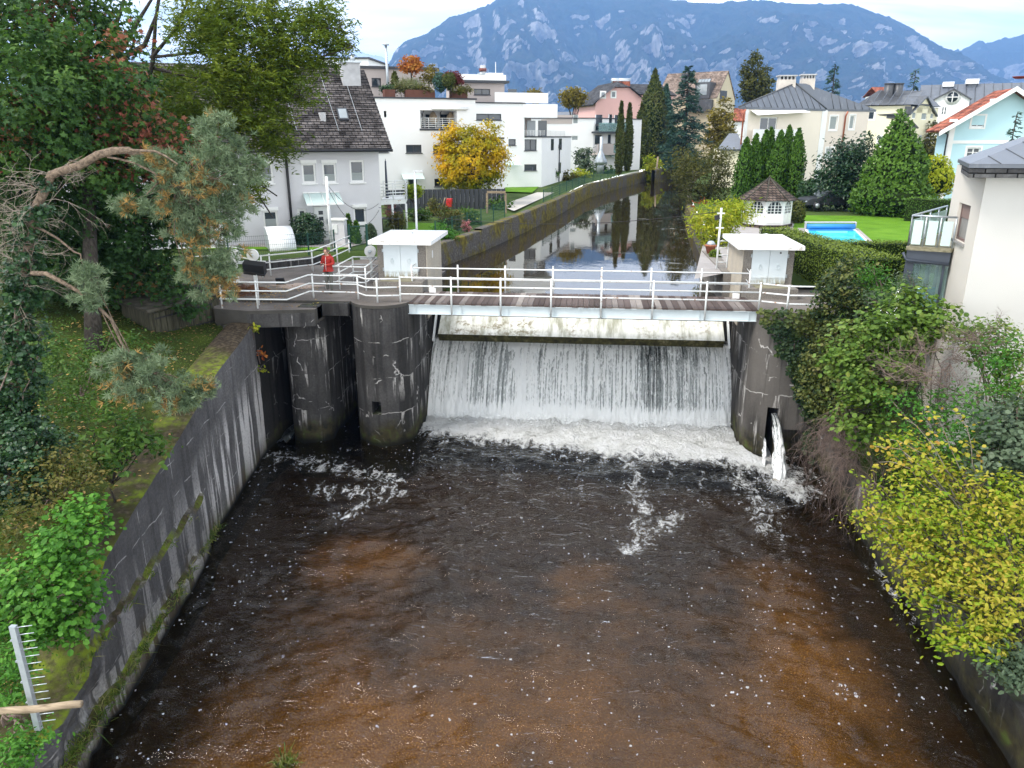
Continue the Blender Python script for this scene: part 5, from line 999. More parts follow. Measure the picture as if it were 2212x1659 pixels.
for (x0, y0, x1, y1) in ((374, 988, 396, 1088), (443, 985, 466, 1083), (440, 1195, 458, 1290)): h = F2s.rect(Z3, x0, y0, x1, y1); m = MB(); fbox(m, F2s, h[0], h[1], h[2], h[3], .003, .05); m.build('window', M['glass'], w2)
P_ = [P2(F2.px(1020, 200)[0], 6), P2(F2.px(1148, 200)[0]-1.2, 6), P2(F2.px(1148, 200)[0]-1.2, 13), P2(F2.px(1020, 200)[0], 13)]; Fq = Fr(P_[0], P_[1]); zq = Fq.px(1080, 180)[1]; hq = Fq.rect(Z2, 1475, 553, 1615, 605)
block('penthouse', P_, zt2, zq, {0: [hq]}, M['render_beige'], w2); dark_win(Fq, hq, w2, 2)
cx_ = (P_[0][0]+P_[1][0]+P_[2][0]+P_[3][0])/4; cy2 = (P_[0][1]+P_[1][1]+P_[2][1]+P_[3][1])/4
big = [(cx_+(p[0]-cx_)*1.16, cy2+(p[1]-cy2)*1.16) for p in P_]; m = MB(); m.prism(big, zq, zq+.25); m.build('roof', M['dark_frame'], w2)
m = MB(); m.prism([(cx_+(p[0]-cx_)*1.05, cy2+(p[1]-cy2)*1.05) for p in P_], zq+.25, zq+.85); m.build('parapet', M['render_white'], w2)
tb_ = Fq.rect(Z2, 1770, 555, 1845, 620); m = MB(); fbox(m, Fq, tb_[0], tb_[1], zt2+.1, tb_[3], .003, .05); m.build('terrace_door', M['glass'], w2)
m = MB(); pm = Fq.px(*Z2(1705, 460)); m.cyl(Fq.P(pm[0], zq+.85, -2), Fq.P(pm[0], Fq.px(*Z2(1705, 305))[1], -2), .04, .03, 6); m.build('antenna', M['rail'], w2); m = MB(); fbox(m, Fq, pm[0]-1, pm[0]+.7, zq+.85, zq+1.15, -2.6, -1.4); m.build('roof_vent', M['white_paint'], w2)
rt = F2.rect(Z2, 1677, 622, 1680, 690); e_ = F2.px(1190, 235)[0]; m = MB(); fbox(m, F2, rt[0], min(e_, ov_), zt2+.12, zt2+.12+1.0, -1.0, -.96)
m.build('balustrade', M['white_paint'], w2)
w3 = thing('apartment_house', 'farthest white apartment house with glass balconies behind two thin cypresses', 'apartment house', (2, 114, 6.3), 'white flat roofed apartment houses by the canal')
C3 = atz(1279.6, 371, 6.5); F3 = Fr(C3+Vector((-11, -2.5, 0)), C3); F3s = Fr(C3, C3+Vector((7.2, 8.5, 0))); zt3 = F3.px(1270, 256)[1]
h3 = [F3.rect(Z3, 440, 780, 487, 850), F3.rect(Z3, 566, 778, 613, 858), F3.rect(Z3, 555, 960, 612, 1003)]
l3 = []; 
for (x0, y0, x1, y1) in ((765, 778, 822, 912), (880, 775, 908, 905), (930, 780, 962, 900), (757, 955, 815, 1032), (870, 950, 898, 1025), (932, 950, 962, 1075), (765, 1130, 808, 1275)): l3.append(F3s.rect(Z3, x0, y0, x1, y1))
m = MB(); wall(m, F3, 5.8, zt3, h3); wall(m, F3s, 5.8, zt3, l3); a_, b_ = F3.a, F3s.b; m.add([(*F3.P(0, 0)[:2], zt3), (*F3.P(F3.L, 0)[:2], zt3), (*F3s.P(F3s.L, 0)[:2], zt3), (a_.x+4, a_.y+9, zt3)], [(0, 1, 2, 3)]); m.build('wall', M['render_white'], w3)
m = MB(); m.prism([F3.P(-.1, 0, .1)[:2], (F3.b.x+.05, F3.b.y-.12), F3s.P(F3s.L, 0, .1)[:2], (a_.x+4, a_.y+9)], zt3, zt3+.12); m.build('roof', M['dark_frame'], w3)
for h in h3: window(F3, h, w3, M['white_paint'], M['curtain'], .08)
for h in l3: dark_win(F3s, h, w3, 2 if h[1]-h[0] > 1.5 else 1)
bs = F3.rect(Z3, 290, 780, 560, 858); m = MB(); fbox(m, F3, bs[0], bs[1], bs[2], bs[3], .003, .03); m.build('colour_band', M['render_beige'], w3)
for (x0, yT, x1, yB, st) in ((742, 850, 968, 925, 'glass'), (735, 1030, 940, 1110, 'solid')):
    r_ = F3s.rect(Z3, x0, yT, x1, yB); m = MB(); fbox(m, F3s, r_[0]-.3, r_[1], r_[2]-.25, r_[2], 0.003, 1.3); bo = m.build('balcony', M['dark_frame'] if st == 'glass' else M['render_beige'], w3)
    if st == 'glass': m = MB(); fbox(m, F3s, r_[0]-.3, r_[1], r_[2], r_[3], 1.27, 1.3); m.build('balustrade', M['clear_glass'], bo)
    else: md = r_[0]+(r_[1]-r_[0])*.6; m = MB(); fbox(m, F3s, r_[0]-.3, md, r_[2], r_[3], 1.2, 1.3); m.build('parapet', M['render_beige'], bo); m = MB(); fbox(m, F3s, md, r_[1], r_[2], r_[3], 1.24, 1.28); m.build('balustrade', M['clear_glass'], bo)
m = MB(); fbox(m, F3s, .3, 5.5, zt3-1.0, zt3-.75, .003, 1.2); m.build('awning', M['dark_frame'], w3)
g_ = F3s.rect(Z3, 850, 1115, 942, 1143); m = MB(); m.add([F3s.P(g_[0], g_[3], .02), F3s.P(g_[1], g_[3], .02), F3s.P(g_[1], g_[2], 1.2), F3s.P(g_[0], g_[2], 1.2)], [(0, 1, 2, 3)]); m.build('terrace_canopy', M['frosted'], w3)
# ------------------------------------------------------------- gabled and hipped houses
def gable_house(name, label, cat, F, depth, zb, ze, zr, mwall, mroof, wins, ov=.5, gable='front', fm=None, gm=None, mull=2, bars=0, surround=None, half=0., root=None):
    """gable='front': the gable end is the wall F; 'side': F is an eaves wall"""
    t = root or thing(name, label, cat, F.P(F.L/2, zb)); m = MB(); L = F.L
    b0, b1 = F.P(0, 0, -depth), F.P(L, 0, -depth); Fs = Fr(F.b, b1); Fb = Fr(b1, b0); Fl_ = Fr(b0, F.a)
    wall(m, F, zb, ze, wins)
    for f in (Fs, Fb, Fl_): wall(m, f, zb, ze)
    mr = MB()
    if gable == 'front':
        m.add([F.P(0, ze), F.P(L, ze), F.P(L/2, zr)], [(0, 1, 2)]); m.add([Fb.P(0, ze), Fb.P(L, ze), Fb.P(L/2, zr)], [(0, 1, 2)])
        k = (zr-ze)/(L/2); e = ov
        for s in (0, 1):
            x = -e if s == 0 else L+e; a, b = (x, ov), (x, -depth-ov); z_ = ze-k*e+.08
            pts = [F.P(x, z_, ov), F.P(L/2, zr+.08, ov), F.P(L/2, zr+.08, -depth-ov), F.P(x, z_, -depth-ov)]
            if s == 0: pts = [pts[3], pts[0], pts[1], pts[2]]; roof_slab(mr, *pts)
            else: roof_slab(mr, pts[0], pts[3], pts[2], pts[1])
    else:
        m.add([Fs.P(0, ze), Fs.P(depth, ze), Fs.P(depth/2, zr)], [(0, 1, 2)]); m.add([Fl_.P(0, ze), Fl_.P(depth, ze), Fl_.P(depth/2, zr)], [(0, 1, 2)])
        k = (zr-ze)/(depth/2); z_ = ze-k*ov+.08
        roof_slab(mr, F.P(-ov, z_, ov), F.P(L+ov, z_, ov), F.P(L+ov, zr+.08, -depth/2), F.P(-ov, zr+.08, -depth/2))
        roof_slab(mr, F.P(L+ov, z_, -depth-ov), F.P(-ov, z_, -depth-ov), F.P(-ov, zr+.08, -depth/2), F.P(L+ov, zr+.08, -depth/2))
    m.build('wall', mwall, t); r = mr.build('roof', mroof, t)
    for h in wins: window(F, h, t, fm or M['white_paint'], gm or M['glass'], .09, mull, bars, .12, None, surround)
    return t, r
def hip(m, pts, ze, zr, r0, r1, th=0):
    """hipped roof over quad pts (ccw), ridge from r0 to r1"""
    a, b, c, d = [(p[0], p[1], ze) for p in pts]; R0 = (*r0, zr); R1 = (*r1, zr)
    m.add([a, b, c, d, R0, R1], [(0, 1, 5, 4), (1, 2, 5), (2, 3, 4, 5), (3, 0, 4), (0, 3, 2, 1)])
def seams(root, quads, mat, step=.62, r=.022):
    m = MB()
    for a, b, c, d in quads:      # lower edge a-b, upper edge d-c
        a, b, c, d = map(Vector, (a, b, c, d)); n = max(2, int((b-a).length/step))
        for i in range(1, n):
            f = i/n; p = a.lerp(b, f); ax = (b-a).normalized(); nrm = (b-a).cross(d-a); nrm = nrm.normalized() if nrm.z > 0 else -nrm.normalized()
            dirn = nrm.cross(ax).normalized(); dirn = dirn if dirn.z > 0 else -dirn
            s = (p-a).dot(ax); sd_, sc_ = (d-a).dot(ax), (c-a).dot(ax); H = (d-a).dot(dirn); L = (b-a).length
            if s < sd_: h = H*s/sd_ if sd_ > 1e-6 else H
            elif s > sc_: h = H*(L-s)/(L-sc_) if L-sc_ > 1e-6 else H
            else: h = H
            if h > .15: m.tube([p+nrm*.012, p+dirn*h+nrm*.012], r, 4)
    o = m.build('seams', mat, root); bm = bmesh.new(); bm.from_mesh(root.data); n0 = len(bm.faces); bm.from_mesh(o.data); bm.faces.ensure_lookup_table()
    for f in bm.faces[n0:]: f.material_index = 1
    bm.to_mesh(root.data); bm.free(); root.data.materials.append(mat); me = o.data; bpy.data.objects.remove(o); bpy.data.meshes.remove(me)
# pink house with half hipped roof
Y_ = 150.; a_ = aty(1283, 330, Y_); b_ = aty(1390, 330, Y_+3); F5 = Fr((a_.x, a_.y), (b_.x, b_.y)); ze = F5.px(*Z3(690, 660))[1]; zr = F5.px(*Z3(880, 495))[1]
pk = [F5.rect(Z3, 808, 578, 848, 630), F5.rect(Z3, 900, 575, 938, 628)]
t5 = thing('pink_house', 'pink rendered house with dark half hipped roof behind the white apartments', 'house', (a_.x, Y_, 6.5)); L5 = F5.L; m = MB(); dp = 14
hw = .30; zk = zr-.9
wall(m, F5, 6, ze, []); m.add([F5.P(0, ze), F5.P(L5, ze), F5.P(L5*(.5+hw*.5), zk), F5.P(L5*(.5-hw*.5), zk)], [(0, 1, 2, 3)])
s5 = Fr(F5.b, F5.P(L5, 0, -dp)); wall(m, s5, 6, ze, []); wall(m, Fr(F5.P(0, 0, -dp), F5.a), 6, ze); m.build('wall', M['render_pink'], t5)
m = MB(); o_ = .8; k5 = (zk-ze)/(L5*(.5-hw*.5)); zl_5 = ze-k5*o_
roof_slab(m, F5.P(L5+o_, zl_5, o_), F5.P(L5+o_, zl_5, -dp), F5.P(L5*.5, zr+.3, -dp), F5.P(L5*.5, zr+.3, -2.2), .2); roof_slab(m, F5.P(-o_, zl_5, -dp), F5.P(-o_, zl_5, o_), F5.P(L5*.5, zr+.3, -2.2), F5.P(L5*.5, zr+.3, -dp), .2)
kk = .5-hw*.5; m.add([F5.P(L5*kk, zk+.1, o_), F5.P(L5*(1-kk), zk+.1, o_), F5.P(L5*.5, zr+.3, -2.2), F5.P(L5*kk-.3, zk-.1, o_), F5.P(-o_, zl_5+.02, o_), F5.P(L5*(1-kk)+.3, zk-.1, o_), F5.P(L5+o_, zl_5+.02, o_)], [(0, 1, 2), (4, 0, 2), (1, 6, 2)])
rf5 = m.build('roof', M['roof_black'], t5)
for h in pk: m = MB(); fbox(m, F5, h[0]-.15, h[1]+.15, h[2]-.15, h[3]+.15, .003, .06); w = m.build('window', M['white_paint'], t5); m = MB(); fbox(m, F5, h[0]+.12, h[1]-.12, h[2]+.1, h[3]-.1, .05, .075); m.build('pane', M['glass_light'], w)
bnd = F5.px(1330, 318)[1]; m = MB(); fbox(m, F5, 0, L5, bnd-.35, bnd, .003, .08); m.build('cornice', M['white_paint'], t5)
hh = s5.rect(Z3, 1108, 715, 1128, 795); m = MB(); fbox(m, s5, hh[0], hh[1], hh[2], hh[3], .003, .07); m.build('window', M['glass_light'], t5)
for x0 in (990, 1055):
    c_ = F5.px(*Z3(x0, 500)); tz = F5.px(*Z3(x0, 470))[1]; m = MB(); fbox(m, F5, c_[0], c_[0]+2.0, zr-1.5, tz, -6, -4.8); ch = m.build('chimney', M['roof_red'], rf5); m = MB(); m.tube([F5.P(c_[0]-.1, tz+.1, -5.4), F5.P(c_[0]+2.1, tz+.1, -5.4)], .5, 10); m.build('chimney_cap', M['galv'], ch)
sg = F5.px(*Z3(1050, 510)); m = MB(); roof_slab(m, F5.P(L5*.55, zr-1.6, -3.5), F5.P(L5+7.5, zr-1.9, -3.5), F5.P(L5+6.5, zr+.35, -9), F5.P(L5*.55, zr+.35, -9), .2); m.build('side_roof', M['roof_black'], t5)
m = MB(); fbox(m, F5, L5+.1, L5+7, 6, zr-1.9, -12, -3.9); m.build('side_wing', M['render_pink'], t5)
# brown roofed house
Y_ = 165.; a_ = aty(1412, 330, Y_+7); b_ = aty(1538, 330, Y_); F6 = Fr((a_.x, a_.y), (b_.x, b_.y)); ze = F6.px(*Z3(1760, 628))[1]; zr = Fr((a_.x+3, a_.y+5), (b_.x+4.2, b_.y+4)).px(1560, 155)[1]
g6 = F6.P(F6.L, 0, -9.5); s6 = Fr(F6.b, g6); 
t6, r6 = gable_house('ochre_house', 'tall ochre house with brown tiled gable roof and row of roof windows', 'house', F6, 9.5, 6, ze, zr, M['render_ochre'], M['roof_brown'], [F6.rect(Z3, 1700, 640, 1770, 740)], .15, 'side')
hg = s6.rect(Z3, 1845, 568, 1905, 655); m = MB(); fbox(m, s6, hg[0], hg[1], hg[2], hg[3], .003, .06); w = m.build('window', M['dark_frame'], t6)
def roofplane_box(F, depth, ze, zr, s0, s1, f0, f1, th, root, name, mat, inset=0.):
    P = lambda s, f, o: Vector(F.P(s, ze+(zr-ze)*f+.08, -depth/2*f))+Vector((0, 0, 1))*o; m = MB()
    m.add([P(s0, f0, .0), P(s1, f0, .0), P(s1, f1, .0), P(s0, f1, .0), P(s0, f0, th), P(s1, f0, th), P(s1, f1, th), P(s0, f1, th)], [(0, 1, 5, 4), (1, 2, 6, 5), (2, 3, 7, 6), (3, 0, 4, 7), (4, 5, 6, 7)]); return m.build(name, mat, root)
sa_, sb_ = F6.px(*Z3(1605, 520))[0], F6.px(*Z3(1710, 520))[0]
w = roofplane_box(F6, 9.5, ze, zr, sa_, sb_, .45, .68, .2, r6, 'roof_window', M['dark_frame'])
for k in range(4): roofplane_box(F6, 9.5, ze, zr, sa_+(sb_-sa_)*(k+.06)/4, sa_+(sb_-sa_)*(k+.92)/4, .47, .66, .24, w, 'pane', M['glass_light'])
ch = F6.px(*Z3(1455, 450))[0]; m = MB(); fbox(m, F6, ch, ch+2.2, zr-1.5, zr-.2, -4.2, -3.0); m.build('chimney', M['dark_frame'], r6)
d0, d1 = F6.px(*Z3(1640, 560))[0], F6.px(*Z3(1765, 560))[0]; m = MB(); fbox(m, F6, d0, d1, ze-.2, ze+2.9, -2.9, .6); dm = m.build('dormer', M['zinc_dark'], t6); m = MB(); fbox(m, F6, d0+.4, d1-.5, ze+.5, ze+2.5, .59, .63); m.build('pane', M['glass_light'], dm)
m = MB(); fbox(m, F6, d0-1.5, d1+.8, ze-2.6, ze-.4, .003, 1.2); m.build('balcony', M['zinc_dark'], t6)
# ------------------------------------------------------------- cream house with hipped zinc roof
pl_ = atz(1596, 402, 6.2); pc_ = atz(1762, 395, 6.2); pc_.y = pl_.y+1.0 if pc_.y < pl_.y-4 else pc_.y; pr_ = aty(1866, 330, pc_.y+3.0)
pc_.x = aty(1762, 395, pc_.y).x
FL, FRt = Fr(pl_, pc_), Fr(pc_, pr_); ze = FL.px(*Z4(700, 598))[1]
t8 = thing('cream_house', 'cream house with dark hipped zinc roof and two stained chimneys behind the cypresses', 'house', (pc_.x, pc_.y, 6))
hl = [FL.rect(Z4, 345, 648, 465, 748)]; hl[0] = (*hl[0][:3], hl[0][3]); hr = [FRt.rect(Z4, *q4) for q4 in ((838, 640, 892, 740), (978, 634, 1014, 735), (808, 865, 862, 950), (955, 855, 985, 930))]
m = MB(); wall(m, FL, 5.5, ze, hl); bb = (pl_.x+pr_.x-pc_.x, pl_.y+pr_.y-pc_.y+6); wall(m, Fr(pr_, bb), 5.5, ze); m.build('wall', M['render_cream'], t8)
m = MB(); wall(m, FRt, 5.5, ze, hr); m.build('side_wall', M['render_pinkish'], t8)
for h in hl: window(FL, h, t8, M['white_paint'], M['glass'], .12, 2)
for h in hr: window(FRt, h, t8, M['white_paint'], M['curtain'], .12, 1, 0, .12, None, M['white_paint'])
m = MB(); fbox(m, FL, FL.L-.35, FL.L+.03, 5.5, ze, .003, .06); fbox(m, FRt, -.03, .45, 5.5, ze, .003, .06); m.build('corner_pilaster', M['white_paint'], t8); m = MB(); fbox(m, FL, 0, .4, 5.5, ze, .003, .06); m.build('corner_pilaster', M['white_paint'], t8)
cen = lambda k: ((pl_.x+pr_.x)/2+(p_[0]-(pl_.x+pr_.x)/2)*k, (pl_.y+bb[1])/2)
cx_, cy2 = (pl_.x+pr_.x+pc_.x+bb[0])/4, (pl_.y+pr_.y+pc_.y+bb[1])/4
ev = [(cx_+(p[0]-cx_)*1.11, cy2+(p[1]-cy2)*1.11) for p in (pl_, pc_, pr_, bb)]; ap = aty(1724, 180, cy2); zr = ap.z
r0, r1 = (ap.x-.3, cy2), (ap.x+1.0, cy2+.6)
m = MB(); A_, B_, C_, D_ = [(p[0], p[1], ze+.15) for p in ev]; m.add([A_, B_, C_, D_, (*r0, zr), (*r1, zr)], [(0, 1, 4), (1, 5, 4), (1, 2, 5), (2, 3, 5), (3, 4, 5), (3, 0, 4)]); m.prism(ev, ze-.08, ze+.145)
rf = m.build('roof', M['zinc'], t8); R0, R1 = (*r0, zr), (*r1, zr)
seams(rf, [(A_, B_, Vector(R0)+Vector((.01, 0, 0)), R0), (B_, C_, Vector(R1)+Vector((.01, 0, 0)), R1)], M['zinc_dark'], .95, .045)
m = MB(); m.tube([B_, R0], .1, 6); m.tube([A_, R0], .08, 6); m.build('hip_ridge', M['zinc_dark'], rf)
for (x0, y0, x1, y1, lab) in ((485, 352, 592, 470, 'left'), (650, 345, 730, 450, 'right')):
    c0 = Z4(x0, y0); c1 = Z4(x1, y1); Yc = cy2-.5 if lab == 'left' else cy2+.8; a_ = aty(c0[0], c0[1], Yc); b_ = aty(c1[0], c1[1], Yc); m = MB(); m.box(a_.x, b_.x, Yc, Yc+1.2, ze+.8, a_.z-.45); ch = m.build('chimney', plain('rust_streaked_chimney', (.55, .50, .45), .9, .15, var=.3, scale=1.2, bump=.2), rf)
    m = MB()
    for k in range(5): x = a_.x+.1+(b_.x-a_.x-.2)*k/4; m.box(x-.08, x+.08, Yc+.05, Yc+1.15, a_.z-.45, a_.z-.12)
    m.box(a_.x-.12, b_.x+.12, Yc-.1, Yc+1.3, a_.z-.12, a_.z+.02); m.build('chimney_cap', M['old_render'], ch)
bl = FL.rect(Z4, 253, 735, 590, 832); m = MB(); fbox(m, FL, bl[0], bl[1], bl[2], bl[3], .8, .88); fbox(m, FL, bl[0], bl[1], bl[2]-.2, bl[2], .003, .9); m.build('balcony', M['white_paint'], t8)
aw = FL.rect(Z4, 275, 610, 650, 640); m = MB(); m.add([FL.P(aw[0], aw[2], 1.1), FL.P(aw[1], aw[3], 1.1), FL.P(aw[1], aw[3]+.25, .05), FL.P(aw[0], aw[2]+.5, .05)], [(0, 1, 2, 3)]); m.build('awning', M['white_paint'], t8)
for F_, x_, yb in ((FL, 218, 1130), (FRt, 940, 905)): s_ = F_.px(*Z4(x_, 700))[0]; m = MB(); m.tube([F_.P(s_, ze-.1, .35), F_.P(s_, ze-.6, .1), F_.P(s_, 6, .1)], .09, 6); m.build('downpipe', M['copper'], t8)
# low annexe left of it
an = atz(1580, 404, 6.2); a0, a1 = aty(1560, 300, pl_.y-1.5), aty(1599, 300, pl_.y-1.0); za = aty(1580, 322, pl_.y-1).z; m = MB(); t = thing('annexe', 'small annexe with sloping zinc roof left of the cream house', 'annexe', (a0.x, a0.y, 6))
m.box(a0.x, pl_.x-.02, a0.y, a0.y+5, 5.8, za); m.build('wall', M['render_yellow'], t); m = MB(); zt_ = aty(1590, 288, a0.y+4).z; roof_slab(m, (a0.x-.5, a0.y-.4, za), (pl_.x-.02, a0.y-.4, za), (pl_.x-.02, a0.y+5, zt_), (a0.x+1.5, a0.y+5, zt_)); m.build('roof', M['zinc'], t)
# ------------------------------------------------------------- yellow house
YY_ = 108.; a_ = aty(*Z4(1020, 700), YY_); b_ = aty(*Z4(1392, 700), YY_-3); c_ = aty(*Z4(1590, 700), YY_+6); F7, F7s = Fr(a_, b_), Fr(b_, c_); ze = F7.px(*Z4(1100, 572))[1]
t9 = thing('yellow_house', 'pale yellow house with black zinc dormers behind the large thuja', 'house', (b_.x, b_.y, 6)); h7 = [F7.rect(Z4, 1076, 606, 1155, 668), F7.rect(Z4, 1175, 785, 1255, 858)]
d7 = [F7s.rect(Z4, *q4) for q4 in ((1490, 590, 1528, 668), (1424, 595, 1450, 660), (1553, 598, 1575, 660), (1462, 775, 1490, 850), (1518, 770, 1548, 848), (1398, 778, 1425, 850))]
zw = F7s.px(*Z4(1500, 600))[1]; zd = F7s.px(*Z4(1530, 500))[1]
m = MB(); wall(m, F7, 5.5, ze, h7); wall(m, F7s, 5.5, ze-.1, [h for h in d7 if h[3] < ze-.1]); b7 = (a_.x+c_.x-b_.x, a_.y+c_.y-b_.y+3); wall(m, Fr(c_, b7), 5.5, ze)
sd0, sd1 = F7s.px(*Z4(1400, 600))[0], F7s.px(*Z4(1592, 600))[0]
wall(m, F7s, ze-.1, zd-2.1, [h for h in d7 if h[3] >= ze-.1], .14, sd0, sd1); m.add([F7s.P(sd0+1.2, zd-2.1), F7s.P(sd1-1.2, zd-2.1), F7s.P((sd0+sd1)/2+.5, zd-.3), F7s.P((sd0+sd1)/2-.5, zd-.3)], [(0, 1, 2, 3)])
m.build('wall', M['render_yellow'], t9)
for h in h7: window(F7, h, t9, M['white_paint'], M['glass'], .12, 1, 0, .12, None, M['white_paint'])
for h in d7: window(F7s, h, t9, M['white_paint'], M['curtain'], .1, 1)
cx_, cy2 = (a_.x+b_.x+c_.x+b7[0])/4, (a_.y+b_.y+c_.y+b7[1])/4; ev = [(cx_+(p[0]-cx_)*1.06, cy2+(p[1]-cy2)*1.06) for p in (a_, b_, c_, b7)]; r0 = aty(*Z4(1185, 458), cy2); r1 = aty(*Z4(1500, 460), cy2+2)
m = MB(); V4 = [(p[0], p[1], ze+.1) for p in ev]; m.add(V4+[(r0.x, r0.y, r0.z), (r1.x, r1.y, r0.z)], [(0, 1, 5, 4), (1, 2, 5), (2, 3, 4, 5), (3, 0, 4)]); rf = m.build('roof', M['zinc_dark'], t9)
seams(rf, [(V4[0], V4[1], (r1.x, r1.y, r0.z), (r0.x, r0.y, r0.z))], M['zinc'], .9, .04)
m = MB(); dz_ = zd-2.0; ctr = (sd0+sd1)/2
roof_slab(m, F7s.P(sd0-.2, dz_-.3, .3), F7s.P(ctr, zd, .3), F7s.P(ctr, zd, -6), F7s.P(sd0-.2, dz_-.3, -6), .15); roof_slab(m, F7s.P(ctr, zd, .3), F7s.P(sd1+.2, dz_-.3, .3), F7s.P(sd1+.2, dz_-.3, -6), F7s.P(ctr, zd, -6), .15); m.build('dormer_roof', M['zinc_dark'], t9)
m = MB(); m.add([F7s.P(sd0-.02, ze-1.5, .1), F7s.P(sd0-.02, dz_-.3, .05), F7s.P(sd0-.02, dz_-.3, -5), F7s.P(sd0-.02, ze-1.5, -5)], [(0, 1, 2, 3)]); fbox(m, F7s, -.5, sd0-.02, ze-1.0, ze-.1, -.5, .35); m.build('dormer_cheek', M['zinc_dark'], t9)
for s_ in (.4, sd1-.4): m = MB(); q0 = F7s.px(*Z4(1400, 670))[1]; roof_slab(m, F7s.P(s_-.6, q0-.9, .9), F7s.P(s_+1.1, q0-.9, .9), F7s.P(s_+.9, q0, 0), F7s.P(s_-.4, q0, 0), .15); m.build('porch_roof', M['roof_black'], t9)
for x0 in (1210, 1278): p = aty(*Z4(x0, 415), cy2); m = MB(); m.cyl((p.x+.9, cy2, ze), (p.x+.9, cy2, p.z), .6, .6, 12); m.cyl((p.x+.9, cy2, p.z), (p.x+.9, cy2, p.z+.1), .68, .68, 12); m.build('chimney', M['zinc_dark'], rf)
# long zinc roofed house behind with white gable
YY_ = 142.; a_ = aty(*Z4(1480, 600), YY_+4); b_ = aty(*Z4(2330, 600), YY_-2); F8 = Fr(a_, b_); ze = F8.px(*Z4(1800, 600))[1]; zr = F8.px(*Z4(1500, 428))[1]-.0
zr = aty(*Z4(1700, 415), YY_+7).z
t10, rf = gable_house('long_house', 'long white house with seamed zinc roof and round gable window behind the blue house', 'house', F8, 14, 6, ze, zr, M['render_white'], M['zinc'], [], .4, 'side')
k = Vector(F8.P(0, ze, .4)); seams(rf, [(F8.P(0, ze, .4), F8.P(F8.L, ze, .4), F8.P(F8.L, zr+.08, -7), F8.P(0, zr+.08, -7))], M['zinc_dark'], 1.3, .05)
ga, gb = F8.px(*Z4(1572, 560))[0], F8.px(*Z4(1815, 560))[0]; zc = F8.px(*Z4(1692, 462))[1]; zg = F8.px(*Z4(1575, 520))[1]; m = MB(); wall(m, Fr(F8.P(ga, 0, 2.5)[:2], F8.P(gb, 0, 2.5)[:2]), 6, zg, [])
m.add([F8.P(ga, zg, 2.5), F8.P(gb, zg, 2.5), F8.P((ga+gb)/2, zc, 2.5)], [(0, 1, 2)]); m.quad(F8.P(ga, 6, -.3), F8.P(ga, 6, 2.5), F8.P(ga, zg, 2.5), F8.P(ga, zg, -.3)); m.build('gable_wall', M['render_white'], t10)
m = MB(); md = (ga+gb)/2; roof_slab(m, F8.P(ga-.3, zg-.2, -4), F8.P(ga-.3, zg-.2, 2.9), F8.P(md, zc+.25, 2.9), F8.P(md, zc+.25, -4), .2); roof_slab(m, F8.P(gb+.3, zg-.2, 2.9), F8.P(gb+.3, zg-.2, -4), F8.P(md, zc+.25, -4), F8.P(md, zc+.25, 2.9), .2); m.build('gable_roof', M['zinc_dark'], t10)
cz = F8.px(*Z4(1692, 512)); rr_ = .95; m = MB(); m.tube([F8.P(md, cz[1], 2.5), F8.P(md, cz[1], 2.62)], rr_*1.25, 20); w = m.build('round_window', M['white_paint'], t10); m = MB(); m.tube([F8.P(md, cz[1], 2.6), F8.P(md, cz[1], 2.64)], rr_*.85, 20); m.build('pane', M['glass'], w); m = MB(); fbox(m, F8, md-.06, md+.06, cz[1]-rr_*.85, cz[1]+rr_*.85, 2.63, 2.67); fbox(m, F8, md-rr_*.85, md+rr_*.85, cz[1]-.06, cz[1]+.06, 2.63, 2.672); m.build('glazing_bar', M['white_paint'], w)
hw_ = F8.rect(Z4, 1615, 578, 1665, 640); m = MB(); fbox(m, F8, hw_[0], hw_[1], hw_[2], hw_[3], 2.5, 2.56); w = m.build('window', M['white_paint'], t10); m = MB(); mm_ = (hw_[0]+hw_[1])/2
for (p0_, p1_) in ((hw_[0]+.25, mm_-.1), (mm_+.1, hw_[1]-.25)):
    for z0_, z1_ in ((.15, .48), (.53, .95)): fbox(m, F8, p0_, p1_, hw_[2]+(hw_[3]-hw_[2])*z0_, hw_[2]+(hw_[3]-hw_[2])*z1_, 2.555, 2.58)
m.build('pane', M['glass'], w)
for (x0, x1, y0, lab) in ((1655, 1738, 380, ''), (1828, 1922, 358, '')): p0, p1 = F8.px(*Z4(x0, y0)), F8.px(*Z4(x1, y0)); m = MB(); fbox(m, F8, p0[0]+.3, p1[0]-.3, zr-1.6, p0[1]-.9, -8.5, -6); ch = m.build('chimney', M['zinc'], rf); m = MB(); fbox(m, F8, p0[0], p1[0], p0[1]-.9, p0[1]-.1, -8.8, -5.7); m.build('chimney_cap', M['white_paint'], ch)
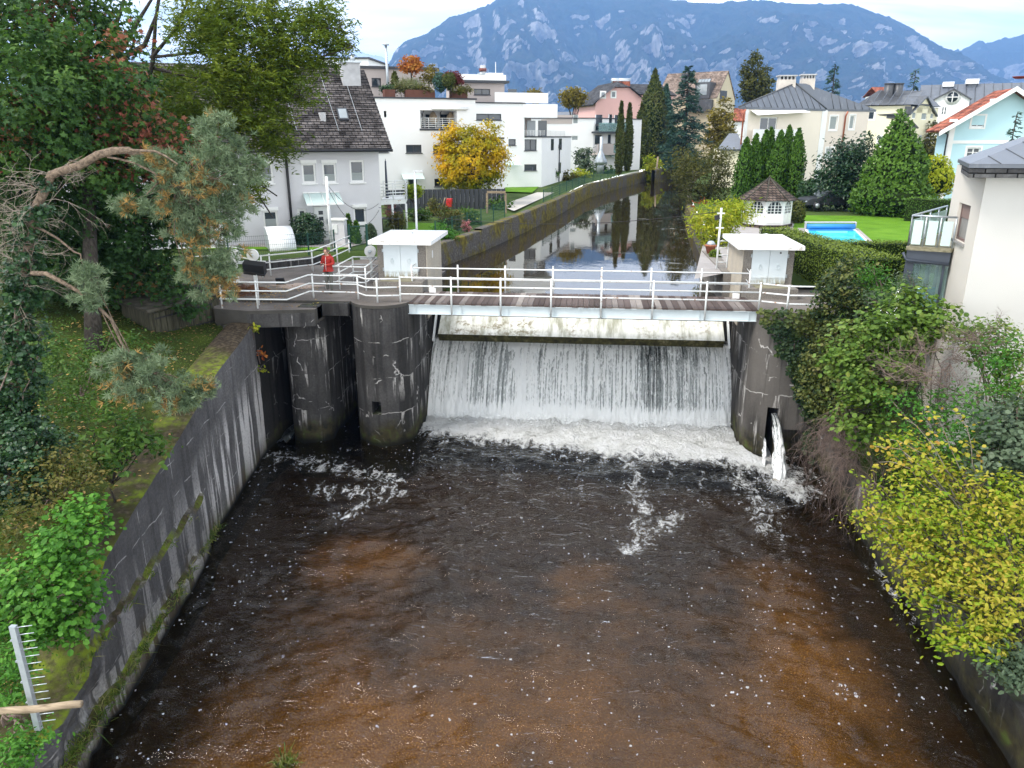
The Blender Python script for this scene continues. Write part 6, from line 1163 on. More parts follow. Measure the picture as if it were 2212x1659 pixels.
# ------------------------------------------------------------- pale blue house
YY_ = 66.; a_ = aty(*RB(985, 870), YY_); D9 = Vector((math.cos(R(-4)), math.sin(R(-4)), 0)); F9 = Fr(a_, a_+D9*12.6); apx = F9.px(*RB(2020, 175)); half = apx[0]; F9 = Fr(a_, a_+D9*(2*half))
ze = F9.px(*RB(985, 800))[1]; zr = apx[1]-.2
w9 = [F9.rect(RB, 1355, 645, 1560, 835), F9.rect(RB, 1260, 1165, 1480, 1400)]
t11, rf = gable_house('blue_house', 'pale blue gabled house with white bargeboards and red tiled roof', 'house', F9, 2.4, 5.8, ze, zr, M['render_blue'], M['roof_red'], w9, .75, 'front', None, None, 2, 2, M['white_paint'])
m = MB(); k9 = (zr-ze)/half
for s in (0, 1):
    x0 = -.95 if s == 0 else 2*half+.95; z0 = ze-k9*.95; a0 = Vector(F9.P(x0, z0+.05, .78)); b0 = Vector(F9.P(half, zr+.12, .78)); up = Vector((0, 0, .26)); n_ = F9.n*.05
    m.add([a0-up, b0-up, b0+up*.35, a0+up*.35, a0-up+n_, b0-up+n_, b0+up*.35+n_, a0+up*.35+n_], [(0, 1, 2, 3), (4, 7, 6, 5), (0, 4, 5, 1), (2, 6, 7, 3), (0, 3, 7, 4), (1, 5, 6, 2)])
m.build('bargeboard', M['white_paint'], t11)
bz = F9.px(*RB(1400, 1075))[1]; m = MB(); fbox(m, F9, .02, 2*half, bz-.12, bz+.12, .003, .04); fbox(m, F9, 0.02, .42, 5.8, ze-.1, .003, .045); m.build('plaster_band', M['white_paint'], t11)
for x, z in ((1030, 725), (1690, 395)):
    p = F9.px(*RB(x, z)); m = MB(); fbox(m, F9, p[0]-.18, p[0]+.18, p[1]-.1, p[1]+.1, .004, .7); m.build('purlin_end', M['white_paint'], t11)
m = MB(); m.tube([F9.P(-.7, ze-.3, .2), F9.P(-.1, ze-.7, .15), F9.P(-.12, 6, .12)], .06, 6); m.build('downpipe', M['dark_frame'], t11)
ds = aty(2203, 167, YY_-.3); m = MB(); m.lathe((ds.x, ds.y, ds.z), [(.05, -.1), (.3, -.1), (.5, .02), (.52, .06)], 14); o = m.build('satellite_dish', plain('dark_red_dish', (.18, .03, .025), .5, .4)); o.rotation_euler = (0, 0, 0)
tag(o, 'dark red satellite dish at the ridge of the blue house', 'satellite dish')
# ------------------------------------------------------------- near house on the right with conservatory
fz = 10.633; Nn = atz(2097, 354, fz); Nf = atz(2044.8, 342, fz); Nf.y = min(Nf.y, Nn.y+4.5); fb = aty(2093, 384, Nn.y).z
t12 = thing('house', 'near pale rendered house at the right edge with slate clad eaves and narrow window', 'house', (12, Nn.y+1, 5))
ca = aty(2129, 393, Nn.y+.55); cb = aty(2063, 384, Nf.y-.45)
FW = Fr((cb.x, cb.y), (ca.x, ca.y)); FF = Fr((ca.x, ca.y), (ca.x+11, ca.y-.4)); wn_ = FW.rect(RB, 0, 0, 1, 1)
ZR_ = Zc(3500, 700, .42188); wr = FW.rect(ZR_, 645, 235, 770, 600)
wr = (FW.px(*ZR_(628, 400))[0], FW.px(*ZR_(742, 400))[0], FW.px(*ZR_(650, 590))[1], FW.px(*ZR_(710, 245))[1])
m = MB(); wall(m, FW, -1.5, fb+.2, [wr], .14); m.build('side_wall', plain('lit_pale_render', (.60, .56, .50), .9, .15, var=.06, scale=1.2, bump=.35, bscale=60), t12)  # side wall warmer and lighter than the front, lit tone put into the colour
m = MB(); wall(m, FF, -1.5, fb+.2, []); wall(m, Fr((cb.x+11, cb.y+6), (cb.x, cb.y)), 1.5, fb+.2, []); m.build('wall', plain('rough_pale_grey_render', (.56, .545, .52), .9, .15, var=.06, scale=.9, bump=.5, bscale=55), t12)
brn = plain('brown_window_frame', (.16, .11, .10), .5, .3, bump=0); w = window(FW, wr, t12, brn, plain('net_curtain', (.25, .235, .22), .5, .3, var=.2, scale=6, bump=0), .07, 1, 0, .13, plain('stone_sill', (.25, .24, .23), .8))
m = MB(); fbox(m, FW, wr[0]+.07, wr[1]-.07, wr[3]-.42, wr[3]-.07, -.125, -.10); m.build('roller_shutter', plain('brown_shutter', (.22, .15, .13), .6, bump=0), w)
m = MB(); X_ = Vector((12, -.45, 0)); nf = [Nn, Nn+X_, Nf+X_, Nf]; m.prism([(p.x, p.y) for p in nf], fb, fz-.09); rf = m.build('eaves', M['slate'] if 'slate' in M else tiles('slate_cladding', (.045, .043, .045), (.07, .068, .07), (.10, .10, .10), .45, .13), t12)
m = MB(); e_ = .06; nn2 = [Nn+Vector((-e_, -e_, 0)), Nn+X_+Vector((0, -e_, 0)), Nf+X_, Nf+Vector((-e_, e_, 0))]; m.prism([(p.x, p.y) for p in nn2], fz-.1, fz)
apA = Nf+Vector((5.2, 2.2, 1.55)); apB = Nf+X_+Vector((0, 2.2, 1.55))
m.add([nn2[0]+Vector((0, 0, .004)), nn2[1]+Vector((0, 0, .004)), apB, apA, nn2[3]+Vector((0, 0, .004))], [(0, 1, 2, 3), (0, 3, 4)]); rr2 = m.build('roof', M['zinc'], t12)
seams(rr2, [(nn2[0], nn2[1], apB, apA)], M['zinc_dark'], .75, .016)
# conservatory and balcony behind it
zd_ = 8.12; zr_t = 9.03; kc = atz(1961, 531, zd_); kf = Vector((10.83, 24.06, zd_)); kr = Vector((12.3, 28.2, zd_)); 
cv = thing('conservatory', 'anthracite glazed conservatory with frosted glass balcony on top beside the near house', 'conservatory', (kc.x, kc.y, 5.6))
Fa_, Fb_ = Fr(kc, kf), Fr(kr, kc); tri = [(kc.x, kc.y), (kf.x, kf.y), (kr.x+2.0, kr.y-.5), (kr.x, kr.y)]
def infl(k): g = [sum(p[i] for p in tri)/4 for i in (0, 1)]; return [(g[0]+(p[0]-g[0])*k, g[1]+(p[1]-g[1])*k) for p in tri]
m = MB(); m.prism(infl(1.03), zd_-.12, zd_); m.build('deck', M['step_wood'], cv)
m = MB(); fbox(m, Fa_, 0, Fa_.L, zd_-.52, zd_-.125, -.16, 0); fbox(m, Fb_, 0, Fb_.L-.17, zd_-.52, zd_-.125, -.16, 0); m.tube([Fa_.P(-.1, zd_-.2, .05), Fa_.P(.02, zd_-.42, .07), Fa_.P(Fa_.L, zd_-.48, .07)], .045, 8); m.build('beam', M['anthracite'], cv)
for s_, w_ in ((0, .24), (1.02, .07), (1.30, .12), (1.75, .07)):
    if s_ < Fa_.L-.1: m = MB(); fbox(m, Fa_, s_, s_+w_, 5.3, zd_-.53, -.15, -.01); m.build('post', M['anthracite'], cv)
for s_ in (.1, Fb_.L*.35, Fb_.L*.7): m = MB(); fbox(m, Fb_, s_, s_+.12, 5.3, zd_-.53, -.15, -.01); m.build('post', M['anthracite'], cv)
m = MB(); m.quad(Fa_.P(.24, 5.4, -.08), Fa_.P(Fa_.L, 5.4, -.08), Fa_.P(Fa_.L, zd_-.53, -.08), Fa_.P(.24, zd_-.53, -.08)); m.quad(Fb_.P(0, 5.4, -.08), Fb_.P(Fb_.L-.2, 5.4, -.08), Fb_.P(Fb_.L-.2, zd_-.53, -.08), Fb_.P(0, zd_-.53, -.08)); m.build('glazing', M['clear_glass'], cv)
m = MB(); m.prism(infl(.98), 5.3, 5.5); m.build('floor', M['log'], cv)
teal = plain('teal_upholstery', (.02, .26, .34), .8, .2, var=.2, bump=.2)
for k, (s_, d_, lab) in enumerate(((.62, 1.05, 'teal armchair inside the conservatory near its glass front'), (.95, 2.1, 'teal armchair farther back inside the conservatory'))):
    x, y, _ = Fa_.P(s_, 0, -d_); t = thing('armchair', lab, 'armchair', (x, y, 5.5), 'teal chairs in the conservatory')
    m = MB(); m.obox((x, y, 5.95), (.34, 0, 0), (0, .34, 0), (0, 0, .09)); m.build('seat', teal, t, .05); m = MB(); m.obox((x, y+(-.3 if k == 0 else .35), 6.25), (.36, 0, 0), (0, .08, 0), (0, 0, .26)); m.build('backrest', teal, t, .06)
    for sx in (-.28, .28):
        for sy in (-.25, .25): m = MB(); m.cyl((x+sx, y+sy, 5.5), (x+sx, y+sy, 5.88), .025, .02, 6); m.build('leg', M['black'], t)
for F_, n_ in ((Fa_, 3), (Fb_, 4)):
    for k in range(n_): s0_, s1_ = F_.L*k/n_+.07, F_.L*(k+1)/n_-.07; m = MB(); fbox(m, F_, s0_, s1_, zd_+.06, zd_+.78, -.012, .0); m.build('balustrade_panel', M['frosted'], cv)
    m = MB(); m.tube([F_.P(0, zr_t, 0), F_.P(F_.L, zr_t, 0)], .03, 8); m.build('handrail', M['galv'], cv)
    for k in range(n_+1): m = MB(); m.cyl(F_.P(F_.L*k/n_, zd_, 0), F_.P(F_.L*k/n_, zr_t, 0), .026, .026, 6); m.build('rail_post', M['galv'], cv)
# ------------------------------------------------------------- gazebo, pool
gb0, gb1 = atz(1605, 484, 6.0), atz(1711, 489, 6.0); gc = Vector(((gb0.x+gb1.x)/2, 50.6, 6.0)); gr = 1.52
gz_ = thing('gazebo', 'white octagonal garden pavilion with brown shingle roof and arched windows', 'gazebo', gc)
zt = aty(1650, 432, gc.y-1.3).z; za = aty(1657, 383, gc.y).z; oc = lambda r, k: (gc.x+r*math.cos(R(22.5+45*k+8)), gc.y+r*math.sin(R(22.5+45*k+8)))
m = MB(); m.prism([oc(gr*1.08, k) for k in range(8)], 5.8, 6.08); m.build('plinth', M['shingle'], gz_)
for k in range(8):
    F_ = Fr(oc(gr, k), oc(gr, (k+1) % 8)); F_ = Fr(oc(gr, (k+1) % 8), oc(gr, k)) if F_.n.dot(Vector((F_.a.x-gc.x, F_.a.y-gc.y, 0))) < 0 else F_
    L = F_.L; z0_, z1_ = 6.08+.44*(zt-6.08), zt-.34; h = (.14, L-.14, z0_, z1_+.22); m = MB(); wall(m, F_, 6.08, zt, [h], .06); m.add([F_.P(.14, z1_+.23, -.01), F_.P(.36, z1_+.23, -.01), F_.P(.14, z1_-.08, -.01)], [(0, 1, 2)]); m.add([F_.P(L-.14, z1_+.23, -.01), F_.P(L-.36, z1_+.23, -.01), F_.P(L-.14, z1_-.08, -.01)], [(0, 2, 1)])
    for s0_, s1_ in ((.14, L*.5-.02), (L*.5+.02, L-.14)): fbox(m, F_, s0_, s1_, 6.2, 6.78, .004, .025)
    wv = m.build('wall_panel', M['white_paint'], gz_)
    m = MB(); m.quad(F_.P(.14, z0_, -.05), F_.P(L-.14, z0_, -.05), F_.P(L-.14, z1_+.22, -.05), F_.P(.14, z1_+.22, -.05)); wd_ = m.build('pane', M['glass'], wv)
    m = MB()
    for j in range(5): s = .14+(L-.28)*j/4; w_ = .03 if j == 2 else .016; fbox(m, F_, s-w_, s+w_, z0_, z1_+.2, -.045, -.01)
    for j in range(4): z = z0_+(z1_-z0_)*j/3; fbox(m, F_, .14, L-.14, z-.016, z+.016, -.044, -.012)
    m.build('glazing_bar', M['white_paint'], wv)
m = MB(); ring = [(*oc(gr*1.22, k), zt-.06) for k in range(8)]; mid_ = [(*oc(gr*.62, k), zt+(za-zt)*.42) for k in range(8)]
m.add(ring+mid_+[(gc.x, gc.y, za)], [(k, (k+1) % 8, 8+(k+1) % 8, 8+k) for k in range(8)]+[(8+k, 8+(k+1) % 8, 16) for k in range(8)]+[tuple(range(7, -1, -1))]); rfz = m.build('roof', M['shingle'], gz_)
m = MB(); 
for k in range(8): m.tube([ring[k], mid_[k], (gc.x, gc.y, za)], .045, 6)
m.lathe((gc.x, gc.y, za-.05), [(.1, 0), (.06, .08), (.02, .16)], 8); m.build('ridge_cap', M['shed_beam'], rfz)
# pool
PZ = 6.0; A_ = atz(1744, 499, PZ); B_ = atz(1848, 499, PZ); Cc = atz(1886, 536, PZ); Dd = atz(1776, 536, PZ)
A2 = A_+(A_-Dd).normalized()*.4; B2 = B_+(B_-Cc).normalized()*.4; C2 = Cc+(Cc-B_).normalized()*1.2; D2 = Dd+(Dd-A_).normalized()*1.2
lw_ = thing('swimming_pool', 'turquoise swimming pool with white rim in the lawn', 'swimming pool', (A_.x, A_.y, 5.9))
def ring_(m, pts, w, z0, z1):
    c = sum(pts, Vector())/4; out = [c+(p-c)*1.0+((p-c).normalized()*w) for p in pts]
    for i in range(4):
        a, b, c1, d = pts[i], pts[(i+1) % 4], out[(i+1) % 4], out[i]; m.prism([(p.x, p.y) for p in (d, c1, b, a)] if False else [(p.x, p.y) for p in (a, b, c1, d)], z0, z1)
pts4 = [D2, C2, B2, A2]
m = MB(); ring_(m, pts4, 1.35, 5.9, 5.985); m.build('paving', M['paving'], lw_)
m = MB(); ring_(m, pts4, .26, 5.986, 6.03); m.build('rim', M['white_paint'], lw_)
q = N('pool_water_turquoise'); f = q.noise(1.6, 3, None, 1.2)
M['poolw'] = q.out(q.bsdf(q.mix(q.ramp(f, [(.4, 0), (.65, 1)]), (.04, .60, .68), (.12, .76, .80)), .08, .5, q.bump(q.noise(5, 2), .12, .02)))
m = MB(); m.add([(p.x, p.y, 5.995) for p in pts4], [(0, 1, 2, 3)]); m.build('water', M['poolw'], lw_)
bl2 = plain('blue_cover', (.03, .22, .55), .5, .4, var=.15, scale=3, bump=.1); dv = (B2-A2); bk = (A2-D2).normalized()
rv = thing('pool_cover_roller', 'rolled blue pool cover under a grey slatted bench at the far end of the pool', 'pool cover', A2+bk*.5)
m = MB(); m.tube([A2+bk*.25+Vector((0, 0, .18)), B2+bk*.25+Vector((0, 0, .18))], .17, 12); m.build('cover_roll', bl2, rv)
m = MB(); 
for k in range(5): m.obox((A2+B2)/2+bk*(.28+k*.1)+Vector((0, 0, .42)), dv*.54, bk*.042, (0, 0, .02))
for s in (-.5, .5): m.obox((A2+B2)/2+dv*s*1.04+bk*.45+Vector((0, 0, .2)), dv.normalized()*.04, bk*.26, (0, 0, .2))
m.build('bench', M['old_render'], rv)
m = MB(); cc = (A2+B2)/2-bk*.12; m.obox(cc+Vector((0, 0, .02)), dv*.46, bk*.28, (0, 0, .015)); m.build('cover_end', bl2, rv)
for k in range(3): m = MB(); m.obox((A2+B2)/2-bk*(.55+k*.35)+Vector((0, 0, .003-.0)), dv*(.32-.02*k), bk*.10, (0, 0, .004)); m.build('pool_step', plain('pale_turquoise_step', (.22, .75, .85), .3, .4, bump=0), lw_)
q2 = atz(1734, 525, 6.0); t = thing('pool_box', 'small grey slatted box beside the left pool edge', 'pool box', q2); m = MB(); m.obox(q2+Vector((-.1, .9, .2)), (.42, 0, 0), (0, .35, 0), (0, 0, .17)); m.build('box', M['old_render'], t); m = MB()
for k in range(5): m.obox(q2+Vector((-.1, .58+k*.16, .39)), (.46, 0, 0), (0, .06, 0), (0, 0, .02))
m.build('lid', M['log'], t)
# lawns
def lawn(pts, z, label, mat='lawn', n=26, name='lawn'):
    m = MB(); m.add([(p[0], p[1], z) for p in pts], [tuple(range(len(pts)))]); return tag(m.build(name, M[mat]), label, 'lawn', kind='structure')
xy = lambda u, v, z=5.95: tuple(atz(u, v, z))[:2]
lawn([xy(1712, 545), xy(1965, 545), xy(1990, 480), xy(1930, 466), xy(1800, 448), xy(1728, 452), xy(1714, 487)], 5.915, 'bright mown lawn around the swimming pool')
lawn([xy(1500, 600), xy(1715, 560), xy(1720, 470), xy(1600, 470), xy(1520, 520)], 5.905, 'paved strip between the gazebo and the canal', 'paving', name='paving')
# parked car
cr0 = atz(1787, 450, 6.1); t = thing('parked_car', 'dark car parked under the laurel shrub behind the lawn', 'car', cr0); Xc, Yc = Vector((1, .25, 0)).normalized(), Vector((-.25, 1, 0)).normalized()
def CP(a, b, z): p = cr0+Xc*a+Yc*b; return (p.x, p.y, 6.05+z)
prof = [(-2.1, .35), (-2.1, .75), (-1.9, .85), (-1.0, .95), (-.4, 1.42), (.9, 1.45), (1.6, 1.0), (2.1, .9), (2.1, .35)]
m = MB(); n = len(prof); m.add([CP(a, -.85, z) for a, z in prof]+[CP(a, .85, z) for a, z in prof], [tuple(range(n)), tuple(range(2*n-1, n-1, -1))]+[(i, n+i, n+(i+1) % n, (i+1) % n) for i in range(n)]); m.build('body', M['dark_frame'], t, .05)
for a in (-1.35, 1.35):
    for b in (-.86, .86):
        m = MB(); m.cyl(CP(a, b-.1, .33), CP(a, b+.1, .33), .33, .33, 16); wv = m.build('wheel', M['black'], t); m = MB(); m.cyl(CP(a, b-.11, .33), CP(a, b+.11, .33), .19, .19, 12); m.build('rim', M['galv'], wv)
m = MB(); m.quad(CP(-.95, -.86, .97), CP(1.4, -.86, 1.0), CP(.85, -.86, 1.38), CP(-.42, -.86, 1.36)); m.build('side_window', M['glass'], t); m = MB(); m.quad(CP(-1.02, -.75, .97), CP(-1.02, .75, .97), CP(-.45, .7, 1.40), CP(-.45, -.7, 1.40)); m.build('windscreen', M['glass_light'], t)
for b in (-.6, .6): m = MB(); m.lathe(CP(-2.08, b, .62), [(.02, -.08), (.11, -.04), (.11, .04), (.02, .08)], 8); m.build('headlight', M['glass_light'], t)
# ============================================================= vegetation
SH = {
 'oval': (np.array([[0, 0, 0], [.32, .26, .07], [.75, .20, .05], [1, 0, -.04], [.75, -.20, .05], [.32, -.26, .07]]), [[0, 1, 2, 3], [0, 3, 4, 5]]),
 'narrow': (np.array([[0, 0, 0], [.35, .14, .03], [.75, .10, .02], [1, 0, -.05], [.75, -.10, .02], [.35, -.14, .03]]), [[0, 1, 2, 3], [0, 3, 4, 5]]),
 'round': (np.array([[0, 0, 0], [.22, .36, .05], [.7, .38, .05], [1.0, 0, -.06], [.7, -.38, .05], [.22, -.36, .05]]), [[0, 1, 2, 3], [0, 3, 4, 5]]),
 'flake': (np.array([[0, 0, 0], [.5, .30, .05], [1, 0, 0], [.5, -.30, .05]]), [[0, 1, 2, 3]]),
 'scale': (np.array([[0, 0, 0], [.45, .17, .04], [1, 0, 0], [.45, -.17, .04]]), [[0, 1, 2, 3]]),
}
_a = [R(x) for x in (-150, -78, 0, 78, 150)]; _t = [.55, .85, 1., .85, .55]; _s = [R(x) for x in (-180, -112, -36, 36, 112, 180)]
SH['maple'] = (np.array([[0, 0, 0]]+[[t*math.cos(a)*.62+.2, t*math.sin(a)*.62, -.05] for a, t in zip(_a, _t)]+[[.27*math.cos(a)+.2, .27*math.sin(a), .04] for a in _s[1:5]]+[[-.04, -.08, 0], [-.04, .08, 0]]), [[0, 10, 1, 6], [0, 6, 2, 7], [0, 7, 3, 8], [0, 8, 4, 9], [0, 9, 5, 11]])
_r = np.random.default_rng(5); _v, _f = [], []
for k in range(11):
    d = _r.normal(size=3); d[0] = abs(d[0])*.8+.25; d /= np.linalg.norm(d); s = np.cross(d, _r.normal(size=3)); s /= np.linalg.norm(s)
    b = len(_v); _v += [list(s*.06), list(d*.55+s*.06), list(d), list(-s*.05+d*.02)]; _f.append([b, b+1, b+2, b+3])
SH['tuft'] = (np.array(_v), _f)
def nrm(v): return v/np.maximum(np.linalg.norm(v, axis=-1, keepdims=True), 1e-9)
def leaves(name, P, Nn, size, tint, shape, mat, parent=None, seed=0, along=None):
    """one mesh of leaf shaped faces; Nn leaf normals, along preferred leaf direction"""
    r = np.random.default_rng(seed); n = len(P); V0, F0 = SH[shape]; V0 = np.asarray(V0); F0 = np.asarray(F0)
    z = nrm(Nn); a = r.normal(size=(n, 3))
    if along is not None: a = a*.45+along
    x = nrm(a-(a*z).sum(1, keepdims=True)*z); y = np.cross(z, x)
    s = np.broadcast_to(size, (n,))[:, None, None]
    V = P[:, None, :]+s*(V0[None, :, 0:1]*x[:, None, :]+V0[None, :, 1:2]*y[:, None, :]+V0[None, :, 2:3]*z[:, None, :])
    F = (np.arange(n)*len(V0))[:, None, None]+F0[None]
    return npmesh(name, V.reshape(-1, 3), F.reshape(-1, F0.shape[1]), mat, parent, False, {'tint': np.repeat(np.clip(tint, 0, 1), len(V0))})
def pscale(Y, u=1106, v=600): return Y*1.0/FPX
def E(u, v, ru, rv, Y, rd=None):
    """a crown volume seen as an ellipse ru x rv at distance Y"""
    p = aty(u, v, Y); k = math.hypot(p.x, Y)*1.0/FPX*(.97 if abs(u-1106) > 500 else 1.0); return (p.x, p.y, p.z, ru*k, (rd if rd else (ru+rv)/2*k), rv*k)
def crown(ells, ncl, per, rcl, seed, flat=.65, surf=2.6, upb=.7, outb=.5, cut=None):
    r = np.random.default_rng(seed); w = np.array([(e[3]*e[4]*e[5])**.67 for e in ells]); ei = r.choice(len(ells), ncl, p=w/w.sum()); e = np.array(ells)[ei]
    d = nrm(r.normal(size=(ncl, 3))); rad = r.random(ncl)**(1/surf); C_ = e[:, :3]+d*rad[:, None]*e[:, 3:6]
    if cut is not None: keep = cut(C_); C_, d = C_[keep], d[keep]
    n = len(C_)*per; ci = np.repeat(np.arange(len(C_)), per); P = C_[ci]+r.normal(size=(n, 3))*rcl*np.array([1, 1, flat])*(.6+.8*r.random(len(C_)))[ci][:, None]
    Nn = r.normal(size=(n, 3))*.55+np.array([0, 0, upb])+d[ci]*outb
    ct = r.random(len(C_)); tint = ct[ci]*.6+r.random(n)*.4
    return P, Nn, tint, C_, ci, d
def limbs(m, base, C_, k, r0, seed, sag=.25, n=5, jit=.12, rt=.012):
    r = np.random.default_rng(seed); idx = r.choice(len(C_), min(k, len(C_)), replace=False); base = Vector(base)
    for i in idx:
        c = Vector(C_[i]); L = (c-base).length; mid = base.lerp(c, .5)+Vector((r.normal()*jit*L, r.normal()*jit*L, L*sag*.5)); pts = []
        for t in np.linspace(0, 1, n+1): pts.append(base*(1-t)**2+mid*2*t*(1-t)+c*t*t+Vector(r.normal(size=3))*.02*L*(0 < t < 1))
        m.tube(pts, [r0*(1-t)+rt for t in np.linspace(0, 1, n+1)], 5, False)
def tree(name, label, cat, base, ells, ncl, per, rcl, size, shape, lmat, seed, trunk_r=.15, fork=None, nl=14, bark_='bark', group=None, tfun=None, **kw):
    t = thing(name, label, cat, base, group); P, Nn, tint, C_, ci, d = crown(ells, ncl, per, rcl, seed, **kw); r = np.random.default_rng(seed+1)
    if tfun is not None: tint = tfun(P, tint)
    leaves('crown', P, Nn, size*(.5+.95*r.random(len(P))), tint, shape, M[lmat], t, seed)
    m = MB(); base = Vector(base); fork = Vector(fork) if fork is not None else base+(Vector(ells[0][:3])-base)*.6
    m.tube([base-Vector((0, 0, .3)), base.lerp(fork, .5)+Vector((r.normal()*.04, r.normal()*.04, 0)), fork], [trunk_r*1.25, trunk_r, trunk_r*.8], 8)
    limbs(m, fork, C_, nl, trunk_r*.45, seed+2); m.build('trunk', M[bark_], t); return t
def shrub(name, label, ells, ncl, per, rcl, size, shape, lmat, seed, base=None, nl=10, bark_='twig_brown', cat='shrub', group=None, tfun=None, stem_r=.02, **kw):
    e = ells[0]; base = base or (e[0], e[1], e[2]-e[5]); return tree(name, label, cat, base, ells, ncl, per, rcl, size, shape, lmat, seed, stem_r, Vector(base)+Vector((0, 0, .15)), nl, bark_, group, tfun, **kw)
LG = lambda *c: [(i/(len(c)-1), x) for i, x in enumerate(c)]
M['l_maple'] = leafmat('maple_leaves', LG((.020, .055, .016), (.035, .09, .020), (.06, .14, .024), (.10, .19, .03), (.20, .15, .05), (.30, .12, .07), (.38, .09, .07)))
M['l_ash'] = leafmat('ash_leaves', LG((.045, .085, .008), (.09, .145, .012), (.15, .21, .018), (.26, .30, .03)))
M['l_pine'] = leafmat('pine_needles', LG((.06, .10, .05), (.13, .19, .10), (.22, .29, .17), (.15, .17, .07), (.36, .22, .07), (.44, .27, .09)), .15)
M['l_ivy'] = leafmat('ivy_leaves', LG((.010, .032, .014), (.018, .055, .020), (.035, .09, .028), (.06, .13, .03)), .15, .4, .4)
M['l_ivyflower'] = leafmat('ivy_with_flower_heads', LG((.012, .030, .014), (.022, .05, .018), (.055, .085, .02), (.13, .15, .035), (.20, .19, .06)), .2)
M['l_bright'] = leafmat('bright_green_leaves', LG((.030, .10, .012), (.06, .19, .02), (.10, .28, .03), (.16, .36, .05)))
M['l_mid'] = leafmat('mid_green_leaves', LG((.03, .075, .015), (.05, .12, .02), (.085, .17, .026), (.13, .22, .04)))
M['l_hazel'] = leafmat('hazel_leaves', LG((.03, .07, .010), (.07, .14, .016), (.13, .23, .03), (.19, .29, .06), (.26, .28, .05)))
M['l_yellow'] = leafmat('yellow_hazel_leaves', LG((.045, .12, .006), (.10, .22, .008), (.22, .33, .012), (.40, .39, .04), (.52, .41, .06), (.48, .27, .05)), .4)
M['l_gold'] = leafmat('golden_hornbeam_leaves', LG((.10, .15, .006), (.24, .25, .006), (.48, .37, .008), (.68, .44, .010), (.72, .40, .012)), .4)
M['l_lime'] = leafmat('lime_wisteria_leaves', LG((.13, .22, .008), (.27, .36, .015), (.45, .48, .03), (.58, .52, .05)), .4)
M['l_grey'] = leafmat('grey_green_leaves', LG((.035, .06, .035), (.07, .11, .06), (.12, .17, .10), (.19, .24, .16)), .25)
M['l_thuja'] = leafmat('thuja_sprays', LG((.03, .07, .008), (.055, .125, .012), (.09, .19, .018), (.14, .25, .028)), .15)
M['l_cypress'] = leafmat('cypress_sprays', LG((.028, .075, .006), (.05, .125, .008), (.085, .18, .014)), .1)
M['l_spruce'] = leafmat('spruce_needles', LG((.02, .05, .036), (.035, .085, .062), (.06, .13, .095), (.09, .165, .12)), .1)
M['l_fir'] = leafmat('dark_conifer_sprays', LG((.022, .035, .008), (.045, .065, .010), (.08, .10, .015), (.12, .10, .03)), .1)
M['l_hedge'] = leafmat('clipped_hedge_sprays', LG((.03, .06, .006), (.07, .12, .010), (.13, .19, .018), (.19, .25, .03)), .15)
M['l_olive'] = leafmat('dull_olive_leaves', LG((.04, .05, .012), (.085, .095, .02), (.15, .145, .03), (.22, .17, .05)))
M['l_red'] = leafmat('red_orange_leaves', LG((.16, .03, .02), (.32, .07, .02), (.48, .17, .03), (.50, .28, .05)))
M['l_wine'] = leafmat('wine_red_leaves', LG((.09, .015, .02), (.17, .03, .03), (.24, .06, .045)))
M['l_oldgold'] = leafmat('late_yellow_leaves', LG((.10, .09, .012), (.21, .17, .02), (.34, .26, .04)))
M['l_grass'] = leafmat('grass_blades', LG((.04, .085, .010), (.08, .15, .015), (.15, .20, .03), (.28, .26, .10)), .3)
M['l_pampas'] = leafmat('pale_grass_blades', LG((.12, .17, .06), (.22, .26, .11), (.36, .33, .20)), .2)
M['l_pink'] = leafmat('pink_flower_heads', LG((.55, .22, .20), (.62, .30, .28), (.45, .12, .18)), .3)
M['l_dead'] = leafmat('fallen_leaves', LG((.12, .06, .025), (.24, .13, .05), (.40, .26, .09), (.50, .38, .10)), .1)
# ------------------------------------------------------------- left bank: maple, ash, pine
ml = [E(90, 60, 165, 130, 25, 2.5), E(215, 190, 110, 115, 24, 2.0), E(60, 230, 160, 130, 22, 2.2), E(180, 330, 170, 110, 24, 2), E(345, 310, 90, 70, 25, 1.6), E(260, 480, 190, 130, 26, 2.2), E(120, 520, 160, 130, 24, 2), E(400, 430, 90, 100, 27, 1.6), E(220, 610, 170, 50, 26, 2), E(340, 640, 90, 50, 26, 1.2), E(430, 345, 42, 40, 25, .8), E(385, 668, 42, 16, 24.6, .5), E(20, 400, 90, 100, 22, 1.5)]
def mt(P, t):
    redc = [aty(270, 130, 24), aty(310, 90, 24), aty(330, 240, 24), aty(345, 300, 24), aty(230, 260, 24), aty(430, 290, 25), aty(300, 385, 25), aty(390, 250, 24), aty(20, 270, 22), aty(330, 665, 26), aty(260, 320, 24), aty(100, 20, 25)]
    s = np.zeros(len(P))
    for c in redc: s = np.maximum(s, np.exp(-(((P-np.array(c))**2).sum(1))/.8))
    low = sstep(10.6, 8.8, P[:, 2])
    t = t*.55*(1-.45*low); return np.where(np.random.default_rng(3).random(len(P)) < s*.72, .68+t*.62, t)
tree('maple_tree', 'large maple with dark green and reddening leaves filling the upper left', 'tree', tuple(atz(200, 760, 4.9)), ml, 900, 62, .30, .185, 'maple', 'l_maple', 11, .22, aty(190, 330, 24.5), 26, tfun=mt, surf=2.0)
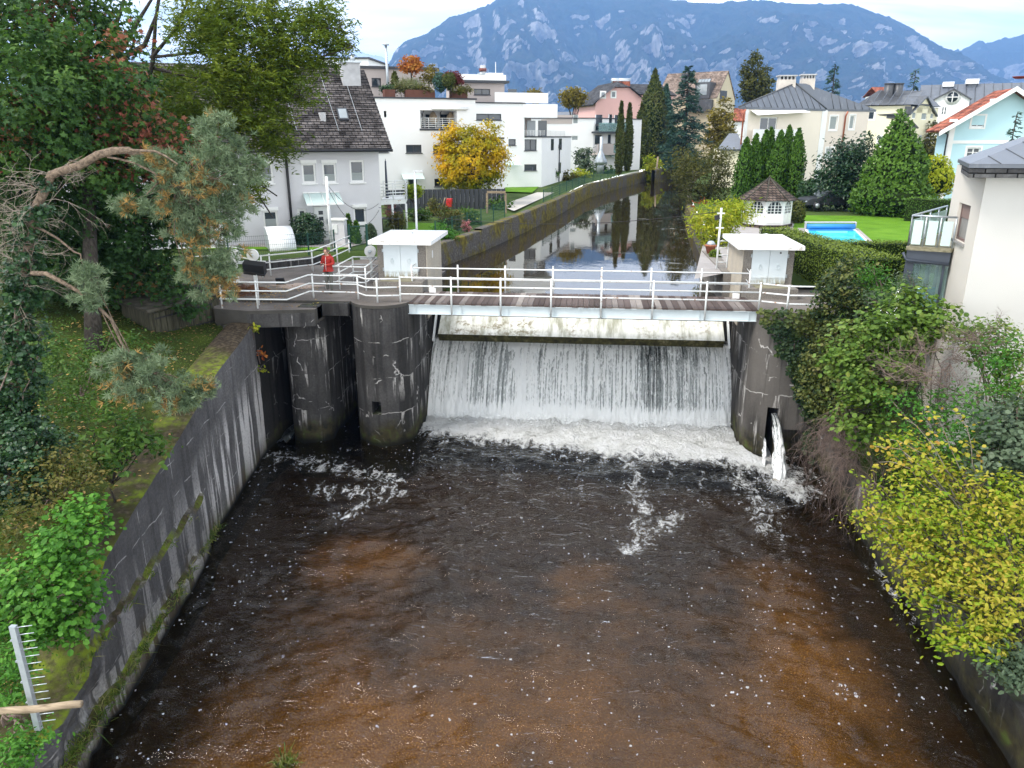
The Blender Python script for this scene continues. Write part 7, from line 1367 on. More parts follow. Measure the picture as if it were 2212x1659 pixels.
ab = aty(300, 640, 30.5); ash = [E(370, 205, 80, 60, 31, 1.6), E(335, 300, 60, 60, 31, 1.5), E(445, 55, 90, 80, 30, 2.0), E(560, 60, 120, 75, 30, 2), E(480, 160, 120, 70, 29, 1.8), E(600, 170, 90, 70, 30, 1.6), E(690, 60, 60, 50, 30.5, 1.2), E(540, 260, 90, 60, 29.5, 1.4), E(595, 305, 55, 50, 30, 1.), E(430, 240, 90, 50, 29, 1.4), E(660, 120, 60, 45, 30, 1), E(545, 395, 32, 42, 30, .7), E(500, 430, 40, 30, 30, .7), E(730, 85, 30, 26, 30.5, .5)]
def ash_tree():
    t = thing('ash_tree', 'tall ash with dark limbs and light green feathery leaves sweeping over the grey house', 'tree', ab); P, Nn, tint, C_, ci, d = crown(ash, 520, 1, .1, 21, surf=1.8); r = np.random.default_rng(22)
    # feathery compound leaves: leaflets in pairs along a drooping stalk
    PP, NN, TT, AL = [], [], [], []
    for c, tt_ in zip(C_, np.random.default_rng(4).random(len(C_))):
        for k in range(13):
            o = c+r.normal(size=3)*np.array([.30, .30, .22]); dr_ = nrm(r.normal(size=3)+np.array([.25, -.2, -.45])); L = .30+.14*r.random(); side = nrm(np.cross(dr_, [0, 0, 1.]))
            for j in range(4):
                for s in (-1, 1): PP.append(o+dr_*L*(j+.5)/4); AL.append(dr_*.6+side*s); NN.append(np.array([0, 0, .9])+r.normal(size=3)*.45); TT.append(tt_*.6+r.random()*.4)
    leaves('crown', np.array(PP), np.array(NN), .185*(.8+.5*r.random(len(PP))), np.array(TT), 'narrow', M['l_ash'], t, 5, np.array(AL)*1.4)
    m = MB(); A = lambda u, v, Y=30.: aty(u, v, Y)
    m.tube([ab-Vector((0, 0, .5)), A(288, 480, 30.5), A(265, 340, 30.3), A(243, 240), A(246, 165), A(255, 125)], [.30, .26, .22, .19, .17, .15], 10)
    for pts, r0 in (([A(255, 125), A(280, 80), A(300, 40), A(330, -20)], .11), ([A(250, 135), A(246, 70), A(262, 20), A(280, -40)], .10), ([A(258, 130), A(305, 95), A(340, 40), A(350, -30)], .10), ([A(265, 340, 30.3), A(300, 260), A(330, 130), A(335, 40), A(350, -40)], .11), ([A(330, 130), A(380, 60), A(420, -30)], .06), ([A(245, 230), A(300, 215), A(350, 220), A(400, 290, 29.5), A(470, 330, 29.5), A(540, 380), A(600, 425)], .08),
                    ([A(300, 230), A(420, 225, 29.5), A(520, 250, 29.5), A(600, 300)], .07), ([A(330, 150), A(440, 170), A(560, 150), A(640, 140), A(700, 120), A(765, 98)], .05), ([A(340, 130), A(450, 110), A(560, 80), A(680, 60), A(740, 60)], .045), ([A(400, 290, 29.5), A(470, 400), A(520, 440)], .04), ([A(540, 380), A(560, 430), A(590, 470)], .03), ([A(560, 150), A(620, 200), A(650, 215)], .03)):
        q_ = [p+Vector(r.normal(size=3))*.05 for p in pts]; m.tube(q_, [r0*(1-i/len(pts))+.014 for i in range(len(pts))], 6, False)
        for i in range(1, len(q_)):
            near = np.argsort(((C_-np.array(q_[i]))**2).sum(1))[:9]
            for j in near:
                c = Vector(C_[j])
                if (c-q_[i]).length > .9: continue
                m.tube([q_[i], q_[i].lerp(c, .5)+Vector(r.normal(size=3))*.12, c], [.014, .010, .005], 4, False)
    m.build('trunk', M['bark'], t)
ash_tree()
def twigs(m, p, d, L, depth, r, rad, droop=.0, spread=.6, n=3):
    p = Vector(p); d = Vector(d).normalized(); q_ = [p]; 
    for i in range(3): d = (d+Vector(r.normal(size=3))*.22+Vector((0, 0, -droop))).normalized(); q_.append(q_[-1]+d*L/3)
    m.tube(q_, [rad, rad*.85, rad*.7, rad*.5], 4, False)
    if depth:
        for i in range(n):
            b = q_[1+int(r.integers(0, 3))]; twigs(m, b, d+Vector(r.normal(size=3))*spread, L*(.45+.3*r.random()), depth-1, r, rad*.6, droop, spread, n)
ZP = Zc(0, 500, .40687); YP = 14.2
def pine():
    T = lambda x, y, Y=YP: aty(*ZP(x, y), Y); b0 = atz(12, 1010, 3.55); b0 = aty(15, 1000, YP); r = np.random.default_rng(31)
    t = thing('pine_tree', 'leaning pine with ivy clad trunk arching over the bank, blue green and rusty needles', 'tree', b0); m = MB()
    m.tube([b0-Vector((0, 0, .5)), aty(25, 880, YP), aty(45, 720, YP), aty(55, 600, YP), T(300, 950), T(340, 800), T(430, 620), T(500, 460), T(620, 420), T(780, 370), T(950, 270), T(1100, 230), T(1240, 225), T(1400, 290, 14.4), T(1540, 370, 14.6), T(1650, 500, 14.8), T(1800, 650, 15)], [.13, .12, .11, .10, .09, .088, .085, .08, .078, .078, .076, .074, .068, .056, .05, .042, .03], 10)
    for pts, r0 in (([T(1240, 225), T(1500, 235), T(1600, 280), T(1720, 360)], .03), ([T(1040, 290), T(1150, 310), T(1300, 350), T(1500, 450), T(1530, 540), T(1420, 650)], .024), ([T(300, 955), T(420, 1000), T(560, 1080), T(720, 1210), T(780, 1230), T(790, 1300), T(820, 1350), T(800, 1430)], .028), ([T(310, 1415, 13.9), T(450, 1420, 13.8), T(600, 1500, 13.8), T(740, 1580, 13.8), T(880, 1670, 13.8), aty(240, 690, 13.8), aty(262, 740, 13.8), aty(300, 800, 13.8), aty(360, 850, 13.8)], .05), ([T(1800, 650, 15), T(1730, 760, 15), T(1750, 930, 15)], .016), ([T(1800, 650, 15), T(1900, 740, 15), T(2040, 790, 15)], .02), ([T(640, 390), T(680, 340), T(800, 280)], .012), ([T(500, 460), T(440, 640), T(360, 740)], .014)):
        m.tube(pts, [r0*(1-.7*i/len(pts)) for i in range(len(pts))], 7, False)
    m.build('trunk', M['bark_pine'], t)
    pe = [E(470, 310, 45, 60, 14.8, .5), E(500, 350, 70, 50, 15, .5), E(430, 380, 90, 50, 14.8, .6), E(400, 440, 90, 45, 14.8, .6), E(480, 450, 70, 60, 15, .6), E(440, 520, 80, 60, 15, .6), E(470, 580, 60, 45, 15, .5), E(430, 600, 60, 40, 15, .5), E(310, 340, 36, 26, 14.4, .25), E(360, 360, 50, 30, 14.6, .3), E(290, 450, 40, 22, 14.6, .3), E(455, 270, 22, 40, 15, .2), E(530, 370, 40, 30, 15, .3), E(520, 470, 30, 30, 15, .3), E(480, 640, 30, 25, 15, .3)]
    lo = [E(330, 800, 90, 45, 13.8, .5), E(270, 790, 60, 40, 13.7, .4), E(390, 850, 70, 38, 13.8, .4), E(300, 850, 80, 30, 13.7, .4), E(205, 650, 50, 30, 13.8, .3), E(190, 600, 26, 30, 13.9, .2), E(430, 850, 30, 25, 13.9, .25)]
    for nm, ee, n, sd in (('foliage', pe, 250, 33), ('foliage', lo, 120, 34)):
        P, Nn, tint, C_, ci, d = crown(ee, n, 15, .075, sd, surf=2.0); rust = vnoise(P[:, 0]*2.6+P[:, 1], P[:, 2]*2.6, 4); tt_ = np.where((rust > .60) & (r.random(len(P)) < .5), .62+.4*r.random(len(P)), tint*.5)
        o = nrm(d[ci]+r.normal(size=P.shape)*.7+np.array([0, 0, .35])); leaves(nm, P, nrm(np.cross(o, r.normal(size=P.shape))), .125*(.75+.5*r.random(len(P))), tt_, 'tuft', M['l_pine'], t, sd, o*3)
        m = MB(); limbs(m, aty(380, 400, 14.8) if ee is pe else aty(290, 785, 13.8), C_, 46 if ee is pe else 22, .012, sd+1, .0, 4, .10, .005); m.build('branch', M['bark_pine'], t)
    m = MB()
    for x, y in ((500, 460), (480, 520), (470, 600), (400, 720), (340, 800), (310, 930), (300, 960), (280, 1000), (220, 1100), (200, 1200), (190, 1300), (180, 1420), (150, 1500), (140, 1600)):
        for k in range(3): twigs(m, T(x, y), (r.normal()*1.0+(.3 if k % 2 else -.4), -.3+r.normal()*.6, .15+r.normal()*.4), .50+.45*r.random(), 3, r, .007, .05, .55, 3)
    m.build('dead_twigs', M['twig'], t)
pine()
shrub('ivy', 'glossy ivy wrapping the trunk of the leaning pine', [E(60, 480, 22, 30, 14.1, .2), E(62, 545, 26, 40, 14.1, .22), E(50, 620, 40, 50, 14.1, .3), E(50, 720, 48, 60, 14.1, .34), E(35, 820, 55, 60, 14.1, .36), E(25, 920, 60, 60, 14.0, .4), E(85, 455, 16, 14, 14.1, .12), E(100, 400, 14, 14, 14.1, .1)], 420, 17, .07, .085, 'round', 'l_ivy', 41, aty(15, 1000, 14.1), 8, cat='ivy', surf=4)
# undergrowth on the left bank
shrub('ivy', 'dark ivy mound at the foot of the pine', [E(60, 960, 80, 60, 13.5, .6), E(30, 1040, 70, 60, 12.8, .5)], 260, 18, .09, .075, 'round', 'l_ivy', 42, cat='ivy', surf=4)
kb = atz(110, 1330, 2.1); shrub('knotweed', 'bright green broad leaved bush above the left wall', [E(100, 1260, 110, 70, 11.2, .7), E(150, 1180, 80, 60, 11.6, .6), E(60, 1330, 90, 50, 10.9, .5), E(170, 1290, 50, 60, 11.2, .4), E(120, 1350, 80, 40, 10.9, .4), E(190, 1110, 50, 40, 12.2, .5)], 300, 15, .13, .098, 'round', 'l_bright', 43, kb, 22, 'twig_brown', upb=1.2, outb=.5, surf=3)
shrub('bush', 'dark green bush with a few yellow leaves left of the mossy wall top', [E(110, 1050, 90, 50, 12.8, .6), E(40, 1130, 70, 60, 12.0, .5), E(150, 1000, 60, 40, 13.2, .5), E(190, 1030, 40, 40, 13, .4)], 150, 16, .12, .085, 'oval', 'l_olive', 44, atz(100, 1110, 3.2), 10, upb=1.0)
shrub('sapling', 'leafy sapling with long drooping leaves beside the mossy coping', [E(260, 930, 70, 60, 14.0, .5), E(320, 960, 40, 30, 14.0, .3), E(230, 990, 40, 40, 13.6, .3)], 70, 13, .13, .14, 'oval', 'l_mid', 45, atz(245, 1060, 3.6), 10, 'bark', upb=.9)
shrub('bush', 'low shadowy bush below the maple', [E(180, 800, 90, 60, 16.5, .9), E(110, 760, 70, 60, 17, .8), E(250, 760, 60, 40, 18, .7), E(160, 880, 70, 40, 15.2, .6)], 200, 16, .15, .09, 'oval', 'l_mid', 46, atz(170, 880, 4.0), 8, upb=1.)
shrub('bush', 'lush weedy bush at the lower left corner around the spiked post', [E(20, 1400, 80, 50, 10.2, .5), E(20, 1480, 60, 50, 9.8, .4), E(50, 1600, 60, 40, 8.9, .4), E(10, 1640, 60, 40, 8.6, .4)], 150, 17, .10, .075, 'oval', 'l_bright', 47, atz(10, 1560, 1.4), 6, upb=1.1)
yl = atz(200, 1120, 3.1); shrub('sapling', 'small plant with lemon yellow leaves on the mossy wall', [E(195, 1118, 26, 18, 12.4, .18)], 12, 8, .05, .12, 'oval', 'l_lime', 48, yl, 4, surf=3)
for (u, v, Y, lab, mt_, sd) in ((552, 712, 25.2, 'small light green plant rooted at the corner of the side channel', 'l_lime', 51), (566, 765, 25.4, 'orange leaved plant hanging by the dark side channel', 'l_red', 52), (560, 800, 25.3, 'yellow green plant on the edge of the side channel', 'l_lime', 53)):
    shrub('wall_plant', lab, [E(u, v, 12, 9, Y, .14)], 8, 5, .06, .12, 'oval', mt_, sd, tuple(aty(u-6, v+4, Y)), 4, group='plants growing from the wall')
shrub('wall_plant', 'trailing green and russet plant hanging down the left retaining wall', [E(408, 1090, 14, 40, 18.6, .12), E(415, 1040, 12, 30, 18.8, .1)], 30, 9, .07, .07, 'oval', 'l_olive', 54, tuple(aty(405, 1030, 18.9)), 8, group='plants growing from the wall')
def tufts(name, pts, n, L, mat, label, seed, spread=.12, droop=.5, kind=None, cat='grass', group=None):
    r = np.random.default_rng(seed); P = np.repeat(np.array([tuple(p) for p in pts]), n, 0); P = P+r.normal(size=P.shape)*np.array([spread, spread, .02]); al = nrm(r.normal(size=P.shape)*.55+np.array([0, 0, 1.])); 
    V, F = [], []; s = nrm(np.cross(al, r.normal(size=P.shape)))*.008*(1+L); Ls = (L*(.5+.8*r.random(len(P))))[:, None]; hd = nrm(r.normal(size=P.shape)*np.array([1, 1, 0.05]))
    p1 = P+al*Ls*.6; p2 = P+al*Ls+hd*Ls*droop-np.array([0, 0, 1])*Ls*droop*.5
    V = np.stack([P-s, P+s, p1+s*.8, p1-s*.8, p2], 1).reshape(-1, 3); b = np.arange(len(P))*5; F = np.concatenate([np.stack([b, b+1, b+2, b+3], 1), np.stack([b+3, b+2, b+4, b+4], 1)])
    F3 = np.concatenate([np.stack([b, b+1, b+2], 1), np.stack([b, b+2, b+3], 1), np.stack([b+3, b+2, b+4], 1)])
    o = npmesh(name, V, F3, M[mat], None, False, {'tint': np.repeat(r.random(len(P)), 5)}); return tag(o, label, cat if not kind else None, group, kind)
tufts('wall_grass', [(LWX(y)+.22+.05*math.sin(y*9), y, .38) for y in np.concatenate([np.arange(10.6, 16.8, .14), np.arange(17.5, 19, .2)])], 16, .26, 'l_grass', 'grass tufts along the foot of the left retaining wall', 61, .07, .7, 'stuff')
tufts('wall_grass', [(LWX(y)+.2, y, 1.62) for y in (10.9, 11.2, 11.6, 12.1, 13.2, 14.4, 15.8, 17.2)], 14, .22, 'l_grass', 'grass tufts on the ledge of the left retaining wall', 62, .08, .7, 'stuff')
tufts('wall_grass', [(LWX(y)+.2+.1*math.sin(y*7), y, z) for y in np.arange(7.5, 10.8, .13) for z in (.5,)], 20, .30, 'l_grass', 'long grass hanging over the water at the lower left', 63, .10, .8, 'stuff')
gp = atz(612, 1648, 0); tufts('grass_clump', [(gp.x+.03*k, gp.y-.02*k, -.05) for k in range(5)], 30, .30, 'l_grass', 'small clump of grass standing in the shallow water at the bottom edge', 64, .10, .5)
# ground cover as unnumbered stuff
def cover(name, X, Y, zf, n, size, shape, mat, label, seed, dens=None, up=1.2):
    r = np.random.default_rng(seed); x = r.uniform(X[0], X[1], n); y = r.uniform(Y[0], Y[1], n)
    if dens is not None: k = r.random(n) < dens(x, y); x, y = x[k], y[k]
    P = np.stack([x, y, zf(x, y)+.02+.06*r.random(len(x))], 1); Nn = r.normal(size=P.shape)*.5+np.array([0, 0, up]); o = leaves(name, P, Nn, size*(.6+.8*r.random(len(P))), .6*vnoise(x*1.4, y*1.4, 3)+.4*r.random(len(P)), shape, M[mat], None, seed); return tag(o, label, None, None, 'stuff')
dl_ = lambda x, y: (LWX(np.minimum(y, 25.4))-.95-x)
cover('ground_cover', (-19, -10.2), (6, 25), bankz, 15000, .09, 'oval', 'l_mid', 'low weeds and ivy on the left bank', 71, lambda x, y: sstep(.3, 2.2, dl_(x, y))*(fbm(x*.6, y*.6, 3, 7) > .42)*(dl_(x, y) > 0))
cover('fallen_leaves', (-17, -10), (10, 27), bankz, 2600, .085, 'oval', 'l_dead', 'fallen leaves on the left bank', 72, lambda x, y: (dl_(x, y) > -.8)*1.0, 2)
cover('moss_grass', (-19, -10.2), (6, 27), bankz, 26000, .05, 'scale', 'l_grass', 'short grass and moss on the left bank', 73, lambda x, y: (dl_(x, y) > 0)*sstep(7, .5, dl_(x, y)), .5)
plz = lambda x, y: np.where(y < 26.9, 5.40, 5.505)
cover('fallen_leaves', (-14.2, -9.7), (25.8, 29.5), plz, 900, .075, 'oval', 'l_dead', 'dead leaves scattered on the left platform', 74, lambda x, y: (fbm(x, y, 3, 5) > .5)*1., 3)
cover('ground_cover', (8.9, 14), (6, 26), rbankz, 9000, .09, 'oval', 'l_mid', 'weeds covering the right bank', 75)
# ------------------------------------------------------------- right bank
def front_ivy():
    r = np.random.default_rng(81); n = 6500; u = r.uniform(1630, 1790, n); v = r.uniform(668, 1010, n)
    edge = np.interp(v, [668, 720, 760, 800, 850, 900, 1010], [1635, 1660, 1685, 1705, 1722, 1732, 1752])+14*(vnoise(v*.06, v*0, 3)-.5)*2+10*(vnoise(v*.2, v*0, 9)-.5)
    k = (u > edge) & (r.random(n) < .93); u, v = u[k], v[k]; P = np.array([tuple(aty(a, b, 26.35)) for a, b in zip(u, v)]); dpt = fbm(P[:, 0]*1.1, P[:, 2]*1.1, 3, 3); P[:, 1] -= .06+.45*dpt*sstep(0, 1, dpt)*r.random(len(P))
    Nn = np.stack([r.normal(size=len(P))*.4, -np.ones(len(P))*.8, .6+r.normal(size=len(P))*.4], 1); t = thing('ivy', 'curtain of ivy hanging down the right abutment', 'ivy', (8, 26.3, 5.3))
    leaves('foliage', P, Nn, .12*(.6+.7*r.random(len(P))), .5*fbm(P[:, 0]*1.2, P[:, 2]*1.2, 3, 8)*.6+.25*r.random(len(P))+.4*sstep(3.0, 4.0, P[:, 2])*sstep(.5, .7, fbm(P[:, 0]*.9, P[:, 2]*.9, 3, 5)), 'round', M['l_ivyflower'], t, 82)
    m = MB(); rr_ = np.random.default_rng(2)
    for k in range(10): x = 7.2+k*.15; m.tube([(x, 26.3, 5.3), (x+.1*rr_.normal(), 26.28, 4.2), (x+.3+.1*rr_.normal(), 26.28, 3.1)], [.02, .014, .006], 4)
    m.build('stems', M['twig_brown'], t)
front_ivy()
shrub('ivy', 'rounded ivy bush at the right end of the white railing', [E(1840, 620, 62, 58, 26.0, 1.0), E(1800, 660, 40, 50, 25.8, .7), E(1870, 690, 50, 60, 25.2, .8)], 380, 17, .12, .095, 'round', 'l_ivyflower', 83, (9.7, 25.8, 4.6), 8, cat='ivy', surf=5)
shrub('ivy', 'flowering ivy bush hanging below the rounded one', [E(1790, 770, 50, 60, 25.0, .6), E(1760, 820, 30, 60, 25.3, .5), E(1820, 740, 50, 50, 24.8, .6), E(1800, 860, 40, 70, 24.6, .5)], 300, 17, .12, .095, 'round', 'l_ivyflower', 84, (9.0, 25.2, 2.0), 8, cat='ivy', surf=4, tfun=lambda P, t: t*.75+.25)
shrub('shrub', 'feathery light green shrub beside the conservatory', [E(1905, 630, 50, 40, 24.4, .7), E(1880, 590, 26, 26, 25, .5), E(1930, 660, 40, 30, 24, .6)], 130, 20, .12, .10, 'narrow', 'l_bright', 85, (9.9, 24.2, 4.6), 10, tfun=lambda P, t: t*.7)
shrub('shrub', 'silvery green willow leaved shrub below the conservatory window', [E(1960, 620, 40, 26, 23.5, .4), E(1900, 650, 40, 26, 23.8, .5)], 60, 20, .12, .09, 'narrow', 'l_grey', 86, (10.0, 23.5, 4.8), 8)
shrub('hazel_bush', 'large hazel bush with pale green leaves in front of the near house', [E(1930, 720, 110, 60, 21.5, .9), E(2010, 690, 60, 40, 21.5, .7), E(1860, 770, 80, 70, 21.5, .8), E(1900, 820, 90, 60, 20.8, .8), E(1860, 900, 60, 70, 20.5, .6), E(1960, 650, 60, 30, 22, .6)], 400, 15, .16, .125, 'round', 'l_hazel', 87, (9.5, 21, 2.6), 26, 'bark_grey', upb=1.1)
shrub('mock_orange_bush', 'mid green bush with yellow leaves under the bare twigs at the right', [E(1990, 880, 80, 60, 18.8, .7), E(2060, 940, 90, 60, 18, .8), E(2140, 880, 80, 70, 18, .8), E(2160, 780, 60, 50, 19, .7), E(1980, 960, 60, 50, 18, .6), E(2120, 960, 80, 50, 17.5, .7)], 330, 16, .15, .085, 'oval', 'l_bright', 88, (9.6, 18, 2.6), 20, upb=1., tfun=lambda P, t: np.where(np.random.default_rng(1).random(len(P)) < .05, 1., t*.62))
def twigmass(name, label, pts, seed, L, depth, n, droop, rad, mat, base, cat='shrub', dirb=(0, 0, 0)):
    r = np.random.default_rng(seed); t = thing(name, label, cat, base); m = MB()
    for p in pts:
        for k in range(n): twigs(m, p, (r.normal()+dirb[0], r.normal()+dirb[1], r.normal()*.6+dirb[2]), L*(.6+.8*r.random()), depth, r, rad, droop, .7, 3)
    m.build('twigs', M[mat], t); return t
r = np.random.default_rng(91)
twigmass('bare_shrub', 'tangle of bare grey brown twigs in front of the near house wall', [aty(u+r.normal()*24, v+r.normal()*16, 19.3+r.normal()*.4) for u, v in ((1960, 780), (2010, 800), (2060, 790), (2110, 770), (2080, 830), (2030, 850), (2150, 740), (1990, 750), (2100, 730), (1940, 830), (2060, 720), (2010, 900), (2120, 860))], 92, .62, 3, 7, .0, .010, 'twig_brown', (9.6, 19.5, 3))
twigmass('bramble', 'brown bramble stems hanging over the right bank wall', [aty(u+r.normal()*14, v+r.normal()*14, 23.2+r.normal()*.3) for u, v in ((1800, 880), (1820, 900), (1850, 900), (1790, 910), (1840, 930), (1870, 920), (1800, 960), (1850, 980), (1820, 1000))], 93, .95, 3, 9, .28, .008, 'twig_brown', (8.9, 23.5, 1.5), dirb=(-.5, -.4, -.3))
twigmass('bramble', 'second mass of brown arching bramble stems lower on the right bank', [aty(u+r.normal()*14, v+r.normal()*14, 20.6+r.normal()*.3) for u, v in ((1850, 980), (1880, 1000), (1830, 1010), (1900, 1030), (1860, 1050))], 94, .9, 3, 8, .25, .008, 'twig_brown', (8.8, 20.5, 1.4), dirb=(-.5, -.2, -.2))
yh = [E(2020, 1080, 150, 70, 14.8, 1.0), E(2120, 1180, 150, 90, 13.8, 1.0), E(1960, 1140, 110, 60, 14.6, .8), E(2060, 1270, 110, 70, 13.4, .8), E(2160, 1320, 80, 70, 12.8, .7), E(1900, 1120, 70, 35, 14.8, .5), E(1990, 1220, 70, 60, 13.9, .6), E(2180, 1080, 70, 60, 14, .8), E(2060, 1365, 70, 45, 12.9, .5), E(2130, 1395, 80, 45, 12.3, .5), E(2195, 1250, 50, 60, 13, .6), E(1950, 960, 40, 30, 16, .4), E(2000, 1010, 70, 40, 15.5, .6)]
def yt(P, t): return np.clip(t*.60-.04+.24*sstep(1.0, 3.4, P[:, 2])+.22*(fbm(P[:, 0]*1.2, P[:, 2]*1.2, 3, 5)-.4), 0, 1)
shrub('hazel_bush', 'big yellow hazel bush leaning over the water at the lower right', yh, 680, 15, .15, .095, 'oval', 'l_yellow', 95, (9.1, 14, 1.2), 90, 'bark_grey', tfun=yt, upb=1.1)
r = np.random.default_rng(96); t = thing('hazel_bush', 'thin hazel shoots with sparse yellow leaves above the big yellow bush', 'shrub', (9.3, 16, 1.4)); m = MB(); PP = []
for (u0, v0, u1, v1) in ((2080, 1080, 1950, 900), (2100, 1090, 2010, 890), (2060, 1060, 1920, 950), (2120, 1080, 2060, 880), (2040, 1060, 1885, 960), (2140, 1080, 2090, 960), (2000, 1060, 1900, 1000)):
    a, b = aty(u0, v0, 15.2), aty(u1, v1, 15.6); pts = [a.lerp(b, f)+Vector((0, 0, .25*math.sin(f*3.1)))+Vector(r.normal(size=3))*.03 for f in np.linspace(0, 1, 7)]; m.tube(pts, [.012-.0012*i for i in range(7)], 4, False)
    for f in range(3, 7):
        for k in range(5): PP.append(np.array(pts[f])+r.normal(size=3)*np.array([.12, .12, .08]))
m.build('stems', M['twig'], t); PP = np.array(PP); leaves('leaves', PP, r.normal(size=PP.shape)*.5+np.array([0, 0, .9]), .105*(.7+.5*r.random(len(PP))), .5+.5*r.random(len(PP)), 'round', M['l_yellow'], t, 97)
shrub('grey_willow', 'grey green shrub at the right edge above the yellow bush', [E(2190, 960, 80, 80, 15.5, .8), E(2150, 1000, 50, 40, 15.5, .6), E(2200, 900, 60, 40, 16, .6)], 200, 15, .13, .10, 'round', 'l_grey', 98, (10.2, 15.5, 2.0), 12, upb=1.)
shrub('grey_willow', 'small grey green shrub at the bottom right corner', [E(2190, 1440, 60, 45, 12.0, .5), E(2150, 1410, 30, 25, 12.3, .3)], 80, 15, .11, .09, 'oval', 'l_grey', 99, (8.9, 12, .9), 8, upb=1., tfun=lambda P, t: t*.7)
shrub('shrub', 'leafy green shrub against the foot of the near house wall', [E(2150, 740, 70, 50, 20.0, .8), E(2200, 830, 60, 60, 19, .8), E(2090, 720, 40, 30, 20.6, .5)], 190, 15, .15, .10, 'oval', 'l_hazel', 201, (11.5, 20, 3.2), 14, upb=1.)
# clipped hedges
def hedge(label, p0, p1, w, z0, z1, n, seed, mat='l_hedge', top=.0):
    p0, p1 = Vector((*p0, 0)), Vector((*p1, 0)); d = p1-p0; L = d.length; d.normalize(); nn = Vector((-d.y, d.x, 0)); r = np.random.default_rng(seed); t = thing('hedge', label, 'hedge', (p0.x, p0.y, z0))
    H = z1-z0; A = np.array([L*H, L*H, L*w, w*H, w*H]); side = r.choice(5, n, p=A/A.sum()); a, b = r.random(n), r.random(n); s = np.where(side < 3, a*L, np.where(side == 3, 0, L)); o = np.where(side == 0, -w/2, np.where(side == 1, w/2, (np.where(side == 2, b, a)-.5)*w)); z = np.where(side == 2, H, b*H)
    out = np.where((side == 0)[:, None], -np.array(nn), np.where((side == 1)[:, None], np.array(nn), np.where((side == 2)[:, None], np.array([0, 0, 1.]), np.where((side == 3)[:, None], -np.array(d), np.array(d)))))
    P = np.array(p0)+s[:, None]*np.array(d)+o[:, None]*np.array(nn)+np.stack([0*z, 0*z, z0+z], 1); bum = .10*(fbm(s*1.5+o*1.1, z*1.5+o, 3, seed)-.5)
    P = P+out*(bum+.03*r.random(n))[:, None]; Nn = out+r.normal(size=P.shape)*.55; leaves('foliage', P, Nn, .075*(.7+.6*r.random(n)), .25+.35*fbm(s*2+o, z*2, 3, seed+1)+.4*r.random(n)+.2*(side == 2), 'flake', M[mat], t, seed)  # leaves on the top face tinted lighter, light from above put into the colour
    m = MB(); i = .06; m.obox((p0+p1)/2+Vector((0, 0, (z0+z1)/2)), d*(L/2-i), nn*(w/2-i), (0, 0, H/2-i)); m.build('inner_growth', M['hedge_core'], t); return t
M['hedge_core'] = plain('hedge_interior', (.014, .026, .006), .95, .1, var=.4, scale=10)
hedge('broad clipped hedge right of the right pump house', (8.75, 37.5), (10.35, 27.9), 1.45, 5.4, 7.22, 15000, 101)
hedge('clipped hedge between the pool and the conservatory', (10.0, 33.6), (17.0, 33.9), .8, 5.6, 7.08, 8000, 102)
hedge('low clipped hedge at the far right of the lawn', (21.5, 55), (26, 51.5), 1.6, 5.7, 7.4, 4500, 103, 'l_thuja')
# ------------------------------------------------------------- garden conifers, columns
def column(name, label, u, vt, vb, wpx, Y, n, mat, seed, group=None, taper=.75, cat='tree', zb=None):
    t_ = aty(u, vt, Y); zb = gzv(Y) if zb is None else zb; H = t_.z-zb; k = math.hypot(t_.x, Y)/FPX; R0 = wpx*k/2; r = np.random.default_rng(seed); base = (t_.x, Y, zb); t = thing(name, label, cat, base, group)
    f = r.random(n)**.9; th = r.uniform(0, 2*math.pi, n); prof = np.clip(np.minimum(1, (1-f)/.45)**taper*np.minimum(1, (f+.10)/.22), .03, 1); lump = 1+.22*(fbm(th*1.2+seed, f*H*.55, 3, seed)-.5)*2
    rad = R0*prof*lump*(.86+.14*r.random(n)); P = np.stack([base[0]+rad*np.cos(th), Y+rad*np.sin(th), zb+f*H], 1); out = np.stack([np.cos(th), np.sin(th), .5+0*th], 1); al = nrm(out*.45+np.array([0, 0, 1.]))
    Nn = out+r.normal(size=P.shape)*.6; leaves('crown', P, Nn, max(.16, 5.0*k)*(.7+.6*r.random(n)), .2+.45*fbm(th*1.5, f*H*.8, 3, seed+2)+.35*r.random(n), 'flake', M[mat], t, seed, al*1.6)
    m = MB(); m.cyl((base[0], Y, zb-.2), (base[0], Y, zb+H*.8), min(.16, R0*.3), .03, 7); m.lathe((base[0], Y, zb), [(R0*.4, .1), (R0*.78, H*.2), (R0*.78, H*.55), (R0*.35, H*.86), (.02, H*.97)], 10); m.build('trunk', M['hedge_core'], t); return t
cyps = [(1614, 300, 40, 66), (1634, 292, 38, 66.5), (1656, 284, 34, 67), (1667, 279, 34, 67.5), (1688, 284, 40, 66), (1706, 274, 32, 67), (1727, 281, 38, 66)]
for i, (u, vt, w_, Y) in enumerate(cyps): column('cypress', '%s cypress of the row of green columns by the gazebo' % ('leftmost and shortest', 'second from left', 'third from left', 'middle', 'fifth from left', 'narrow sixth', 'rightmost')[i], u, vt, 440, w_, Y, 2600, 'l_cypress', 110+i, 'green cypress columns behind the gazebo')
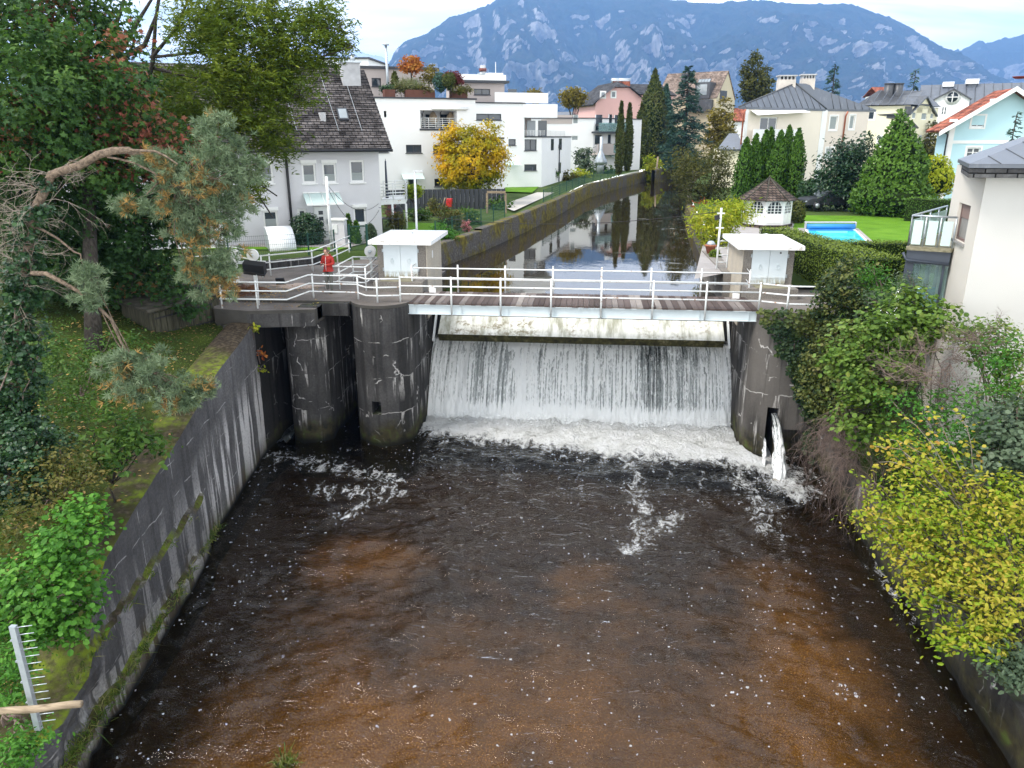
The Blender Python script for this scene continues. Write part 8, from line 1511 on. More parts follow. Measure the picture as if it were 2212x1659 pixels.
def mound(name, label, ells, n, mat, seed, size, base, cat='tree', shape='flake', group=None):
    r = np.random.default_rng(seed); t = thing(name, label, cat, base, group); w = np.array([e[3]*e[5] for e in ells]); ei = r.choice(len(ells), n, p=w/w.sum()); e = np.array(ells)[ei]; d = nrm(r.normal(size=(n, 3))); lump = 1+.16*(fbm(d[:, 0]*3+ei, d[:, 2]*4+d[:, 1]*2, 3, seed)-.5)*2
    P = e[:, :3]+d*e[:, 3:6]*(lump*(.9+.12*r.random(n)))[:, None]; Nn = d+r.normal(size=P.shape)*.55; leaves('crown', P, Nn, size*(.7+.6*r.random(n)), .15+.5*fbm(P[:, 0]*.9+P[:, 1], P[:, 2]*.9, 3, seed+3)+.35*r.random(n), shape, M[mat], t, seed, nrm(d+np.array([0, 0, .5]))*1.2)
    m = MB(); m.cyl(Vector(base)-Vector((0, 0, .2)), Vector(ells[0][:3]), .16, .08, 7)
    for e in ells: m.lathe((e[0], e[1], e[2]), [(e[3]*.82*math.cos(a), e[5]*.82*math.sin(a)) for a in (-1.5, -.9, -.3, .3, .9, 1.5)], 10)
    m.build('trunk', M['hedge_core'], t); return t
mb = atz(1925, 468, 5.95); mound('thuja', 'huge rounded thuja with a feathery leader on the lawn', [E(1924, 428, 76, 46, mb.y+1.6), E(1930, 380, 58, 52, mb.y+1.8), E(1940, 335, 40, 44, mb.y+1.8), E(1943, 300, 24, 36, mb.y+1.8), E(1942, 275, 9, 32, mb.y+1.8), E(1975, 360, 26, 28, mb.y+1.6)], 9000, 'l_thuja', 121, .26, tuple(mb))
lb = aty(1825, 450, 62.); shrub('laurel_tree', 'dark leaved cherry laurel tree left of the huge thuja', [E(1825, 370, 52, 60, 62, 2.0), E(1800, 400, 36, 50, 61, 1.5), E(1850, 340, 40, 40, 62, 1.5), E(1860, 420, 36, 36, 61, 1.5), E(1815, 320, 14, 26, 62, .5), E(1868, 310, 14, 24, 62, .5)], 330, 22, .35, .24, 'oval', 'l_ivy', 122, (lb.x, 62, 5.95), 16, 'bark', cat='tree', stem_r=.1, tfun=lambda P, t: t*.75)
mound('topiary_ball', 'round dark clipped shrub left of the parked car', [E(1748, 418, 22, 26, 63)], 1800, 'l_ivy', 123, .2, (aty(1748, 444, 63).x, 63, 5.95), 'shrub')
mound('topiary_ball', 'dull reddish clipped cone shrub beside the gazebo', [E(1722, 462, 13, 26, 52.5)], 1000, 'l_fir', 124, .16, (aty(1722, 485, 52.5).x, 52.5, 5.9), 'shrub')
mound('topiary_ball', 'yellowish rounded conifer in front of the blue house', [E(2016, 378, 30, 34, 63), E(2030, 395, 26, 24, 62)], 2200, 'l_lime', 125, .24, (aty(2018, 410, 63).x, 63, 5.95), 'shrub')
mound('topiary_ball', 'small mossy clipped ball by the right canal wall', [E(1544, 553, 11, 12, 36.5)], 600, 'l_hedge', 126, .09, (aty(1544, 566, 36.5).x, 36.5, 5.7), 'shrub')
yb = aty(1545, 545, 41.); shrub('wisteria', 'lime yellow wisteria bush beside the canal and gazebo', [E(1550, 475, 62, 40, 41.5, 1.4), E(1520, 490, 32, 34, 41, 1.0), E(1590, 465, 40, 30, 42, 1.0), E(1555, 520, 40, 26, 41, .9), E(1600, 450, 30, 20, 42, .7)], 300, 18, .2, .19, 'narrow', 'l_lime', 127, (yb.x, 41, 5.7), 14, 'bark', cat='shrub', stem_r=.07, outb=.8)
kb_ = aty(1520, 470, 70.); shrub('bank_tree', 'spreading olive green willowy tree overhanging the canal', [E(1520, 380, 62, 50, 70, 2.2), E(1480, 370, 36, 44, 70, 1.6), E(1555, 370, 34, 46, 70, 1.6), E(1500, 430, 44, 26, 69, 1.5), E(1545, 430, 36, 30, 69, 1.5), E(1475, 340, 20, 22, 70, .9), E(1555, 335, 24, 22, 70, .9)], 420, 18, .32, .26, 'narrow', 'l_olive', 128, (kb_.x, 70, 5.6), 22, 'bark', cat='tree', stem_r=.15, tfun=lambda P, t: np.clip(t*.8+.15*(P[:, 2]-9)/2, 0, 1))
shrub('shrub', 'russet shrub at the foot of the spreading canal tree', [E(1515, 455, 18, 22, 66, .8)], 50, 18, .25, .2, 'oval', 'l_red', 129, None, 6, tfun=lambda P, t: t*.5)
def flower_pot(u, v, Y, lab):
    p = aty(u, v, Y); t = thing('flower_pot', lab, 'flower pot', p); m = MB(); m.lathe(p, [(.16, 0), (.26, .34), (.29, .35), (.29, .4), (.24, .4)], 14); m.build('pot', plain('terracotta', (.36, .13, .07), .8), t); m = MB(); m.lathe(p, [(.2, .38), (.21, .46), (.12, .58), (.02, .6)], 12); m.build('ball', M['galv'], t)
flower_pot(1534, 547, 37.5, 'terracotta pot with grey ball under the wisteria')
# ------------------------------------------------------------- left gardens
yt_ = aty(1033, 443, 62.8); tree('hornbeam', 'round golden yellow hornbeam in front of the white apartment houses', 'tree', (yt_.x, 62.8, 5.95), [E(1017, 345, 74, 68, 62.8, 2.7), E(985, 300, 40, 36, 62.8, 1.4), E(1050, 300, 42, 38, 62.8, 1.4), E(975, 350, 36, 50, 62.8, 1.4), E(1060, 350, 36, 50, 62.8, 1.4), E(1015, 395, 56, 22, 62.8, 1.8)], 520, 24, .24, .22, 'oval', 'l_gold', 131, .16, aty(1033, 405, 62.8), 40, surf=3.2, outb=1.2, tfun=lambda P, t: np.clip(t*.5+.22+.35*(fbm(P[:, 0]*1.1+3, P[:, 2]*1.1, 3, 2)-.45)*2+.12*np.abs(P[:, 0]-yt_.x)/2.5-.34*sstep(8.8, 7.4, P[:, 2]), 0, 1))
st = aty(1178, 396, 92.); tree('young_tree', 'young thin green tree beside the second white house', 'tree', (st.x, 92, 6.2), [E(1178, 355, 22, 26, 92, 1.1), E(1165, 370, 14, 12, 92, .7), E(1190, 372, 14, 10, 92, .7)], 60, 12, .3, .34, 'oval', 'l_mid', 132, .07, None, 14)
st = aty(893, 470, 50.); tree('young_tree', 'small lime green globe tree by the glass canopy', 'tree', (st.x, 50, 5.9), [E(893, 412, 17, 13, 50, .5)], 60, 16, .12, .15, 'maple', 'l_lime', 133, .03, None, 8, tfun=lambda P, t: t*.6)
shrub('round_bush', 'dense round laurel bush in front of the grey house door', [E(664, 500, 31, 36, 39.4, .8)], 420, 14, .10, .12, 'oval', 'l_ivy', 134, (aty(664, 530, 39.4).x, 39.4, 5.75), 6, cat='bush', surf=7, outb=1.3, tfun=lambda P, t: t*.7+.35*sstep(6.9, 7.7, P[:, 2]))
for (u, v, ru, rv, Y, mat, lab, sd) in ((972, 480, 26, 36, 47, 'l_olive', 'bushy golden tinged shrub behind the green garden fence', 141), (1010, 475, 26, 26, 50, 'l_mid', 'leafy shrub with pale flowers by the canal wall fence', 142), (905, 462, 22, 14, 52, 'l_mid', 'low flower bed shrub along the dark screen', 143), (855, 475, 18, 16, 46, 'l_olive', 'small shrub beside the balcony posts', 144), (936, 455, 12, 26, 55, 'l_olive', 'tall grass like bush against the dark screen', 145), (955, 505, 30, 24, 42, 'l_bright', 'bright shrub spilling over the green wire fence', 146), (1262, 345, 20, 26, 105, 'l_grey', 'grey green bush between the second and third white houses', 147), (1300, 372, 26, 12, 112, 'l_mid', 'low shrubs on the terrace edge of the third house', 148), (1225, 388, 30, 13, 96, 'l_olive', 'flower border along the canal wall near the second house', 149), (1255, 378, 22, 10, 102, 'l_lime', 'yellow green border shrub beside the canal wall', 150), (1140, 398, 16, 16, 88, 'l_olive', 'rosemary like bush by the slide', 151), (1408, 364, 20, 24, 124, 'l_lime', 'yellow green shrub at the bend of the canal', 152), (1440, 320, 34, 40, 142, 'l_mid', 'dark leafy thicket behind the canal bend', 153), (1470, 340, 24, 28, 134, 'l_mid', 'green thicket beyond the spreading canal tree', 154), (1080, 445, 24, 16, 60, 'l_mid', 'shrub behind the canal wall below the slide', 155)):
    k = Y/FPX; p = aty(u, v+rv, Y); shrub('garden_shrub', lab, [E(u, v, ru, rv, Y, (ru+rv)/2*k)], max(40, int(ru*rv*.16)), 14, max(.10, 5*k), max(.10, 5.5*k), 'oval', mat, sd, (p.x, Y, p.z), 6, upb=.9)
for (u, v, Y, lab) in ((842, 452, 47, 'pink hydrangea bush beside the balcony post'), (1008, 487, 46, 'pink flowering bush behind the green fence')): shrub('hydrangea', lab, [E(u, v, 12, 14, Y, .4)], 24, 26, .06, .07, 'round', 'l_pink', int(u), None, 4)
# far columns and trees
for (u, vt, w_, Y, mat, lab, sd) in ((1343, 222, 15, 109, 'l_fir', 'thin brownish cypress column on the canal wall, left of the pair', 160), (1361, 226, 16, 118, 'l_fir', 'thin brownish cypress column on the canal wall, right of the pair', 161), (1388, 228, 34, 128, 'l_fir', 'stout dark cypress column beside the canal bend', 162), (1416, 152, 60, 138, 'l_fir', 'tall dark pointed cypress in front of the ochre house', 163), (1440, 185, 40, 142, 'l_spruce', 'shorter dark cypress behind the tall pointed one', 164)): column('cypress', lab, u, vt, 360, w_, Y, 4200, mat, sd, None, .9)
def spruce(label, u, vt, wpx, Y, n, mat, seed, zb=None, group=None):
    t_ = aty(u, vt, Y); zb = gzv(Y) if zb is None else zb; H = t_.z-zb; R0 = wpx*Y/FPX/2; r = np.random.default_rng(seed); t = thing('spruce', label, 'tree', (t_.x, Y, zb), group); P, AL, NN = [], [], []; m = MB(); m.cyl((t_.x, Y, zb-.3), (t_.x, Y, t_.z-.2), R0*.09, .03, 7)
    nb = int(26+H*7)
    for i in range(nb):
        f = (i+r.random())/nb; th = r.uniform(0, 6.283); L = R0*(1-f)**.68*(.72+.45*r.random())+.1; z0 = zb+H*(.06+.94*f); o = np.array([t_.x, Y, z0]); dr_ = np.array([math.cos(th), math.sin(th), 0])
        kk = max(3, int(n/nb*(.35+1.3*(1-f)))); s = r.random(kk)**.7; q_ = o+dr_*(s*L)[:, None]+np.array([0, 0, 1])*(-.30*L*s**1.4+.10*L*(s > .8))[:, None]; side = np.cross(dr_, [0, 0, 1.]); q_ = q_+side*((r.random(kk)-.5)*L*.5*(1-s*.6))[:, None]; q_[:, 2] -= .10*L*r.random(kk)
        P.append(q_); AL.append(np.tile(dr_*.8+np.array([0, 0, -.35]), (kk, 1))); m.tube([o, o+dr_*L*.6+np.array([0, 0, -.1*L]), o+dr_*L+np.array([0, 0, -.25*L])], [R0*.02+.01, .02, .008], 4, False)
    P = np.concatenate(P); AL = np.concatenate(AL); leaves('crown', P, np.array([0, 0, 1.])+r.normal(size=P.shape)*.45, max(.26, 7.5*Y/FPX)*(.7+.6*r.random(len(P))), .15+.4*r.random(len(P))+.4*vnoise(P[:, 0]*.8, P[:, 2]*.8, 2), 'scale', M[mat], t, seed, AL*2.2); m.build('trunk', M['bark'], t)
spruce('blue green spruce with layered drooping boughs in front of the ochre house', 1489, 143, 112, 128, 8500, 'l_spruce', 170)
spruce('dark spruce rising behind the cream house roof', 1805, 140, 62, 128, 2600, 'l_spruce', 171)
spruce('small dark spruce between the yellow house and the long zinc roof', 1979, 150, 30, 124, 1400, 'l_spruce', 172)
spruce('drooping cedar beside the brick red chimney of the blue house', 2198, 240, 44, 56, 1200, 'l_spruce', 173)
for (ee, mat, lab, Y, sd, n, tr) in (([E(1556, 265, 28, 44, 135), E(1548, 300, 26, 34, 134), E(1565, 300, 22, 30, 134)], 'l_oldgold', 'yellowing broad tree right of the blue green spruce', 135, 180, 230, None), ([E(1237, 212, 26, 18, 135)], 'l_oldgold', 'round yellowing tree crown above the third white house roof', 135, 181, 120, None), ([E(1152, 205, 14, 7, 150)], 'l_oldgold', 'small yellow tree top behind the second house terrace', 150, 182, 60, None), ([E(1570, 330, 20, 40, 120)], 'l_olive', 'olive tree between the annexe and the spruce', 120, 183, 120, None), ([E(2012, 330, 20, 60, 110)], 'l_olive', 'vine covered tree between the yellow and blue houses', 110, 184, 160, None), ([E(1010, 480, 10, 12, 52)], 'l_lime', 'small golden shrub at the fence corner', 52, 185, 30, None)):
    p = aty(ee[0] and 0 or 0, 0, Y) if False else None; e = ee[0]; tree('garden_tree', lab, 'tree', (e[0], e[1], gzv(Y)), ee, n, 18, max(.2, 7*Y/FPX*.6), max(.15, 5.5*Y/FPX), 'oval', mat, sd, .15, None, 12)
ml_ = [E(1634, 125, 12, 14, 125, 1), E(1622, 150, 16, 16, 125, 1.3), E(1648, 155, 18, 16, 125, 1.3), E(1632, 180, 26, 20, 125, 2), E(1618, 200, 16, 16, 125, 1.3), E(1655, 190, 16, 18, 125, 1.3), E(1640, 215, 24, 18, 125, 2), E(1606, 160, 6, 6, 125, .5), E(1668, 205, 7, 7, 125, .5)]
tree('mistletoe_tree', 'tall knobbly tree full of mistletoe balls left of the cream house chimneys', 'tree', (ml_[0][0], 125, 6.5), ml_, 300, 20, .32, .40, 'flake', 'l_olive', 190, .3, aty(1634, 230, 125), 26, surf=4, tfun=lambda P, t: t*.75)
# roof terrace plants on the nearest white house
Yt = 65.6
tree('terrace_tree', 'orange globe maple on the roof terrace', 'tree', tuple(aty(888, 182, Yt)), [E(888, 141, 23, 17, Yt, .9)], 90, 18, .13, .2, 'oval', 'l_red', 201, .06, None, 10, tfun=lambda P, t: np.clip(.25+t*.75, 0, 1))
tree('terrace_tree', 'sparse yellow tree on the roof terrace', 'tree', tuple(aty(926, 184, Yt+1)), [E(928, 160, 18, 20, Yt+1, .8)], 50, 12, .16, .2, 'oval', 'l_oldgold', 202, .04, None, 12)
tree('terrace_tree', 'wine red globe shrub on the roof terrace', 'tree', tuple(aty(977, 186, Yt)), [E(978, 170, 20, 14, Yt, .7)], 80, 16, .12, .18, 'oval', 'l_wine', 203, .04, None, 8)
mound('topiary_ball', 'dark green clipped ball before the wine red shrub on the terrace', [E(970, 174, 13, 13, Yt-.6)], 700, 'l_fir', 204, .16, tuple(aty(970, 190, Yt-.6)), 'shrub')
column('cypress', 'tiny dark cypress at the left end of the roof terrace', 852, 158, 186, 12, Yt, 600, 'l_fir', 205, None, .9, 'shrub', aty(852, 188, Yt).z)
mound('terrace_shrub', 'dark bushy pine on the roof terrace', [E(952, 178, 14, 16, Yt)], 600, 'l_spruce', 206, .2, tuple(aty(952, 192, Yt)), 'shrub')
pts_ = [aty(890+r.normal()*12, 192, Yt-.4) for k in range(14)]; tufts('pampas_grass', [tuple(p) for p in pts_], 40, 1.1, 'l_pampas', 'pale tall ornamental grass in the long terrace planter', 207, .25, .35)
for (u, w_, lab, sd, mt_) in ((866, 22, 'greyish herbs in the terrace planter left', 208, 'l_olive'), (912, 20, 'low plants in the terrace planter middle', 209, 'l_olive'), (995, 26, 'pinkish heather in the right terrace planter', 210, 'l_olive'), (840, 18, 'trailing ivy at the left terrace corner', 211, 'l_ivy')): shrub('terrace_shrub', lab, [E(u, 192, w_, 8, Yt-.6, .4)], 50, 14, .12, .15, 'oval', mt_, sd, None, 4)
# ============================================================= fences, garden furniture
def wire_fence(label, pts, h, step=2.4, wire=.05):
    t = thing('wire_fence', label, 'fence', pts[0], 'green wire mesh fences'); m = MB()
    for a, b in zip(pts[:-1], pts[1:]):
        a, b = Vector(a), Vector(b); L = (b-a).length; n = int(L/.09)
        for i in range(n+1): p = a.lerp(b, i/n); m.box(p.x-.0035, p.x+.0035, p.y-.0035, p.y+.0035, p.z+.05, p.z+h)
        for k in range(6): m.tube([a+Vector((0, 0, .06+(h-.08)*k/5)), b+Vector((0, 0, .06+(h-.08)*k/5))], .006, 4)
    m.build('mesh_panel', M['green_wire'], t)
    for a, b in zip(pts[:-1], pts[1:]):
        a, b = Vector(a), Vector(b); n = max(1, int((b-a).length/step))
        for i in range(n+(1 if b == Vector(pts[-1]) else 0)): p = a.lerp(b, i/n); m = MB(); m.box(p.x-.03, p.x+.03, p.y-.03, p.y+.03, p.z-.2, p.z+h+.04); m.build('post', M['green_wire'], t)
    return t
A_ = atz(496, 566, 5.75); B_ = atz(668, 556, 5.75); C_ = atz(745, 548, 5.75)
wire_fence('green wire mesh fence in front of the metal shelter and grey house', [(A_.x, A_.y, 5.75), (B_.x, B_.y, 5.75), (C_.x-.5, C_.y, 5.75)], 1.15)
tg = thing('garden_gate', 'dark green mesh garden gate left of the pump house', 'gate', (C_.x, C_.y, 5.75)); G0 = atz(757, 548, 5.7); G1 = atz(795, 547, 5.7)
for p in (G0, G1): m = MB(); m.box(p.x-.05, p.x+.05, p.y-.05, p.y+.05, 5.5, 7.15); m.build('post', M['green_wire'], tg)
m = MB(); n = 14
for k in range(n+1): p = G0.lerp(G1, k/n); m.box(p.x-.008, p.x+.008, p.y-.008, p.y+.008, 5.8, 7.05)
for z in (5.8, 7.05): m.obox((G0+G1)/2*1+Vector((0, 0, z-5.7)), (G1-G0)/2, (0, .02, 0), (0, 0, .025))
m.build('leaf', M['green_wire'], tg)
Fa = aty(842, 486, 42); fb_ = [(-9.4, 42.2, 5.85), (-8.3, 41.2, 5.85), (-7.3, 46, 5.85), (-5.9, 54, 5.9)]; wire_fence('green wire mesh fence along the top of the left canal wall', fb_[1:], 1.1)
fc_ = [(float(cl(np.float64(y)))-.75, y, 6.0+.004*(y-58)) for y in (66, 74, 82, 90, 98, 106)]; wire_fence('dark wire fence along the far canal wall gardens', fc_, 1.0, 4)
# dark screen fence and small garden lawns
s0, s1 = atz(838, 452, 5.95), atz(1095, 447, 5.95); s0 = aty(835, 430, 58.5); s1 = aty(1092, 430, 60.5); m = MB(); n = 26
for k in range(n): p = s0.lerp(s1, (k+.5)/n); m.obox((p.x, p.y, 6.65), ((s1.x-s0.x)/n/2*.97, 0, 0), (0, .03, 0), (0, 0, .8))
tag(m.build('screen_fence', M['dark_frame']), 'dark slatted privacy screen behind the flower bed', 'fence')
lawn([xy(880, 480, 5.95), xy(958, 482, 5.95), xy(985, 505, 5.95), xy(950, 520, 5.95), xy(870, 520, 5.95)], 5.935, 'small bright lawn behind the left pump house')
lawn([xy(1092, 404, 6.1), xy(1165, 404, 6.1), xy(1150, 418, 6.1), xy(1090, 416, 6.1)], gzv(80)+.09, 'bright little lawn below the blue slide')
lawn([(-20, 36.9), (-12.5, 37.2), (-12.3, 38.2), (-20, 37.8)], 5.90, 'bright grass strip in front of the metal shelter')
lawn([(-24, 37.85), (-12.3, 38.25), (-11.4, 41.8), (-24, 36.4+5)], 5.895, 'paved path before the grey house', 'paving', name='paving')
lawn([xy(1080, 446, 6.0), xy(1180, 408, 6.1), xy(1205, 412, 6.1), xy(1110, 458, 6.0)], gzv(70)+.06, 'pale paved strip above the canal wall', 'gravel', name='paving')
# metal shelter
ms_ = thing('metal_shelter', 'curved corrugated white metal bike shelter in front of the grey house', 'shelter', (-15.4, 38.6, 5.8)); a = atz(584, 546, 5.8); X = D*((atz(640, 542, 5.8)-a).length*1.0); Yd = Bk; H_ = aty(600, 490, a.y+1.4).z-5.8
q = N('corrugated_white_metal'); w_ = q.n('ShaderNodeTexWave', {'Vector': q.pos, 'Scale': 6., 'Distortion': .2}, bands_direction='X').outputs['Fac']; M['corr'] = q.out(q.bsdf((.80, .82, .84), .35, .5, q.bump(w_, .5, .03)))
m = MB(); n = 12; rows = [[a+X*s+Yd*(1.5*(1-math.cos(t)))+Vector((0, 0, H_*math.sin(t))) for s in (0, 1)] for t in np.linspace(0, math.pi*.56, n)]; vv = [p for r_ in rows for p in r_]
m.add(vv, [(2*i, 2*i+1, 2*i+3, 2*i+2) for i in range(n-1)], True); sh_ = m.build('curved_sheet', M['corr'], ms_); md_ = sh_.modifiers.new('s', 'SOLIDIFY'); md_.thickness = .03
m = MB(); m.add([rows[0][0]]+[r_[0] for r_ in rows[1:]]+[a+Yd*1.8], [tuple(range(n+1))]); m.build('side_panel', M['galv'], ms_)
mb_ = thing('letterbox_pillar', 'grey letterbox pillar with white cap beside the grey house door', 'letterbox', (-13.2, 39.6, 5.8)); p0 = aty(735, 530, 39.6); zt_ = aty(735, 472, 39.6).z; m = MB(); m.box(p0.x-.34, p0.x+.34, 39.4, 39.9, 5.6, zt_-.08); m.build('pillar', M['render_grey'], mb_); m = MB(); m.box(p0.x-.4, p0.x+.4, 39.34, 39.96, zt_-.079, zt_); m.build('cap', M['white_paint'], mb_); m = MB(); m.box(p0.x-.3, p0.x-.02, 39.37, 39.398, zt_-.75, zt_-.3); m.build('letter_flap', M['rail'], mb_)
for (u, vt, w_, Y, sd, lab) in ((752, 466, 15, 40.2, 220, 'slim dark cypress beside the letterbox pillar'), (769, 481, 12, 39.6, 221, 'smaller slim cypress left of the garden gate'), (800, 488, 22, 40.6, 222, 'loose grey shrub by the corner of the grey house')): column('cypress' if sd < 222 else 'garden_shrub', lab, u, vt, 520, w_, Y, 900, 'l_thuja' if sd < 222 else 'l_grey', sd, None, .8, 'shrub', 5.8)
# balcony of the grey house
bt = thing('balcony', 'white steel balcony on posts at the side of the grey house', 'balcony', (-10.4, 46, 5.9)); q0, q1 = aty(822, 425, 45.5), aty(876, 425, 46.5); zb_ = aty(850, 432, 46).z
m = MB(); m.prism([(q0.x, q0.y), (q1.x, q1.y), (q1.x-.6, q1.y+3), (q0.x-.6, q0.y+3)], zb_-.25, zb_); m.build('floor', M['rail'], bt)
for a_, b_ in ((q0, q1), (q1, q1+Vector((-.6, 3, 0))), (q0+Vector((-.6, 3, 0)), q1+Vector((-.6, 3, 0)))):
    m = MB()
    for k in range(6): m.tube([(a_.x, a_.y, zb_+.18*k+.05), (b_.x, b_.y, zb_+.18*k+.05)], .025, 5)
    for f in (0, .5, 1): p = a_.lerp(b_, f); m.cyl((p.x, p.y, zb_), (p.x, p.y, zb_+1.0), .03, .03, 6)
    m.build('balustrade', M['rail'], bt)
for f in (.45, 1.0): p = q0.lerp(q1, f); m = MB(); m.cyl((p.x, p.y, 5.7), (p.x, p.y, zb_-.25), .07, .07, 8); m.build('post', M['rail'], bt)
m = MB(); p = aty(836, 420, 47.5); m.cyl((p.x, 47.5, zb_), (p.x, 47.5, zb_+2.2), .10, .05, 8); m.cyl((p.x, 47.5, zb_+2.2), (p.x, 47.5, zb_+2.35), .03, .01, 6); tag(m.build('parasol', M['anthracite']), 'closed dark parasol standing on the white balcony', 'parasol')
bq = aty(857, 478, 50); m = MB(); m.lathe((bq.x, 50, 5.9), [(.45, 0), (.5, .5), (.42, .9), (.2, 1.15), (.05, 1.2)], 12); tag(m.build('covered_grill', M['black']), 'grill under a black cover beneath the balcony', 'grill')
tb = aty(843, 484, 46); t = thing('garden_table', 'dark garden table with chairs beneath the white balcony', 'table', (tb.x, 46, 5.9)); m = MB(); m.obox((tb.x, 46, 6.6), (.7, 0, 0), (0, .5, 0), (0, 0, .025)); m.build('tabletop', M['anthracite'], t)
for sx in (-.6, .6):
    for sy in (-.4, .4): m = MB(); m.cyl((tb.x+sx, 46+sy, 5.85), (tb.x+sx, 46+sy, 6.575), .03, .03, 6); m.build('leg', M['black'], t)
# play things
sl0 = aty(1122, 383, 86); sl1 = aty(1140, 405, 84.5); t = thing('play_tower', 'wooden play tower with a blue slide beside the second white house', 'play tower', (sl0.x, 86, 6.2)); bl_ = plain('blue_plastic', (.02, .12, .62), .4, .5, bump=0); tw_ = M['shed_beam']
m = MB(); m.tube([sl0.lerp(sl1, f)+Vector((0, 0, .18*math.sin(f*6.28))) for f in np.linspace(0, 1, 8)], .22, 8); m.build('slide', bl_, t)
for dx in (-1.6, -.3):
    for dy in (0, 1.2): m = MB(); m.box(sl0.x+dx-.06, sl0.x+dx+.06, 86+dy-.06, 86+dy+.06, 6.1, sl0.z+1.3); m.build('post', tw_, t)
m = MB(); m.box(sl0.x-1.7, sl0.x-.2, 85.9, 87.3, sl0.z-.2, sl0.z-.08); m.build('platform', tw_, t); m = MB(); m.box(sl0.x-1.7, sl0.x-.2, 85.88, 85.94, sl0.z-.05, sl0.z+.5); m.build('side_board', M['shingle'], t)
sw = aty(1075, 447, 60.2); t = thing('wooden_frame', 'weathered grey wooden pergola frame behind the canal wall', 'pergola', (sw.x, 59, 5.9))
f0, f1 = aty(1052, 430, 57), aty(1092, 440, 57); m = MB(); m.box(f0.x, f1.x, 56.95, 57.1, 7.35, 7.5); m.build('beam', M['log'], t)
for p in (f0, f1): m = MB(); m.box(p.x-.07, p.x+.07, 56.93, 57.12, 5.7, 7.34); m.build('post', M['log'], t)
rs = aty(970, 436, 61.5); t = thing('ride_on_toy', 'red plastic garden toy in front of the white house wall', 'toy', (rs.x, 59, 5.95)); rs = aty(970, 438, 58); m = MB(); m.obox((rs.x, 58, rs.z), (.22, 0, 0), (0, .2, 0), (.05, 0, .32)); m.build('body', plain('red_plastic', (.45, .02, .02), .4, .5, bump=0), t, .05); m = MB(); m.tube([(rs.x-.5, 58, rs.z-.3), (rs.x-.3, 58, rs.z+.35), (rs.x-.1, 58, rs.z+.35), (rs.x-.2, 58, rs.z-.2)], .05, 6); m.build('frame', M['log'], t)
pa = aty(1149, 410, 84); m = MB(); m.tube([(pa.x, 84, 6.1), (pa.x, 84, aty(1149, 360, 84).z)], .04, 6); m.tube([(pa.x, 84, aty(1149, 392, 84).z), (pa.x, 84, aty(1149, 366, 84).z), (pa.x, 84, aty(1149, 358, 84).z)], [.16, .12, .03], 8); tag(m.build('parasol', M['anthracite']), 'closed dark parasol on the small lawn by the slide', 'parasol')
cg = aty(1297, 362, 111); t = thing('barbecue', 'metal barbecue chimney oven on the terrace of the third house', 'barbecue', (cg.x, 111, 6.4)); m = MB(); m.lathe((cg.x, 111, 6.3), [(.5, 0), (.5, 1.2), (.45, 1.3), (.9, 1.4), (.95, 1.7), (.3, 3.0), (.22, 3.2), (.22, 5.0)], 12); m.build('body', M['galv'], t); m = MB(); m.box(cg.x-.4, cg.x+.4, 110.4, 110.6, 7.65, 8.0); m.build('hearth', M['black'], t)
pp = aty(1417, 372, 122); pq = aty(1419, 353, 122); m = MB(); m.cyl((pp.x, 122, 4.4), (pq.x+.1, 122, pq.z+1.0), .16, .13, 8); tag(m.build('mooring_post', M['log']), 'pale wooden post standing in the water at the canal bend', 'post')
# tall industrial chimney on the skyline, far
cf = aty(1043.5, 205, 420); ct_ = aty(1043.5, 141, 420); t = thing('factory_chimney', 'slender red and white banded factory chimney far behind the apartments', 'chimney', (cf.x, 420, 8)); m = MB(); m.cyl((cf.x, 420, 5), (cf.x, 420, ct_.z), 1.9, 1.5, 14); m.build('shaft', M['old_render'], t)
for k in range(4): z = ct_.z-3-k*4; m = MB(); m.cyl((cf.x, 420, z), (cf.x, 420, z+1.5), 2.0, 2.0, 14); m.build('band', M['roof_red'], t)
m = MB(); m.cyl((cf.x, 420, ct_.z-4.5), (cf.x, 420, ct_.z-3.8), 2.8, 2.8, 14); m.build('gallery', M['galv'], t)
# red tiled far roofs
for (u0, u1, vt, vb, Y, lab, mt_) in ((1340, 1420, 180, 250, 190, 'distant dark roofed house behind the pink house', 'roof_black'), (1560, 1610, 232, 262, 210, 'distant low red roofed house right of the ochre house', 'roof_red'), (1900, 1948, 185, 205, 180, 'distant orange roofed house behind the yellow house', 'roof_red'), (690, 800, 128, 215, 96, 'white flat roofed block behind the grey house roof', None), (1180, 1240, 240, 260, 180, 'distant metal roofed house above the third apartment house', 'zinc')):
    a_ = aty(u0, vb, Y); b_ = aty(u1, vb, Y); zt_ = aty((u0+u1)/2, vt, Y).z; t = thing('far_house', lab, 'house', (a_.x, Y, 7)); m = MB(); ze_ = a_.z if mt_ else zt_; m.box(a_.x, b_.x, Y, Y+9, 6, ze_); m.build('wall', M['render_white'], t); m = MB()
    if mt_: roof_slab(m, (a_.x-.4, Y-.5, ze_), (b_.x+.4, Y-.5, ze_), (b_.x+.4, Y+4.5, zt_), (a_.x-.4, Y+4.5, zt_)); roof_slab(m, (b_.x+.4, Y+9.5, ze_), (a_.x-.4, Y+9.5, ze_), (a_.x-.4, Y+4.5, zt_), (b_.x+.4, Y+4.5, zt_)); m.build('roof', M[mt_], t)
    else: m.box(a_.x-.2, b_.x+.2, Y-.2, Y+9.2, ze_, ze_+.2); m.build('roof', M['dark_frame'], t)
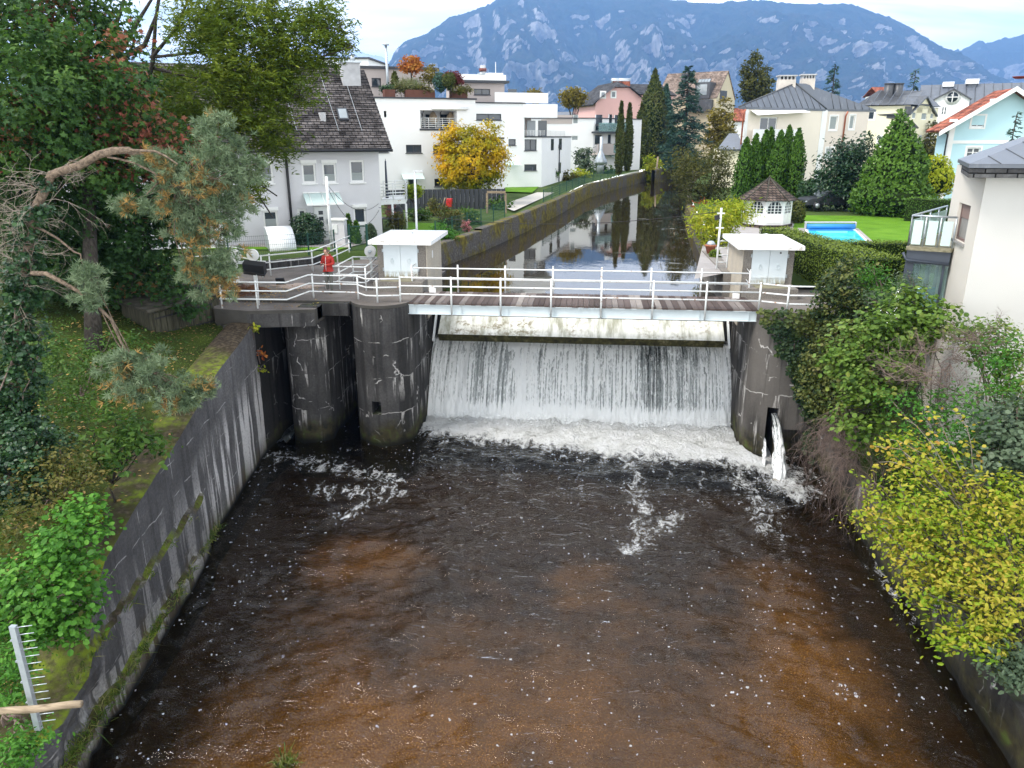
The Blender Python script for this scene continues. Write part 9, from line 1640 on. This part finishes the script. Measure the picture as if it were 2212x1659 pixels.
# far town greenery beyond the houses: one mass nobody could count
r = np.random.default_rng(300); n = 24000; u = r.uniform(-200, 2400, n); Yv = r.uniform(230, 700, n); th_ = 8+5*fbm(u*.02, Yv*.02, 3, 3)
P = np.array([tuple(aty(a, 300, b)) for a, b in zip(u, Yv)]); P[:, 2] = 6+th_*np.sqrt(r.random(n)); leaves('distant_trees', P, r.normal(size=P.shape)+np.array([0, -.5, .8]), 2.6*(.6+.8*r.random(n)), r.random(n), 'flake', M['l_mid'], None, 301)
tag(bpy.data.objects['distant_trees'], 'distant belt of trees between the town and the mountain', None, None, 'stuff')
# ============================================================= mountains and air
def mountain(name, label, prof, Y0, depth, vbase, seed, u0, u1, mat, nx=460, ny=150, rough=.16):
    us = np.linspace(u0, u1, nx); top = np.interp(us, [p[0] for p in prof], [p[1] for p in prof]); tt_ = np.linspace(0, 1, ny); V = np.zeros((nx, ny, 3))
    zr_ = np.array([aty(a, b, Y0+depth).z for a, b in zip(us, top)]); xr_ = np.array([aty(a, 200, Y0+depth).x for a in us]); xb_ = np.array([aty(a, 250, Y0).x for a in us])
    zr_ = np.maximum(zr_, 20)
    for j, t in enumerate(tt_):
        x = xb_+(xr_-xb_)*t; y = Y0+depth*t; hh = t**1.25*.78+.22*sstep(.30, .95, np.full(nx, t)); a = fbm(x/760., np.full(nx, y/900.), 6, seed, True, .55)-.55; g_ = fbm(x/420.+y/1900., np.full(nx, y/2600.), 5, seed+5, True, .6)-.55
        w_ = math.sin(math.pi*min(1, t*1.02))**.8 if t < 1 else 0
        V[:, j, 0] = x; V[:, j, 1] = y-w_*(a*900+g_*700); V[:, j, 2] = 6+zr_*hh*(1+0*t)+w_*zr_*rough*(a+g_)*1.5
    V[:, -1, 2] += (fbm(us*.05, us*0, 5, seed+9, True, .6)-.6)*zr_*.045
    back = V[:, -1:, :].copy(); back[:, :, 1] += 900; back[:, :, 2] *= .6; V = np.concatenate([V, back], 1)
    hr = ((V[:, :, 2]-6)/np.maximum(zr_[:, None], 1)).ravel(); return tag(npmesh(name, V.reshape(-1, 3), grid_faces(nx, ny+1), mat, None, True, {'hr': hr}), label, 'mountain', kind='structure')
def rockmat(name, snow):
    q = N(name); nz = q.n('ShaderNodeSeparateXYZ', {0: q.n('ShaderNodeNewGeometry').outputs['Normal']}).outputs['Z']; hr = q.attr('hr'); f = q.noise(.0045, 7, None, .4, .7); f2 = q.noise(.020, 5, None, 0, .7)
    c = q.ramp(q.mix(.5, f, f2), [(.3, (.010, .020, .012)), (.48, (.022, .040, .018)), (.6, (.050, .050, .026)), (.75, (.075, .055, .035))])
    rk = q.math('ADD', q.math('ADD', q.math('MULTIPLY', q.math('SUBTRACT', .62, nz), 1.1), q.math('MULTIPLY', q.math('SUBTRACT', hr, .55), .50)), q.math('MULTIPLY', q.math('SUBTRACT', q.noise(.0045, 7, q.scl(q.pos, (1.6, 1, .35)), .3, .72), .5), 1.3))
    rk = q.math('ADD', rk, q.math('MULTIPLY', q.ramp(q.noise(.0011, 3, q.scl(q.pos, (1.3, 1, .6)), .8), [(.42, 0), (.60, 1)]), .34)); rk = q.math('SUBTRACT', rk, .17)
    c = q.mix(q.ramp(q.math('ADD', rk, q.math('MULTIPLY', q.math('SUBTRACT', q.noise(.018, 5, q.scl(q.pos, (1, 1, .35)), .3, .8), .5), 1.0)), [(.42, 0), (.60, 1)]), c, q.ramp(f2, [(.3, (.22, .21, .20)), (.7, (.60, .58, .56))]))
    sn = q.math('ADD', q.math('ADD', hr, q.math('MULTIPLY', q.math('SUBTRACT', f2, .5), .5)), q.math('MULTIPLY', nz, .14)); c = q.mix(q.ramp(sn, [(snow, 0), (snow+.035, 1)]), c, (.82, .84, .88))
    return q.out(q.bsdf(c, .95, .1, q.bump(q.math('ADD', f, q.math('MULTIPLY', f2, .5)), 1.0, 60)))
M['rock'] = rockmat('forested_limestone', 1.03); M['rock_low'] = rockmat('forested_limestone_low', 1.6); M['rock_snow'] = rockmat('snowy_limestone', .70)
pr1 = [(640, 300), (760, 235), (840, 150), (852, 128), (865, 105), (885, 88), (930, 72), (975, 40), (1010, 28), (1035, 20), (1060, 12), (1080, -2), (1120, -18), (1200, -16), (1280, -10), (1340, 0), (1400, -4), (1480, 6), (1540, 8), (1600, 2), (1680, 8), (1740, 10), (1800, 10), (1835, 16), (1870, 30), (1900, 40), (1940, 58), (1985, 85), (2020, 105), (2048, 117), (2100, 150), (2170, 185), (2240, 220), (2420, 280)]
mountain('mountain', 'long forested limestone mountain filling the skyline', pr1, 4600, 2400, 250, 3, 600, 2450, M['rock'])
pr2 = [(1900, 180), (1990, 140), (2040, 118), (2052, 106), (2060, 110), (2090, 92), (2100, 88), (2110, 94), (2150, 84), (2212, 72), (2300, 50), (2420, 60), (2600, 120)]
mountain('mountain', 'second forested mountain ridge behind at the right edge', pr2, 7200, 1800, 200, 17, 1850, 2600, M['rock_low'], 200, 90)
pr3 = [(200, 190), (420, 150), (560, 128), (640, 118), (690, 108), (740, 118), (775, 111), (800, 116), (830, 125), (870, 140), (960, 190), (1040, 240)]
mountain('mountain', 'distant snow covered peaks left of the big mountain', pr3, 11000, 2200, 160, 29, 150, 1050, M['rock_snow'], 220, 80)
hz = MB(); zmx = max(float(np.array([v.co.z for v in o_.data.vertices]).max()) for o_ in bpy.data.objects if o_.name.startswith('mountain')); hz.box(-8000, 8000, -60, 14200, -9, zmx+12); q = N('pale_blue_air'); pv = q.n('ShaderNodeVolumePrincipled', {'Color': (.26, .50, 1.0, 1), 'Density': .00012, 'Anisotropy': 0.0}); q.t.links.new(pv.outputs[0], q.o.inputs['Volume']); o = hz.build('haze', q.m); tag(o, 'pale blue air between the town and the mountains', kind='stuff')
